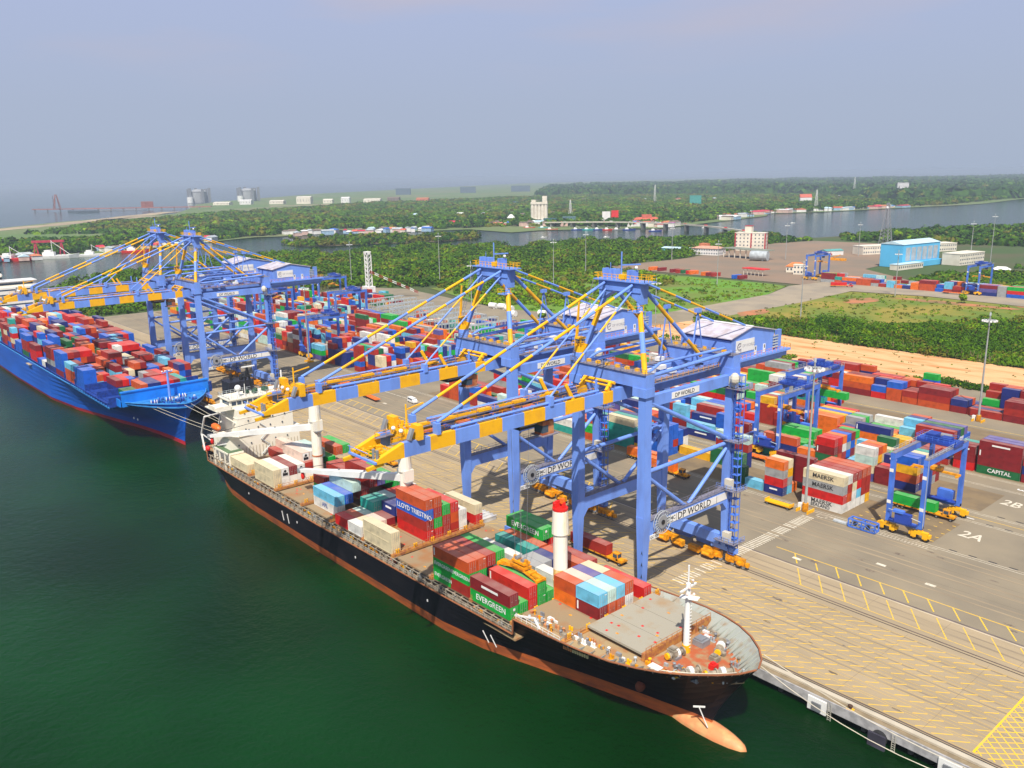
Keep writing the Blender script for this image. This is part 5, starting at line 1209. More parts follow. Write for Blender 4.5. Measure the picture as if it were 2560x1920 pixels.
# ------------------------------------------------------------------ rubber tyred yard gantries
def rtg(x, y, label, z=0, spr=None, box=None, gauge=23.0, mty=.7):
    t = thing('yard_gantry_crane', (x, y, z), label, 'crane', 'blue yard gantry cranes on rubber tyres')
    W = 4.2; Hh = 21.6; G = gauge
    for ly in (0, G):
        for sx in (-1, 1):
            MB().mt(RBLUE).beam((sx*W, ly, 3.2), (sx*W, ly, Hh), 1.0, 1.25, up=(0,1,0)).build('leg', t)
        b = MB().mt(RBLUE).box(-W-.5, ly-.5, 3.0, W+.5, ly+.5, 3.9); b.mt(DBLUE).box(-W+.6, ly-1.6, 3.95, W-.6, ly-.6 if ly == 0 else ly+.6, 4.1)
        b.build('sill_beam', t)
        b = MB().mt(YEL)
        for sx in (-1, 1):
            c = sx*W; b.box(c-2.0, ly-.6, 1.7, c+2.0, ly+.6, 2.5).box(c-.5, ly-.5, 2.4, c+.5, ly+.5, 3.1)
            for k in (-1, 1): b.box(c+k*1.45-.65, ly-.75, .9, c+k*1.45+.65, ly-.45, 2.6); b.cb((c+k*2.4, ly, 1.7), (.5, 1.2, .9))
        o = b.build('bogie', t)
        for sx in (-1, 1):
            for k in (-1, 1): MB().mt(RUBBER).tube((sx*W+k*1.45, ly-.4, .75), (sx*W+k*1.45, ly+.4, .75), .75, 12).mt(YEL).tube((sx*W+k*1.45, ly-.43, .75), (sx*W+k*1.45, ly+.43, .75), .3, 8).build('wheel', o)
    for sx in (-1, 1):
        b = MB().mt(RBLUE).box(sx*W-.55, -.7, Hh-1.6, sx*W+.55, G+.7, Hh); o = b.build('main_girder', t)
        MB().mt(WALK).box(sx*W-.6, -.7, Hh+.01, sx*W+.6, G+.7, Hh+.1).mt(LGREY).rail([(sx*(W+.55),-.6,Hh+.1),(sx*(W+.55),G+.6,Hh+.1)], step=2).build('walkway', o)
    b = MB().mt(WHITE)
    for sx in (-1, 1):
        for z_ in (8, 16.5): b.box(sx*W-.52, -.66, z_, sx*W+.52, -.63, z_+.9)
    b.build('white_plate', t)
    b = MB().mt(DBLUE).box(-1.8, -2.0, 4.0, 2.2, -.7, 6.6).mt(RBLUE).box(-2.3, -2.3, 6.6, .4, -.9, 7.2); b.build('engine_housing', t)
    b = MB().mt(RBLUE).box(-2.0, G+.7, 4.0, 2.2, G+2.2, 6.4); b.build('electrical_housing', t)
    ty = G*mty
    b = MB().mt(DBLUE).box(-W-1, ty-2.8, Hh+.2, W+1, ty+2.8, Hh+.9).box(-3, ty-1.8, Hh+.9, -.4, ty+1.8, Hh+2.4).box(.6, ty-1.4, Hh+.9, 3.2, ty+1.2, Hh+1.9)
    b.mt(GREY).tube((-2.4, ty+2, Hh+1.6), (2.4, ty+2, Hh+1.6), .6, 10); b.mt(RBLUE).rail([(-W-.9,ty-2.7,Hh+.9),(W+.9,ty-2.7,Hh+.9),(W+.9,ty+2.7,Hh+.9),(-W-.9,ty+2.7,Hh+.9),(-W-.9,ty-2.7,Hh+.9)], step=1.3)
    o = b.build('trolley', t)
    MB().mt(DBLUE).box(W-1.7, ty-2.6, Hh-3.2, W-.2, ty-.6, Hh-.9).mt(GLASS).box(W-1.72, ty-2.63, Hh-2.7, W-.18, ty-1.4, Hh-1.5).build('operator_cab', o)
    b = MB().mt(LGREY).beam((W+.6, -.4, 3.5), (W+.6, -.4, Hh), .12, .12).path([(-W+.4,-1.2,6.8),(0,-1.4,6.2),(W+.3,-1.2,5.4)], .1, 4); b.build('cable_run', t)
    if spr:
        sy, sz = spr
        s = MB().mt(DYEL).box(-6, sy-.4, sz+.3, 6, sy+.4, sz+.8)
        for e_ in (-1, 1): s.box(e_*5.8-.3, sy-1.2, sz, e_*5.8+.3, sy+1.2, sz+.5)
        s.box(-1.8, sy-1, sz+.9, 1.8, sy+1, sz+1.7)
        for e_ in (-1, 1): s.beam((e_*1.2, sy, sz+1.6), (e_*1.2, sy, Hh), .05, .05)
        s.build('spreader', t)
    return t
rtg(-89.6, 211.0, 'front blue yard gantry with orange wheels parked beside the painted 2A', spr=(16, 13.5), mty=.72)
rtg(-150, 242.0, 'blue yard gantry over the second block behind the nearest quay crane', spr=(10, 14))
rtg(-158.5, 274.0, 'blue yard gantry holding a green container beside the back row', spr=(19, 12.5), mty=.75)
cont_g = bpy.data.objects.new('shipping_container', container_mesh('green', L40, False)); COL.objects.link(cont_g); cont_g.location = (-158.5-3, 291.9, 10.0)
tag(cont_g, 'bright green long container hanging under the third yard gantry', 'container')
rtg(-410, 211.0, 'blue yard gantry in the left yard beside the orange footed lamp mast', spr=(12, 13))
rtg(-491, 274.0, 'blue yard gantry in front of the red and white mobile crane', spr=(15, 15))
rtg(-534, 243.0, 'blue yard gantry behind the house of the third quay crane', spr=(15, 15))
rtg(-584, 274.0, 'farther blue yard gantry at the left end of the yard', spr=(15, 15)); rtg(-573, 307.0, 'farthest left blue yard gantry near the trees', spr=(15, 15))
rtg(-300, 274.0, 'blue yard gantry partly hidden behind the second quay crane', spr=(12, 14))
rtg(-393, 688.0, 'distant blue gantry at the road end of the inland container row', spr=(16, 14)); rtg(-256, 680.5, 'distant blue gantry among the inland container row at far right', spr=(15, 12))

# ------------------------------------------------------------------ high mast lamps
def mast(x, y, h, label, near=False, base=None):
    t = thing('high_mast_lamp', (x, y, 0), label, 'lamp mast', 'tall lamp masts round the yard')
    MB().mt(mat('mast_grey_paint', (.33,.34,.33), .55)).tube((0,0,0),(0,0,h),.42,10,.2).build('pole', t)
    b = MB().mt(LGREY)
    for k in range(16):
        a, a2 = k*math.pi/8, (k+1)*math.pi/8; b.beam((1.9*math.cos(a),1.9*math.sin(a),h-1.6),(1.9*math.cos(a2),1.9*math.sin(a2),h-1.6),.14,.14)
    for k in range(4): a = k*math.pi/2; b.beam((0,0,h-1.2),(1.9*math.cos(a),1.9*math.sin(a),h-1.6),.12,.12)
    b.tube((0,0,h),(0,0,h+1.1),.35,8).tube((0,0,h+1.1),(0,0,h+2.2),.03,4); hd = b.build('lamp_ring', t)
    for k in range(12 if near else 8):
        a = k*2*math.pi/(12 if near else 8); c = Vector((2.1*math.cos(a), 2.1*math.sin(a), h-1.9)); d = Vector((math.cos(a), math.sin(a), 0))
        MB().mt(WHITE).beam(c-d*.35, c+d*.55, .62, .5).build('floodlight', hd)
    if near:
        b = MB().mt(DYEL)
        for k in range(6): b.tube((0,0,.2+k*.42),(0,0,.42+k*.42),.85,10)
        b.mt(YEL).box(-1.8,-1.8,0,-1.5,1.8,.9).box(1.5,-1.8,0,1.8,1.8,.9).mt(WHITE).box(-2.4,.2,0,-1.3,1.2,1.9)
        b.build('striped_base', t)
    return t
mast(-115.5, 207.6, 42.5, 'tall lamp mast with striped base beside the stacked grey containers', True)
mast(-118.2, 333.5, 40, 'lamp mast standing before the back row of containers at right', True)
mast(-398.5, 206.8, 40, 'lamp mast with orange base among the navy containers of the left yard', True)
for x, y, h, lb in ((-586, 607, 38, 'lamp mast standing in the mangrove left of the bare yard'), (-506, 833, 38, 'lamp mast behind the white building, in front of the river'),
    (-667, 393, 38, 'leftmost distant lamp mast, left of the mobile crane'), (-432, 607, 36, 'lamp mast at the edge of the bright grass field'), (-287, 494, 36, 'lamp mast rising from the near thicket'),
    (-294, 638, 33, 'lamp mast by the road bend in front of the blue hall'), (-353, 925, 40, 'lamp mast right of the blue hall, left one of two'), (-338, 937, 47, 'lamp mast right of the blue hall, taller right one of two'),
    (-598, 755, 36, 'lamp mast by the white and pink roofed building'), (-468, 918, 36, 'lamp mast just left of the blue hall'), (-300, 366, 36, 'lamp mast behind the nearest crane house'), (-470, 372, 34, 'lamp mast by the white tanks'), (-640, 470, 42, 'lamp mast in the trees behind the second crane'), (-520, 500, 40, 'lamp mast in the trees behind the nearest crane')):
    mast(x, y, h, lb)
rng2 = random.Random(5)
# ------------------------------------------------------------------ vehicles
def wheel(b, x, y, z, r=.5, w=.35): b.mt(RUBBER).tube((x, y-w/2, z), (x, y+w/2, z), r, 10); b.mt(GREY).tube((x, y-w/2-.01, z), (x, y+w/2+.01, z), r*.45, 8)
def tractor(x, y, label, rz=0, trailer='red', twin=False, col=DYEL, z=0):
    """yard tractor facing +X in local coordinates, trailer behind it"""
    t = thing('yard_truck', (x, y, z), label, 'truck', 'yard tractors and trailers on the terminal', rz)
    if col:
        b = MB().mt(col).box(-1.2,-1.2,.95,4.2,1.2,1.25).box(2.4,-1.2,1.2,4.3,.15,1.75); b.build('chassis', t)
        b = MB().mt(col).box(1.3,-1.2,1.25,3.0,.2,3.0); b.mt(GLASS).box(3.0,-1.1,1.9,3.03,.1,2.8).box(1.5,-1.23,1.9,2.8,-1.2,2.8).box(1.5,.2,1.9,2.8,.23,2.8); b.mt(col).box(1.2,-1.25,3.0,3.1,.25,3.1); b.build('cab', t)
        for xx in (3.4, -.3):
            for yy in (-1.0, 1.0): b = MB(); wheel(b, xx, yy, .52); b.build('wheel', t)
    b = MB().mt(DYEL if trailer != 'flat' else ORANGE).box(-13.4,-1.2,1.05,-.6,-.85,1.4).box(-13.4,.85,1.05,-.6,1.2,1.4)
    for k in range(7): b.box(-13.3+k*2.1,-1.2,1.1,-12.9+k*2.1,1.2,1.35)
    if trailer == 'flat': b.box(-13.2,-1.1,1.36,-.8,1.1,1.42)
    b.build('trailer', t)
    for xx in (-12.2,-10.9,-9.6):
        for yy in (-1.0, 1.0): b = MB(); wheel(b, xx, yy, .52); b.build('wheel', t)
    if trailer not in (None, 'flat'):
        o = bpy.data.objects.new('shipping_container', container_mesh(trailer, L40, True)); COL.objects.link(o); o.matrix_world = Matrix.Translation((x, y, z)) @ Matrix.Rotation(rz, 4, 'Z') @ Matrix.Translation((-13.0, -1.22, 1.42))
        tag(o, f"{CN[trailer]} long container riding on a yard trailer, {label.split(', ')[-1]}", 'container')
tractor(-131.0, 145.2, 'orange yard tractor with a red container, under the nearest quay crane', trailer='brick')
tractor(-230.5, 146.0, 'orange yard tractor with a green container, beside the white ship crane post', trailer='green')
tractor(-302.0, 187.4, 'empty orange flatbed trailer, alone on the open apron', R(-6), 'flat', col=None)
tractor(-88.5, 229.8, 'yellow yard tractor with a green container, behind the front yard gantry', trailer='green')
tractor(-168, 208.8, 'yard tractor with an orange container, behind the nearest crane', trailer='orange'); tractor(-186, 239.2, 'yard tractor with empty trailer, second lane behind the crane', trailer='flat'); tractor(-146, 236.8, 'yard tractor with empty trailer, near the front gantry row', trailer='flat')
tractor(-158, 205.2, 'yard tractor with an orange container, right of the previous one', trailer='orange'); tractor(-260, 208.5, 'yard tractor with a red container, left part of front lane', trailer='red') if False else None
tractor(-345, 663, 'truck with a red container, on the inland road', R(35), 'red', col=REDP); tractor(-262, 676, 'yellow yard truck, beside the inland container row', 0, 'flat', col=YEL)
t = thing('minibus', (-291.5, 197.5, 0), 'white minibus with dark windows on the open apron', 'minibus', rz=R(-8))
b = MB().mt(WHITE).add([(-2.7,-1,.45),(2.7,-1,.45),(2.7,1,.45),(-2.7,1,.45),(-2.7,-1,1.3),(2.75,-1,1.2),(2.75,1,1.2),(-2.7,1,1.3),(-2.6,-.92,2.3),(1.7,-.92,2.3),(1.7,.92,2.3),(-2.6,.92,2.3)],
    [(0,3,2,1),(0,1,5,4),(1,2,6,5),(2,3,7,6),(3,0,4,7),(4,5,9,8),(5,6,10,9),(6,7,11,10),(7,4,8,11),(8,9,10,11)]); b.build('body', t)
b = MB().mt(GLASS).box(-2.3,-1.0,1.4,1.5,-.955,2.05).box(-2.3,.955,1.4,1.5,1.0,2.05); b.add([(2.5,-.9,1.35),(2.5,.9,1.35),(1.85,.85,2.2),(1.85,-.85,2.2)], [(0,1,2,3)]); b.add([(-2.72,-.8,1.4),(-2.72,.8,1.4),(-2.67,.8,2.1),(-2.67,-.8,2.1)], [(0,3,2,1)]); b.build('window', t)
for xx in (1.7,-1.7):
    for yy in (-.92,.92): b = MB(); wheel(b, xx, yy, .36, .36, .22); b.build('wheel', t)
# trailer beside the mast, blue spreader frame on the ground, orange spreaders under the cranes
t = thing('yellow_trailer', (-122.5, 205.8, 0), 'small yellow trailer frame left of the striped mast base', 'trailer')
MB().mt(YEL).box(-4,-1.1,.8,4,1.1,1.15).box(-4,-1.15,1.15,-3.8,1.15,1.7).box(3.8,-1.15,1.15,4,1.15,1.7).build('frame', t)
for xx in (-3.2,3.2):
    for yy in (-.95,.95): b = MB(); wheel(b, xx, yy, .42, .42); b.build('wheel', t)
t = thing('cable_reel_frame', (-98.5, 207.3, 0), 'blue steel frame with two fans lying beside the front yard gantry', 'steel frame')
b = MB().mt(RBLUE)
for yy in (-1.1,1.1):
    for z_ in (.3,2.4): b.beam((-3.6,yy,z_),(3.6,yy,z_),.28,.28)
    for xx in (-3.6,0,3.6): b.beam((xx,yy,.3),(xx,yy,2.4),.28,.28)
    b.beam((-3.6,yy,.3),(0,yy,2.4),.12,.12).beam((0,yy,2.4),(3.6,yy,.3),.12,.12)
for xx in (-3.6,0,3.6):
    for z_ in (.3,2.4): b.beam((xx,-1.1,z_),(xx,1.1,z_),.2,.2)
b.build('frame', t)
for xx in (-1.8,1.8): MB().mt(GREY).tube((xx,-.9,1.35),(xx,-1.0,1.35),.9,14).mt(DARK).tube((xx,-1.02,1.35),(xx,-1.05,1.35),.55,12).build('fan', t)
MB().mt(LGREY).box(-8.2,-.6,.1,-3.8,.6,.5).build('drawbar', t)
for i, (x, y, lb) in enumerate(((-119.5, 170.6, 'orange spare spreader lying under the nearest quay crane'), (-162.5, 170.6, 'orange spare spreader lying under the second quay crane'))):
    t = thing('spare_spreader', (x, y, 0), lb, 'spreader', 'orange spreaders on stands')
    b = MB().mt(ORANGE).box(-6,-.6,1.5,6,.6,2.2)
    for e_ in (-1,1): b.box(e_*5.7-.3,-1.2,1.2,e_*5.7+.3,1.2,1.8).box(e_*3-.7,-1.1,2.2,e_*3+.7,1.1,2.9)
    b.box(-1.6,-1.1,2.2,1.6,1.1,3.1); b.build('frame', t)
    b = MB().mt(GREY)
    for xx in (-4,4): b.box(xx-.3,-1,0,xx+.3,1,1.2)
    b.build('stand', t)
# hatch covers landed on the quay (grey panels beside the black ship)
for i, x in enumerate((-190, -182, -174)):
    b = MB().mt(mat('landed_hatch_grey', (.42,.42,.44), .7, col2=(.62,.60,.56), sc=.5)).box(x-3.4, 136.2, .05, x+3.4, 141.6, 1.0)
    for k in range(5): b.box(x-3.4+k*1.6, 136, 1.0, x-2.9+k*1.6, 141.8, 1.25)
    tag(b.build('landed_hatch_cover'), ['leftmost','middle','rightmost'][i]+' of the grey hatch panels lying on the quay edge', 'hatch cover', 'hatch covers landed on the quay')
b = MB().mt(BLUE).box(-151.5,136.3,.1,-143.5,139.5,2.7).mt(DBLUE).box(-151.52,136.28,.5,-147,136.3,2.2); tag(b.build('blue_cabin'), 'pale blue site cabin at the quay edge beside the black ship', 'cabin')
# fenders, ladders, bollards
k = 0
for x in np.arange(-288, -26, 11.6):
    if -262 < x < -76: continue
    t = thing('fender', (float(x), 130.4, -1.2), f'{ORD[min(k,28)]} rubber fender from the left along the visible quay edge', 'fender', 'rubber fenders on the quay wall'); k += 1
    if k % 2: MB().mt(RUBBER).tube((-.0,-.9,-.9),(-.0,.1,-.9),1.35,16).build('drum', t); MB().mt(mat('fender_panel_dark', (.06,.055,.08), .7, var=.4)).box(-1.5,-1.3,-2.4,1.5,-.9,.3).build('panel', t)
    else: MB().mt(WHITE).box(-1.8,-.25,-1.7,1.8,.05,.9).build('bracket', t); MB().mt(GREY).box(-.9,-.5,-1.3,.9,-.25,.2).build('panel', t)
    b = MB().mt(mat('pale_ladder', (.5,.48,.4), .7))
    for xx in (2.2, 2.8): b.beam((xx,-.3,-2.2),(xx,-.3,1.3),.07,.07)
    for q in range(7): b.beam((2.2,-.3,-2+q*.4),(2.8,-.3,-2+q*.4),.06,.06)
    b.build('ladder', t)
k = 0
for x in (-300, -284, -262, -62, -30):
    t = thing('bollard', (x, 131.4, -.25), f'mooring bollard on the quay ledge, {ORD[k]} from the left', 'bollard', 'mooring bollards'); k += 1
    MB().mt(YEL).box(-.6,-.5,0,.6,.5,.2).build('plate', t); MB().mt(mat('dark_brown_iron', (.07,.035,.02), .7)).tube((0,0,.2),(0,0,.8),.28,10,.34).ell((0,0,.85),(.5,.42,.22),10,5).build('head', t)
# mobile harbour crane in the left yard
t = thing('mobile_harbour_crane', (-586, 361, 0), 'white mobile harbour crane with red and white lattice boom lowered to the right', 'crane')
b = MB().mt(WHITE)
for xx in (-2.2,2.2):
    for yy in (-2.2,2.2): b.beam((xx,yy,8),(xx,yy,46),.8,.8)
for k in range(9): z = 9+k*4.2; b.beam((-2.2,-2.2,z),(2.2,-2.2,z+4),.4,.4).beam((2.2,-2.2,z),(2.2,2.2,z+4),.4,.4).beam((2.2,-2.2,z),(-2.2,-2.2,z+4),.4,.4)
b.box(-3.4,-2.6,44,2.6,2.6,47); b.build('tower', t)
MB().mt(WHITE).box(-7,-4,6,5,4,12).mt(DBLUE).box(-8,-4.5,1.5,8,4.5,5).build('machine_house', t)
b = MB(); A = Vector((2.5,0,27)); B = Vector((22,43,3.5)); n_ = 11
for k in range(n_):
    b.mt(WHITE if k % 2 else mat('dark_red_band', (.38,.03,.02), .5)); p, q = A.lerp(B,k/n_), A.lerp(B,(k+1)/n_)
    for ox, oz in ((-.9,-.9),(.9,-.9),(-.9,.9),(.9,.9)): b.beam(p+Vector((ox,-ox*.4,oz)), q+Vector((ox,-ox*.4,oz)), .5, .5)
    b.beam(p+Vector((-.9,.36,-.9)), q+Vector((.9,-.36,.9)), .35, .35).beam(p+Vector((.9,-.36,-.9)), q+Vector((-.9,.36,.9)), .35, .35)
b.build('lattice_boom', t); t.scale = (.8,.8,.78)
# grey reefer rack frames in the left yard
k = 0
for x0, y0 in ((-505,307),(-490,307),(-475,307),(-460,300),(-445,300),(-430,300),(-415,300),(-400,292),(-385,292),(-370,292)):
    b = MB().mt(LGREY); D = 30
    for s_ in range(4):
        z = .3+s_*3.0
        for xx in (0, 3): b.beam((x0+xx, y0, z+2.7), (x0+xx, y0+D, z+2.7), .3, .35)
        for yy in range(0, D+1, 5):
            b.beam((x0, y0+yy, z), (x0, y0+yy, z+2.9), .28, .28).beam((x0+3, y0+yy, z), (x0+3, y0+yy, z+2.9), .28, .28).beam((x0, y0+yy, z+2.7), (x0+3, y0+yy, z+2.7), .22, .22)
    tag(b.build('reefer_rack'), f'{ORD[k]} grey steel reefer rack from the left in the left yard', 'steel rack', 'grey steel racks in the left yard'); k += 1
for i, (x, y) in enumerate(((-474,392),(-466,394),(-455,391),(-436,377),(-422,392),(-408,398))):
    tag(MB().mt(WHITE).tube((x,y,2.1),(x+6,y+1,2.1),2,12).box(x+.5,y-1,0,x+1.2,y+1.6,1.2).box(x+4.6,y-.6,0,x+5.4,y+1.8,1.2).build('white_tank'), f'white storage tank lying by the left yard road, {ORD[i]} from the left', 'tank', 'white tanks by the yard road')
# ------------------------------------------------------------------ buildings
PLA = mat('cream_plaster', (.72,.66,.55), .8, var=.15, sc=.1); WPL = mat('white_plaster', (.74,.72,.70), .8, var=.12, sc=.1)
TILE = mat('orange_roof_tile', (.56,.19,.09), .8, var=.3, sc=.3); CYAN = mat('cyan_cladding', (.10,.47,.78), .55, var=.12, sc=.05); CYR = mat('pale_blue_sheet_roof', (.50,.66,.74), .6, var=.12)
BRB = mat('brown_shed_roof', (.20,.15,.12), .8, var=.3); RED2 = mat('maroon_wall_paint', (.42,.03,.04), .7)
def bld(name, x, y, z, rz, w, d, h, label, cat='building', wallm=WPL, roofm=None, roof='flat', floors=1, win=True, group=None, rh=1.5, wsp=3.):
    t = thing(name, (x, y, z), label, cat, group, rz)
    wl = MB().mt(wallm).box(-w/2,-d/2,0,w/2,d/2,h).build('wall', t)
    roofm = roofm or wallm
    if roof == 'flat':
        b = MB().mt(roofm).box(-w/2-.3,-d/2-.3,h+.003,w/2+.3,d/2+.3,h+.5)
    elif roof == 'hip':
        i = min(w,d)*.35; b = MB().mt(roofm).add([(-w/2-.8,-d/2-.8,h),(w/2+.8,-d/2-.8,h),(w/2+.8,d/2+.8,h),(-w/2-.8,d/2+.8,h),(-w/2+i,-d/2+i,h+rh),(w/2-i,-d/2+i,h+rh),(w/2-i,d/2-i,h+rh),(-w/2+i,d/2-i,h+rh)], [(0,1,5,4),(1,2,6,5),(2,3,7,6),(3,0,4,7),(4,5,6,7),(0,3,2,1)])
    else:
        b = MB().mt(roofm).add([(-w/2-.5,-d/2-.6,h),(w/2+.5,-d/2-.6,h),(w/2+.5,d/2+.6,h),(-w/2-.5,d/2+.6,h),(-w/2-.5,0,h+rh),(w/2+.5,0,h+rh)], [(0,1,5,4),(2,3,4,5),(0,4,3),(1,2,5),(0,3,2,1)])
    b.build('roof', t)
    if win:
        b = MB().mt(GLASS); fh = h/floors
        for f in range(floors):
            zz = f*fh+fh*.35; n = max(1, int(w/wsp))
            for k in range(n): xx = -w/2+(k+.5)*w/n; b.box(xx-.7,-d/2-.06,zz,xx+.7,-d/2-.003,zz+fh*.38)
            n = max(1, int(d/wsp))
            for k in range(n): yy = -d/2+(k+.5)*d/n; b.box(w/2+.003,yy-.7,zz,w/2+.06,yy+.7,zz+fh*.38)
        b.build('window', t)
    return t
VR = R(18)
t = bld('office_block', -602, 912, -.1, R(20), 36, 16, 21, 'white five storey office block with dark red corner strips near the river', floors=5, wallm=PLA, wsp=4.5)
b = MB().mt(RED2)
for xx in (-18.1, 1, 17.6): b.box(xx,-8.3,0,xx+1.6,-8.05,21)
b.box(18.05,-8,0,18.2,-6.5,21).box(18.05,6.5,0,18.2,8,21); b.build('red_strip', t)
MB().mt(PLA).box(-7,-5,21.5,1,5,29).mt(RED2).box(-7.3,-5.3,29,1.3,5.3,29.6).build('stair_tower', t)
t = thing('open_shed', (-548, 824, -.1), 'long open canopy with grey green roof in front of the office block', 'shed', rz=R(-8))
MB().mt(mat('grey_green_sheet_roof', (.24,.26,.20), .7)).box(-30,-9,9.5,30,9,10.4).build('roof', t)
for k in range(8): MB().mt(PLA).box(-29+k*8.1,-7,0,-28.2+k*8.1,-6.2,9.5).build('post', t)
MB().mt(mat('dark_shed_floor', (.12,.10,.09), .9)).box(-29,-6,.01,29,9,.1).build('floor', t)
t = thing('storage_tank', (-521, 806, 0), 'big grey cylindrical tank lying at the right end of the canopy', 'tank')
MB().mt(LGREY).tube((-9,-2,5.4),(9,2,5.4),5.2,20).build('shell', t); MB().mt(GREY).box(-6,-3,0,-5,3,3).box(5,-3,0,6,3,3).build('saddle', t)
bld('office_building', -609, 836, -.1, R(10), 34, 20, 7.5, 'low white building with orange pink roof left of the office block', roofm=mat('pink_tile_roof', (.60,.32,.22), .8), roof='hip', floors=2, rh=2.2)
b = MB().mt(TILE).box(-624,838,9,-614,846,12); tag(b.build('roof_pavilion'), 'small orange roofed pavilion on the low white building', 'roof pavilion')
bld('long_shed', -652, 838, -.1, R(10), 42, 16, 5, 'long pale blue roofed shed at the river trees', roofm=CYR, wallm=CYAN, roof='gable', win=False, rh=1.4)
t = bld('blue_hall', -386, 862, -.1, R(82), 62, 24, 22, 'tall cyan blue hall with pale sheet roof', 'hall', wallm=CYAN, roofm=CYR, roof='gable', win=False, rh=3.2)
b = MB().mt(mat('grey_louvres', (.42,.46,.50), .6))
for k in range(6): b.box(-26+k*9.2,-12.1,6,-18.6+k*9.2,-12.01,19)
b.build('louvre_panel', t); MB().mt(CYAN).box(-33,-16,0,33,-12.02,5.2).build('lean_to', t)
bld('annex', -372, 826, -.1, R(82), 40, 9, 5, 'row of cream doorways at the foot of the blue hall', wallm=PLA, roofm=CYR)
bld('office_building', -352, 905, -.1, R(82), 44, 18, 11, 'cream two storey offices right of the blue hall', floors=3, wallm=PLA)
bld('office_building', -470, 960, -.1, R(65), 46, 18, 9, 'cream low offices left of the blue hall, nearer one', floors=2, wallm=PLA); bld('office_building', -432, 1030, -.1, R(65), 42, 18, 9, 'cream low offices left of the blue hall, farther one', floors=2, wallm=PLA)
bld('shed', -498, 915, -.1, R(65), 22, 12, 5, 'small green roofed shed left of the cream offices', roofm=mat('green_sheet_roof', (.10,.34,.32), .7), roof='gable', win=False)
bld('gate_house', -436, 737, -.1, R(20), 16, 12, 5.5, 'small cream house with bright orange tile roof beside the distant gantry', roofm=mat('bright_orange_tile', (.72,.20,.05), .8), roof='hip', wallm=PLA, rh=3.4)
bld('weigh_house', -424, 722, -.1, R(20), 9, 7, 8.5, 'cream two storey hut right of the orange roofed house', wallm=PLA, floors=2)
t = thing('fuel_canopy', (-449, 690, -.1), 'red topped fuel station canopy on thin posts', 'canopy', rz=R(-5))
MB().mt(REDP).box(-12,-5,5.6,12,5,6.4).build('roof', t)
for k in range(6): MB().mt(PLA).box(-11+k*4.3,-4,0,-10.6+k*4.3,-3.6,5.6).build('post', t)
for i, (x, y, c, lb) in enumerate(((-548,659,'orange','leftmost orange box in the line by the bright grass field'),(-537,659,'maroon','second box, dark red, in the line by the grass field'),(-520,657,'maroon','third box, dark red, in the line by the grass field'),
    (-513,657,'brick','fourth box, brick red, in the line by the grass field'),(-507,657,'dkgreen','dark green box in the line by the grass field'),(-500,656,'red','bright red box in the line by the grass field'),(-496.5,656,'orange','orange box right of the bright red one by the grass'),
    (-482,655,'orange','orange box of the trio at the field edge'),(-476.5,655,'maroon','middle dark box of the trio at the field edge'),(-471,655,'brick','right box of the trio at the field edge'),(-447,653,'blue','blue box at the field corner by the road'),(-441,653,'maroon','dark red box at the field corner by the road'))):
    o = bpy.data.objects.new('shipping_container', container_mesh(c, L20, False)); COL.objects.link(o); o.location = (x, y, -.05); o.rotation_euler.z = R(80); o.scale = (1.6, 1.25, 1.25)
    tag(o, lb, 'container', 'boxes lined up along the grass field')
b = MB().mt(DYEL).box(-470,858,0,-452,862,2.4).beam((-468,860,2),(-458,860,6),.8,.8); tag(b.build('mobile_crane_truck'), 'orange yellow crane truck parked before the blue hall', 'truck')
tractor(-497, 906, 'distant truck with a red container, left of the sheds', R(60), 'maroon', col=REDP)
t = thing('lattice_tower', (-521, 1090, -.1), 'grey lattice telecom tower in front of the wide river', 'tower')
b = MB().mt(GREY)
for sx in (-1,1):
    for sy in (-1,1): b.beam((sx*6,sy*6,0),(sx*1,sy*1,52),.7,.7)
for k in range(12):
    z = k*4.2; a = 6-5*z/52; a2 = 6-5*(z+4.2)/52
    for sx in (-1,1): b.beam((sx*a,-a,z),(-sx*a2,-a2,z+4.2),.4,.4).beam((a,sx*a,z),(a2,-sx*a2,z+4.2),.4,.4)
b.build('mast_frame', t); MB().mt(WHITE).ell((0,-2,46),(1.6,1,1.6),8,6).build('dish', t)
b = MB().mt(BRB)
for k in range(46):
    x = -330+random.uniform(-100,330); y = 1010+random.uniform(-40,260); 
for i in range(26):
    x = -300+i*14+rng2.uniform(-4,4); y = 1060+rng2.uniform(-50,120)
    bld('low_shed', x, y, -.2, R(75)+rng2.uniform(-.1,.1), rng2.uniform(10,26), rng2.uniform(7,12), rng2.uniform(3,5), f'low industrial shed behind the blue hall, {ORD[i]} from the left', 'shed', wallm=rng2.choice([BRB,PLA,GREY]), roofm=rng2.choice([BRB,BRB,MATS['green_sheet_roof'],LGREY,TILE]), roof='gable', win=False, group='low sheds beyond the blue hall')
bld('tent', -300, 860, 0, .3, 14, 10, 1.5, 'white tent roof in the scrub right of the offices', 'tent', roof='hip', rh=2.5, win=False); bld('tent', -286, 805, 0, .3, 12, 10, 1, 'blue tarpaulin shelter in the scrub', 'tent', wallm=CYAN, roof='hip', rh=2.5, win=False)
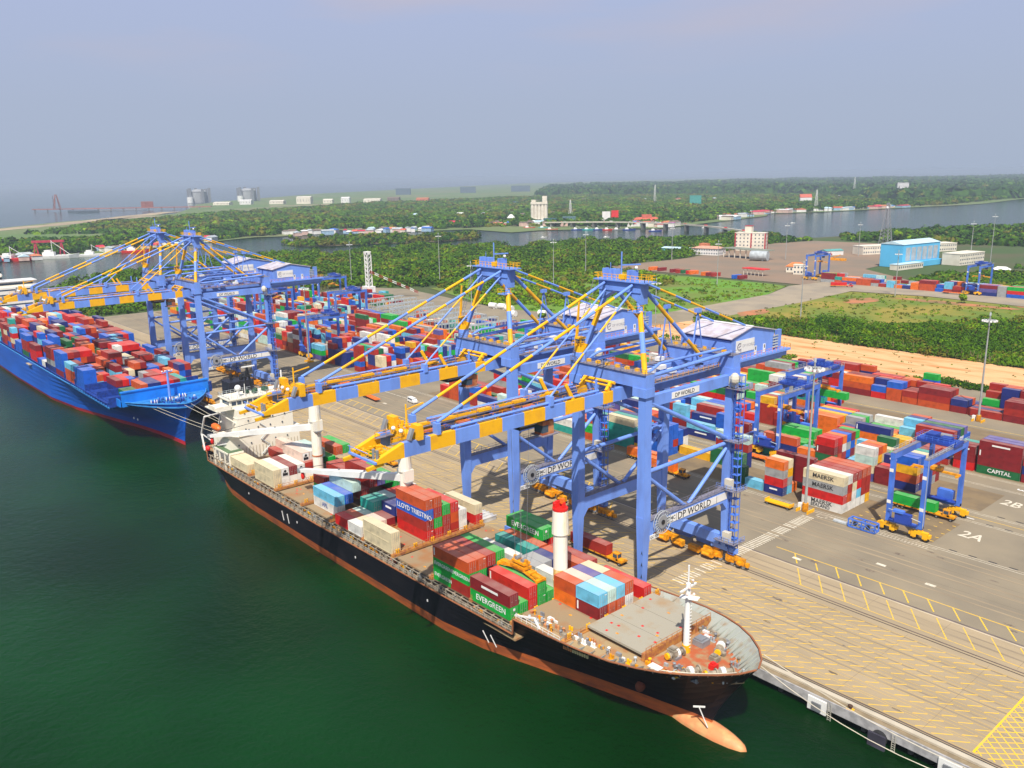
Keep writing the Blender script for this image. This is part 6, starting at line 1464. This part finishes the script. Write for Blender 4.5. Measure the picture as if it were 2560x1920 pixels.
# silo tower and waterfront across the river
t = thing('silo_tower', (-1312, 1222, -2.6), 'tall white grain silo tower across the river', 'silo', rz=R(42)); t.scale = (.86,.86,.74)
b = MB().mt(PLA)
for k in range(5): b.tube((-16+k*8,-4,0),(-16+k*8,-4,52),4.2,14).tube((-16+k*8,4,0),(-16+k*8,4,52),4.2,14)
b.build('silo_cells', t); MB().mt(PLA).box(-20,-9,52,20,9,58).box(-18,-7,58,-8,7,64).box(8,-8,58,19,8,74).build('head_house', t); MB().mt(WPL).box(-24,-11,0,22,-8.5,12).build('base_block', t)
b = MB().mt(GLASS)
for k in range(12): b.box(20.02,-6+(k%3)*5,8+(k//3)*11,20.1,-4+(k%3)*5,10+(k//3)*11)
b.build('window', t)
bld('green_building', -1262, 1205, -2.6, R(42), 26, 16, 12, 'dark green glass building right of the silo tower', wallm=mat('dark_green_cladding', (.04,.14,.13), .5), floors=3); bld('green_building', -1225, 1222, -2.6, R(42), 26, 16, 15, 'teal grey building by the turquoise boats', wallm=mat('grey_teal_cladding', (.12,.22,.24), .5), floors=4)
bld('dome_building', -1352, 1180, -2.6, .7, 14, 14, 12, 'white domed church left of the silo tower', 'church', roof='hip', rh=7)
t = thing('billboard', (-1178, 1290, -2.6), 'red and pale billboard standing by the bridge end', 'billboard', rz=R(45)); MB().mt(REDP).box(2,-.5,6,16,.5,26).mt(WPL).box(-16,-.5,6,0,.5,24).build('panel', t); MB().mt(GREY).box(-12,-.4,0,-11,.4,6).box(8,-.4,0,9,.4,6).build('post', t)
t = bld('red_roof_hall', -1085, 1290, -2.6, R(50), 54, 24, 9, 'large red roofed hall on the far bank behind the bridge', roofm=mat('red_tile_roof', (.55,.12,.07), .8), roof='hip', rh=6); MB().mt(mat('red_tile_roof', (.55,.12,.07))).box(-9,-6,13,9,6,20).build('upper_roof', t)
# bridge
t = thing('road_bridge', (-1180, 1160, 0), 'long low concrete road bridge across the river', 'bridge')
BR = mat('bridge_concrete', (.52,.48,.40), .85, var=.15)
pts = [(-1215,1150,5),(-1150,1168,6.5),(-1080,1185,8),(-1000,1198,8.5),(-930,1200,8),(-860,1188,6.5),(-790,1165,4),(-740,1140,1.0)]
b = MB().mt(BR)
for p, q in zip(pts, pts[1:]): b.beam((p[0]+1180,p[1]-1160,p[2]), (q[0]+1180,q[1]-1160,q[2]), 11, 1.5); b.beam((p[0]+1180-1,p[1]-1160-5.4,p[2]+1.2), (q[0]+1180-1,q[1]-1160-5.4,q[2]+1.2), .4, 1.0)
b.build('deck', t)
for i in range(11):
    f = i/10*6.6+.2; k = int(f); u = f-k; p, q = pts[k], pts[min(k+1,7)]; x, y, z = [p[j]+(q[j]-p[j])*u for j in range(3)]
    MB().mt(mat('dark_pier', (.14,.14,.13), .8)).box(x+1180-1.5,y-1160-5,-6,x+1180+1.5,y-1160+5,z-.7).build('pier', t)
for i in range(9):
    f = .6+i*.7; k = int(f); u = f-k; p, q = pts[k], pts[min(k+1,7)]; x, y, z = [p[j]+(q[j]-p[j])*u for j in range(3)]
    b = MB().mt(rng2.choice([WHITE, REDP, GREY, RUST])).cb((x, y, z+1.6), (5, 2.2, 1.6)).mt(GLASS).cb((x, y, z+2.5), (3, 2.0, .6)); tag(b.build('parked_car'), f'vehicle crossing the bridge, {ORD[i]} from the left', 'car', 'vehicles on the bridge')
# houses along the far banks: each its own object
HW = [WPL, PLA, WPL, mat('pale_pink_wall', (.62,.42,.36), .8), mat('pale_blue_wall', (.30,.45,.60), .8)]
HR = [TILE, BRB, MATS['red_tile_roof'], LGREY, WHITE, CYR, mat('blue_sheet_roof', (.06,.16,.50), .7), BRB, LGREY, mat('crimson_roof', (.6,.03,.08), .7)]
hn = 0
def houses(p0, p1, n, depth, smin, smax, where, seed, zz=-2.6):
    global hn
    rg = random.Random(seed)
    for i in range(n):
        u = (i+rg.random()*.8)/n; x = p0[0]+(p1[0]-p0[0])*u; y = p0[1]+(p1[1]-p0[1])*u; nx, ny = -(p1[1]-p0[1]), p1[0]-p0[0]; L = math.hypot(nx, ny); d = rg.random()*depth
        w = rg.uniform(smin, smax); wm, rmm = rg.choice(HW), rg.choice(HR)
        bld('house', x+nx/L*d, y+ny/L*d, zz, rg.uniform(0, 3), w, w*rg.uniform(.5,.8), rg.uniform(3.5, 7.5), f'small {rmm.name.split("_")[0]} roofed house {where}, {ORD[i]} from the left', 'house', wallm=wm, roofm=rmm, roof=rg.choice(['gable','gable','hip']), win=False, group='small houses along the far banks', rh=rg.uniform(1.5,3))
houses((-1395,700),(-1275,930),30,70,9,22,'behind the river island',1); houses((-1395,1010),(-1190,1180),36,60,9,24,'on the bank left of the bridge',2); houses((-1170,1200),(-1000,1260),34,60,10,26,'on the bank behind the bridge',3)
houses((-1055,1520),(-1140,1800),32,70,14,32,'on the upstream bank before the bend',4); houses((-1140,1810),(-1030,2280),46,80,14,36,'on the far upstream bank',5); houses((-1290,280),(-1300,120),18,50,10,24,'on the left bank by the gantry',6); houses((-1275,380),(-1400,600),30,70,9,22,'on the left bank behind the far cranes',7)
houses((-2350,1900),(-1500,3000),14,300,14,34,'inland far beyond the river',8); houses((-1850,1250),(-1500,1500),8,100,10,18,'inland behind the silo tower',9)
# distant industry
for i, (x, y, w, h, m_) in enumerate(((-3250,1720,60,26,PLA),(-3200,1800,40,14,PLA),(-3180,1870,36,20,WPL),(-3100,1950,70,12,PLA),(-3080,2040,50,16,BRB),(-2900,2060,50,14,TILE),(-3350,1650,60,12,PLA),(-3450,1560,50,16,WPL),(-3500,1480,70,9,PLA))):
    bld('works_building', x, y, -2.5, R(40), w, w*.5, h, f'hazy pale works building on the horizon shore, {ORD[i]} from the left', 'building', wallm=m_, roofm=m_, roof='gable', group='pale works buildings on the far shore', rh=4, wsp=12)
for i, (x, y) in enumerate(((-4050,1600),(-4020,1830))):
    t = thing('storage_dome_hall', (x, y, -2.5), ['left','right'][i]+' hazy round concrete tank hall on the far shore', 'storage tank', 'two round concrete tanks in the haze')
    MB().mt(mat('hazy_concrete', (.34,.35,.36), .8)).tube((0,0,0),(0,0,50),36,24).tube((0,0,50),(0,0,60),38,24,20).build('tank_wall', t)
    b = MB().mt(GREY)
    for k in range(6): a = k; b.box(48*math.cos(a)-5,48*math.sin(a)-5,0,48*math.cos(a)+5,48*math.sin(a)+5,62+4*(k%2))
    b.build('pipe_racks', t); MB().mt(WHITE).tube((20,-50,0),(20,-50,26),14,14).build('side_tank', t)
for i, (x, y, w) in enumerate(((-4300,3400,120),(-4200,3750,150),(-4350,2950,110))):
    bld('apartment_slab', x, y, -2.5, R(50), w*.8, 24, 36, f'{["middle","rightmost","leftmost"][i]} of three blue hazy block silhouettes on the horizon', 'building', wallm=mat('far_dark_block', (.10,.14,.18), .8), win=False)
bld('tower_block', -1560, 3370, -2.5, R(30), 40, 22, 46, 'white tower block far away at upper right', wallm=WPL, floors=8); bld('works_building', -1560, 3750, -2.5, R(30), 90, 30, 18, 'long pink roofed hall right of the white tower block', roofm=TILE, roof='hip', rh=4)
t = bld('church', -1420, 2430, -2.5, R(40), 34, 20, 18, 'white church with red roof in the woods beyond the river', 'church', roofm=MATS['red_tile_roof'], roof='gable', rh=10, win=False)
bld('shrouded_building', -1620, 2150, -2.5, R(40), 34, 22, 30, 'building under green netting in the far woods', wallm=mat('green_netting', (.05,.30,.26), .8), win=False)
for i, (x, y, h) in enumerate(((-1330,1330,44),(-1150,2020,50),(-1900,2300,60),(-1720,3300,70))):
    t = thing('pylon', (x, y, -2.5), f'thin white lattice pylon beyond the river, {ORD[i]} from the left', 'pylon', 'thin pylons beyond the river')
    b = MB().mt(WHITE)
    for sx in (-1,1):
        b.beam((sx*4,-3,0),(sx*.6,-.5,h),.6,.6).beam((sx*4,3,0),(sx*.6,.5,h),.6,.6)
    for k in range(8): z = k*h/9; a = 4-3.4*z/h; b.beam((-a,-a*.7,z),(a,-a*.7,z+h/9),.4,.4)
    b.build('mast_frame', t)
# jetty in the sea
t = thing('jetty', (-3400, 830, WZ), 'red and grey loading jetty standing in the sea at left', 'jetty')
J = mat('red_brown_jetty', (.34,.12,.09), .8); b = MB().mt(J).beam((-80,-60,9),(340,420,9),14,3)
b.build('deck', t)
for k in range(14): MB().mt(GREY).box(-75+k*30,-58+k*34,-6,-71+k*30,-54+k*34,8).build('pile', t)
b = MB().mt(J)
for sx in (-1,1):
    for sy in (-1,1): b.beam((sx*10,sy*10,9),(sx*2,sy*2,60),2,2)
for k in range(4): b.beam((-10+k*2,-10,9+k*12),(9-k*2,-10,20+k*12),1.4,1.4)
b.box(150,240,10,190,270,30); b.build('loading_tower', t)
b = MB().mt(mat('hazy_dark_hull', (.10,.13,.16), .6)).box(-3420+110,760+80,WZ,-3300+110,780+130,3); tag(b.build('moored_barge'), 'dark low barge moored under the sea jetty', 'barge')
# boats
def boat(x, y, L, rz, hullm, label, house=WHITE, mastH=0, grp=None):
    t = thing('moored_boat', (x, y, WZ), label, 'boat', grp or 'boats on the river and far bank', rz)
    w = L*.13; MB().mt(hullm).add([(-L/2,-w,0),(L*.32,-w,0),(L/2,0,0),(L*.32,w,0),(-L/2,w,0),(-L/2,-w*1.1,L*.07),(L*.32,-w*1.15,L*.08),(L*.54,0,L*.12),(L*.32,w*1.15,L*.08),(-L/2,w*1.1,L*.07)],
        [(0,1,6,5),(1,2,7,6),(2,3,8,7),(3,4,9,8),(4,0,5,9),(5,6,7,8,9)]).build('hull', t)
    MB().mt(house).box(-L*.32,-w*.7,L*.07,-L*.05,w*.7,L*.16).box(-L*.28,-w*.5,L*.16,-L*.12,w*.5,L*.21).build('wheelhouse', t)
    if mastH: MB().mt(house).tube((-L*.1,0,L*.15),(-L*.1,0,L*.15+mastH),L*.008,5).beam((-L*.1,0,L*.15+mastH*.9),(L*.3,0,L*.1),L*.01,L*.01).build('mast', t)
TQ = mat('turquoise_paint', (.03,.42,.45), .5)
boat(-1262, 300, 52, R(60), WHITE, 'long white vessel moored at the left bank', mastH=16); boat(-1252, 345, 40, R(60), WHITE, 'smaller white vessel right of the long white one', mastH=10); boat(-1262, 250, 48, R(55), REDP, 'red hulled coaster moored at the left bank', mastH=12); boat(-1250, 212, 30, R(50), mat('pale_blue_hull', (.2,.45,.6)), 'pale blue boat at the far left bank')
boat(-1268, 405, 40, R(60), REDP, 'red boat behind the stays of the far left crane')
for i, (x, y, c) in enumerate(((-1190,1120,TQ),(-1140,1092,REDP),(-1082,1128,TQ),(-1068,1140,DBLUE),(-1050,1146,REDP),(-1036,1156,GREY),(-1020,1166,DBLUE),(-1100,1118,DBLUE),(-960,1165,DBLUE),(-1215,1105,REDP))): boat(x, y, 22, R(48), c, f'fishing boat below the bridge, {ORD[i]} one of the cluster', mastH=5, grp='fishing boats by the bridge')
for i, (x, y) in enumerate(((-930,1010),(-975,515),(-900,1500),(-1010,950),(-950,1290))): boat(x, y, 10, R(60), WHITE, f'tiny white boat out on open river water, {ORD[i]}', grp='tiny boats on open water')
t = thing('dock_gantry', (-1300, 300, -2.6), 'red travelling gantry of the boatyard on the left bank', 'gantry', rz=R(65))
for x in (-16,16): MB().mt(mat('crimson_steel', (.42,.03,.06), .6)).beam((x-3,0,0),(x,0,20),1.6,1.6).beam((x+3,0,0),(x,0,20),1.6,1.6).build('leg', t)
MB().mt(MATS['crimson_steel']).box(-20,-1.5,18,20,1.5,21).build('cross_beam', t)
# ------------------------------------------------------------------ vegetation
LEAF = {}
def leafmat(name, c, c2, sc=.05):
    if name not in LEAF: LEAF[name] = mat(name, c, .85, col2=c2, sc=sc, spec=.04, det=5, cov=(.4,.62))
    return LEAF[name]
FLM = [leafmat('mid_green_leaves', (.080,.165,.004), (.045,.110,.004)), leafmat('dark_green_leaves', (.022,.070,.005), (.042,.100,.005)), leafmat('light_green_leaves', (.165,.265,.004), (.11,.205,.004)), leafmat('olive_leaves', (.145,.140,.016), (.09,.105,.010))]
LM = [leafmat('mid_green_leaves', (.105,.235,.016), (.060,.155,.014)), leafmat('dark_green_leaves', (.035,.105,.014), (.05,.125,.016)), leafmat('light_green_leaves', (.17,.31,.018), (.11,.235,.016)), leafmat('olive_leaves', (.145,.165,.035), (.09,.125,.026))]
def inpoly(px, py, poly):
    inside = np.zeros(len(px), bool); n = len(poly)
    for i in range(n):
        x1, y1 = poly[i]; x2, y2 = poly[(i+1) % n]
        c = ((y1 > py) != (y2 > py)) & (px < (x2-x1)*(py-y1)/((y2-y1) or 1e-9)+x1); inside ^= c
    return inside
camR = np.array([[rt.x,rt.y,rt.z],[dn.x,dn.y,dn.z],[fwd.x,fwd.y,fwd.z]])
def inview(x, y, m_=160):
    P = np.stack([x, y, np.full_like(x, -CAMH)]); q = camR @ P; px = 1280+2143.3*q[0]/q[2]
    return (q[2] > 0) & (px > -m_) & (px < 2560+m_)
def foliage(name, poly, n, r0, r1, h0, h1, leaf, per, seed, label, mix=(.4,.3,.15,.15), zg=-.4, flat=.75, cat='thicket', kind='stuff', trunks=0, parent=None, gaps=.22):
    rg = np.random.RandomState(seed); poly_ = np.array(poly); x0, y0 = poly_.min(0); x1, y1 = poly_.max(0)
    X = rg.uniform(x0, x1, n*4); Y = rg.uniform(y0, y1, n*4); k = inpoly(X, Y, poly) & inview(X, Y); X = X[k][:n]; Y = Y[k][:n]; nb = len(X)
    def nz(sc, ph):
        a = np.sin(X*sc+ph+1.7*np.sin(Y*sc*.7+ph*2))+np.sin(Y*sc*1.21+ph*3+1.5*np.sin(X*sc*.83+ph))+.7*np.sin((X+Y)*sc*2.1+ph*5)
        return np.clip(.5+a/4.2, 0, 1)
    L_ = max(r1, 2.5); f = .6*nz(.5/L_/2, seed)+.4*nz(.5/L_*1.3, seed+1.3)
    low = nz(.5/L_/1.5, seed+4.4) < gaps
    Rr = r0+(r1-r0)*np.clip(.35*f+.65*rg.rand(nb)**1.6, 0, 1); H = h0+(h1-h0)*np.clip(f*1.15-.1+(rg.rand(nb)-.5)*.22, 0, 1)
    H = np.where(low, H*.38, H); Rr = np.where(low, Rr*.7, Rr)
    g_ = np.clip(.62*nz(.5/L_/1.2, seed+2.2)+rg.rand(nb)*.38, 0, .999); od = [1, 0, 3, 2]; cumm = np.cumsum([mix[q] for q in od]); sp = np.array(od)[np.minimum(3, np.searchsorted(cumm, g_))]
    sp = np.where(low & (rg.rand(nb) < .6), 2+(rg.rand(nb) < .4), sp)
    cnt = np.maximum(6, (per*Rr**2).astype(int)); idx = np.repeat(np.arange(nb), cnt); m_ = len(idx)
    d = rg.normal(size=(m_, 3)); d[:, 2] = np.abs(d[:, 2])*1.0-.25; d /= np.linalg.norm(d, axis=1)[:, None]
    rad = rg.uniform(.72, 1.06, m_)
    cx = X[idx]+d[:,0]*Rr[idx]*rad; cy = Y[idx]+d[:,1]*Rr[idx]*rad; vz = H[idx]*flat
    cz = zg+H[idx]-vz+np.maximum(d[:,2]*rad, -.6)*vz*.9
    cz = np.maximum(cz, zg+.2)
    nrm = d*np.array([1,1,1.15])+rg.normal(size=(m_,3))*.38; nrm /= np.linalg.norm(nrm, axis=1)[:, None]
    a = np.cross(nrm, rg.normal(size=(m_,3))); a /= np.linalg.norm(a, axis=1)[:, None]; b_ = np.cross(nrm, a)
    s = leaf*rg.uniform(.55, 1.35, m_)[:, None]*.5; c = np.stack([cx,cy,cz],1); e2 = rg.uniform(.5,1,m_)[:,None]
    V = np.stack([c-a*s-b_*s*e2, c+a*s-b_*s*.6, c+a*s*.8+b_*s*e2, c-a*s*.7+b_*s], 1).reshape(-1, 3)
    nv = len(V); me = bpy.data.meshes.new(name); me.vertices.add(nv); me.vertices.foreach_set('co', V.ravel())
    me.loops.add(nv); me.loops.foreach_set('vertex_index', np.arange(nv)); me.polygons.add(m_)
    me.polygons.foreach_set('loop_start', np.arange(0, nv, 4)); me.polygons.foreach_set('loop_total', np.full(m_, 4))
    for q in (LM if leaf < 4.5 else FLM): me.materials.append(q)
    mi = sp[idx]; fl = rg.rand(m_) < .12; mi = np.where(fl, rg.randint(0, 4, m_), mi); me.polygons.foreach_set('material_index', mi.astype(np.int32))
    me.update(); me.validate()
    o = bpy.data.objects.new(name, me); COL.objects.link(o)
    if parent: o.parent = parent; return o
    o['kind'] = kind; tag(o, label, cat); return o
foliage('thicket', [(-330,446),(-300,470),(-260,500),(-200,512),(-100,530),(20,540),(20,437),(-150,440),(-270,440),(-330,440)], 2300, 1.0, 4.2, 1.6, 8.6, .85, 10, 1, 'dense green thicket behind the pale sand strip at right', mix=(.5,.25,.12,.13), zg=0)
tb = MB().mt(mat('pale_bark', (.26,.19,.11), .9))
for k in range(150):
    x = -300+k*2.15+random.uniform(-1,1); y = 441+random.uniform(-1.5,5)+(4 if x < -250 else 0); h = random.uniform(2.5,5); tb.tube((x,y,0),(x+random.uniform(-1,1),y+random.uniform(0,1),h),.14,5,.07)
    if random.random() < .6: tb.tube((x,y,h*.4),(x+random.uniform(-1.6,1.6),y,h*.95),.08,4,.04)
q = tb.build('stems'); q['kind'] = 'stuff'; tag(q, 'bare pale stems along the front edge of the thicket', 'stems')
foliage('thicket', [(-230,520),(-120,545),(20,560),(20,610),(-60,600),(-150,590),(-215,560)], 520, 1.0, 3.4, .8, 6.0, 1.0, 7, 2, 'looser green scrub in the yellow green field at right', zg=0)
foliage('shrub_row', [(-168,381.5),(20,379),(20,389),(-168,390)], 330, 1.0, 1.9, 1.2, 3.2, .7, 12, 3, 'low dark shrub line between back row and sand', mix=(.4,.5,.05,.05), zg=0)
foliage('shrub_row', [(-330,385),(-225,383),(-225,390),(-330,392)], 130, 1.0, 1.8, 1.0, 2.4, .7, 10, 4, 'low shrubs behind the left part of back row', zg=0)
foliage('mangrove', [(-700,160),(-652,176),(-655,300),(-664,385),(-615,420),(-600,455),(-600,640),(-606,690),(-600,780),(-622,900),(-640,960),(-755,915),(-850,915),(-885,885),(-872,830),(-850,765),(-885,752),(-940,742),(-980,688),(-980,560),(-1025,512),(-1025,470),(-1008,391),(-975,337),(-944,273),(-882,223),(-790,146)],
        6500, 2.6, 6.5, 3.5, 11.5, 1.9, 2.3, 5, 'dense green mangrove wood between the yard and the river', cat='woodland', mix=(.42,.30,.14,.14))
foliage('scrub', [(-606,440),(-480,400),(-440,440),(-450,520),(-470,600),(-540,640),(-606,640)], 900, 2.0, 5.0, 1.6, 5.0, 1.7, 3.0, 6, 'lower green scrub left of the bright grass field', mix=(.3,.1,.45,.15), zg=-.05)
foliage('scrub', [(-450,400),(-378,424),(-376,560),(-430,600),(-450,520)], 160, 1.5, 3.2, .8, 2.2, 1.2, 3.0, 7, 'scattered low bushes in the bright grass field', mix=(.3,.1,.45,.15), zg=-.05)
foliage('woodland', [(-820,930),(-760,990),(-770,1120),(-717,1122),(-655,1112),(-625,1090),(-640,1000),(-650,930)], 500, 4, 7, 5, 10, 2.6, 1.8, 8, 'green wood at the landward end of the bridge', cat='woodland', mix=(.35,.45,.05,.15))
foliage('scrub', [(-330,742),(-100,742),(100,742),(100,880),(-250,860),(-330,800)], 1100, 2.5, 5.5, 2, 6.5, 2.0, 2.2, 9, 'green scrub behind the inland container row', mix=(.45,.3,.1,.15), zg=-.2)
foliage('woodland', [(-600,1120),(-480,1130),(-200,1190),(250,1300),(250,2000),(-280,1720),(-480,1500),(-540,1440),(-600,1325),(-630,1190)], 1500, 5, 9, 5, 11, 4.0, .9, 10, 'dark wood along the near bank of the wide river', cat='woodland', mix=(.25,.6,.02,.13))
foliage('scrub', [(-300,890),(250,890),(250,1010),(-280,1000)], 500, 3, 6, 2, 6, 2.6, 1.6, 11, 'scrub between the blue hall and the low sheds', mix=(.4,.4,.05,.15), zg=-.2)
foliage('woodland', island, 420, 4, 8, 5, 13, 3.0, 1.4, 12, 'trees and scrub covering the small river island', cat='woodland', mix=(.25,.35,.08,.32), zg=-2.9)
# far bank: a tall belt near the water, lower lighter scrub behind, then far woods
belt = [(-1275,-200),(-1285,60),(-1315,237),(-1318,318),(-1360,480),(-1450,655),(-1440,694),(-1510,848),(-1430,930),(-1345,950),(-1320,1030),(-1265,1135),(-1115,1205),(-1040,1285),(-1095,1520),(-1130,1703),(-1190,1803),(-1120,1943),(-1065,2242),(-1020,2480),(-1060,3000),(-1200,3100),(-1250,2500),(-1300,2000),(-1350,1650),(-1330,1480),(-1550,1150),(-1700,850),(-1640,600),(-1560,380),(-1700,100),(-1700,-200)]
foliage('woodland', belt, 4200, 6, 11, 8, 17, 5.0, .75, 13, 'dark belt of palms and trees along the far bank', cat='woodland', mix=(.25,.55,.03,.17), zg=-2.6, flat=.6)
foliage('woodland', [(-1700,600),(-1750,900),(-1600,1200),(-1350,1500),(-1400,2100),(-1300,2700),(-1900,3400),(-3000,3000),(-3000,1900),(-2500,1000),(-2200,620),(-1900,400)], 4200, 10, 20, 4, 9, 9, .22, 14, 'broad pale green scrubland on the far side of the river', cat='woodland', mix=(.45,.15,.15,.25), zg=-2.6)
foliage('woodland', [(-1250,2700),(-1060,3100),(-900,4000),(-500,5200),(2500,9000),(-1500,10500),(-5200,8000),(-5000,4800),(-3200,3000),(-1900,3400)], 4600, 30, 60, 14, 34, 30, .03, 15, 'distant bluish woods reaching the horizon', cat='woodland', mix=(.12,.85,.0,.03), zg=-2.6, gaps=.05)
# single trees
def leafy_tree(x, y, h, r, label, seed, z=0, palm=False, grp=None):
    t = thing('palm_tree' if palm else 'broadleaf_tree', (x, y, z), label, 'tree', grp)
    b = MB().mt(mat('bark', (.12,.09,.06), .9)).tube((0,0,0),(.3,.1,h*.7),.03*h,7,.015*h)
    if not palm:
        for k in range(4): a = k*1.7+seed; b.tube((.2,.1,h*.45),(r*.5*math.cos(a),r*.5*math.sin(a),h*.75),.014*h,5,.006*h)
    b.build('trunk', t)
    rg = random.Random(seed); b = MB()
    if palm:
        for k in range(13):
            a = k*2*math.pi/13+rg.random()*.3; P = [Vector((.3+math.cos(a)*s*r, .1+math.sin(a)*s*r, h*.7+r*.9*s*(1-1.5*s))) for s in (0,.25,.5,.75,1)]; wv = Vector((-math.sin(a),math.cos(a),0))
            b.mt(rg.choice(LM[:2]))
            for i in range(4): w0, w1 = r*.16*(1-abs(i/4-.4)), r*.16*(1-abs((i+1)/4-.4))*(1 if i < 3 else .1); b.add([P[i]-wv*w0, P[i]+wv*w0, P[i+1]+wv*w1, P[i+1]-wv*w1], [(0,1,2,3)])
    else:
        blobs = [(rg.uniform(-.5,.5)*r, rg.uniform(-.5,.5)*r, h*rg.uniform(.5,.85), r*rg.uniform(.4,.62)) for _ in range(7)]
        for bx, by, bz, br_ in blobs:
            m_ = rg.choice(LM[:3])
            for k in range(60):
                d = Vector((rg.gauss(0,1), rg.gauss(0,1), rg.gauss(0,.8))).normalized(); c = Vector((bx,by,bz))+d*br_*rg.uniform(.7,1.1); u = d.cross(Vector((rg.gauss(0,1),rg.gauss(0,1),rg.gauss(0,1)))).normalized(); v = d.cross(u); s = r*.13*rg.uniform(.7,1.4)
                b.mt(m_).add([c-u*s-v*s, c+u*s-v*s*.6, c+u*s*.8+v*s, c-u*s*.7+v*s], [(0,1,2,3)])
    b.build('crown', t)
foliage('scrub', [(-330,500),(-300,500),(-200,512),(-100,530),(20,545),(20,636),(-209,640),(-276,645),(-330,636)], 520, .5, 2.2, .3, 2.0, .9, 5, 31, 'sparse low bushes dotted over the yellow green field at right', mix=(.2,.1,.4,.3), zg=0, gaps=.5)
foliage('scrub', [(-560,560),(-400,600),(-390,500),(-376,440),(-368,580),(-385,636),(-546,638)], 380, .5, 2.6, .3, 1.6, 1.0, 4, 32, 'sparse low bushes dotted over the bright green field', mix=(.2,.1,.5,.2), zg=-.05, gaps=.5)
foliage('scrub', [(-330,384),(-300,388),(-200,385),(20,382),(20,437),(-100,438),(-270,440),(-335,446)], 90, .4, 1.4, .2, .9, .5, 8, 33, 'few small tufts on the pale sand strip', mix=(.3,.2,.2,.3), zg=.05, gaps=.4)
leafy_tree(-243, 634, 6, 3.4, 'round bush like tree at the foot of the road lamp mast', 1)
leafy_tree(-523, 1126, 16, 8, 'dark round tree at the river edge, left of a pair', 2, -.4); leafy_tree(-500, 1172, 16, 8, 'dark round tree at the river edge, right of a pair', 3, -.4)
leafy_tree(-172, 600, 7, 4, 'lone dark bush tree right of the orange earth patch', 4); leafy_tree(-150, 590, 9, 6, 'tall round tree in the field scrub at right', 5); leafy_tree(-130, 600, 8, 5.5, 'second round tree in the field scrub at far right', 6)
leafy_tree(-410, 384, 4, 3, 'small round bush by the end of the mobile crane boom', 7); leafy_tree(-286, 449, 8, 5, 'darker taller tree at the left end of the thicket', 8)
k = 0
rgp = random.Random(4)
for _ in range(26):
    u = k/26; x = -1300-u*120+rgp.uniform(-25,20); y = 130+u*420+rgp.uniform(-10,10); leafy_tree(x, y, rgp.uniform(20,27), rgp.uniform(6,9), f'coconut palm rising above the left bank belt, {ORD[k]} from the left', 20+k, -2.6, True, 'coconut palms on the far bank'); k += 1
k = 0
for _ in range(24):
    x = -1180+k*6+rgp.uniform(-30,30); y = 1230+k*28+rgp.uniform(-16,16); leafy_tree(x, y, rgp.uniform(19,26), rgp.uniform(6,9), f'coconut palm on the upstream far bank, {ORD[k]} from the left', 60+k, -2.6, True, 'coconut palms on the upstream bank'); k += 1
for i in range(12): leafy_tree(-1255+i*14+rgp.uniform(-5,5), 640+i*18+rgp.uniform(-8,8), rgp.uniform(9,14), rgp.uniform(4,6), f'rounded tree on the small river island, {ORD[i]} from the left', 90+i, -2.9, False, 'trees on the river island')

# ------------------------------------------------------------------ haze
hz = MB(); hzm = bpy.data.materials.new('haze_air'); hzm.use_nodes = True; n = hzm.node_tree; n.nodes.clear()
o_ = nn(n, 'ShaderNodeOutputMaterial'); pv = nn(n, 'ShaderNodeVolumePrincipled'); pv.inputs['Color'].default_value = (.56, .66, .80, 1); pv.inputs['Density'].default_value = 1.12e-4; pv.inputs['Anisotropy'].default_value = 0.0
n.links.new(pv.outputs[0], o_.inputs['Volume'])
hz.mt(hzm).box(-25000, -17000, -14, 17000, 25000, 96)
h = hz.build('haze', kind='stuff'); tag(h, 'thin pale blue haze over the harbour and far land', 'haze')
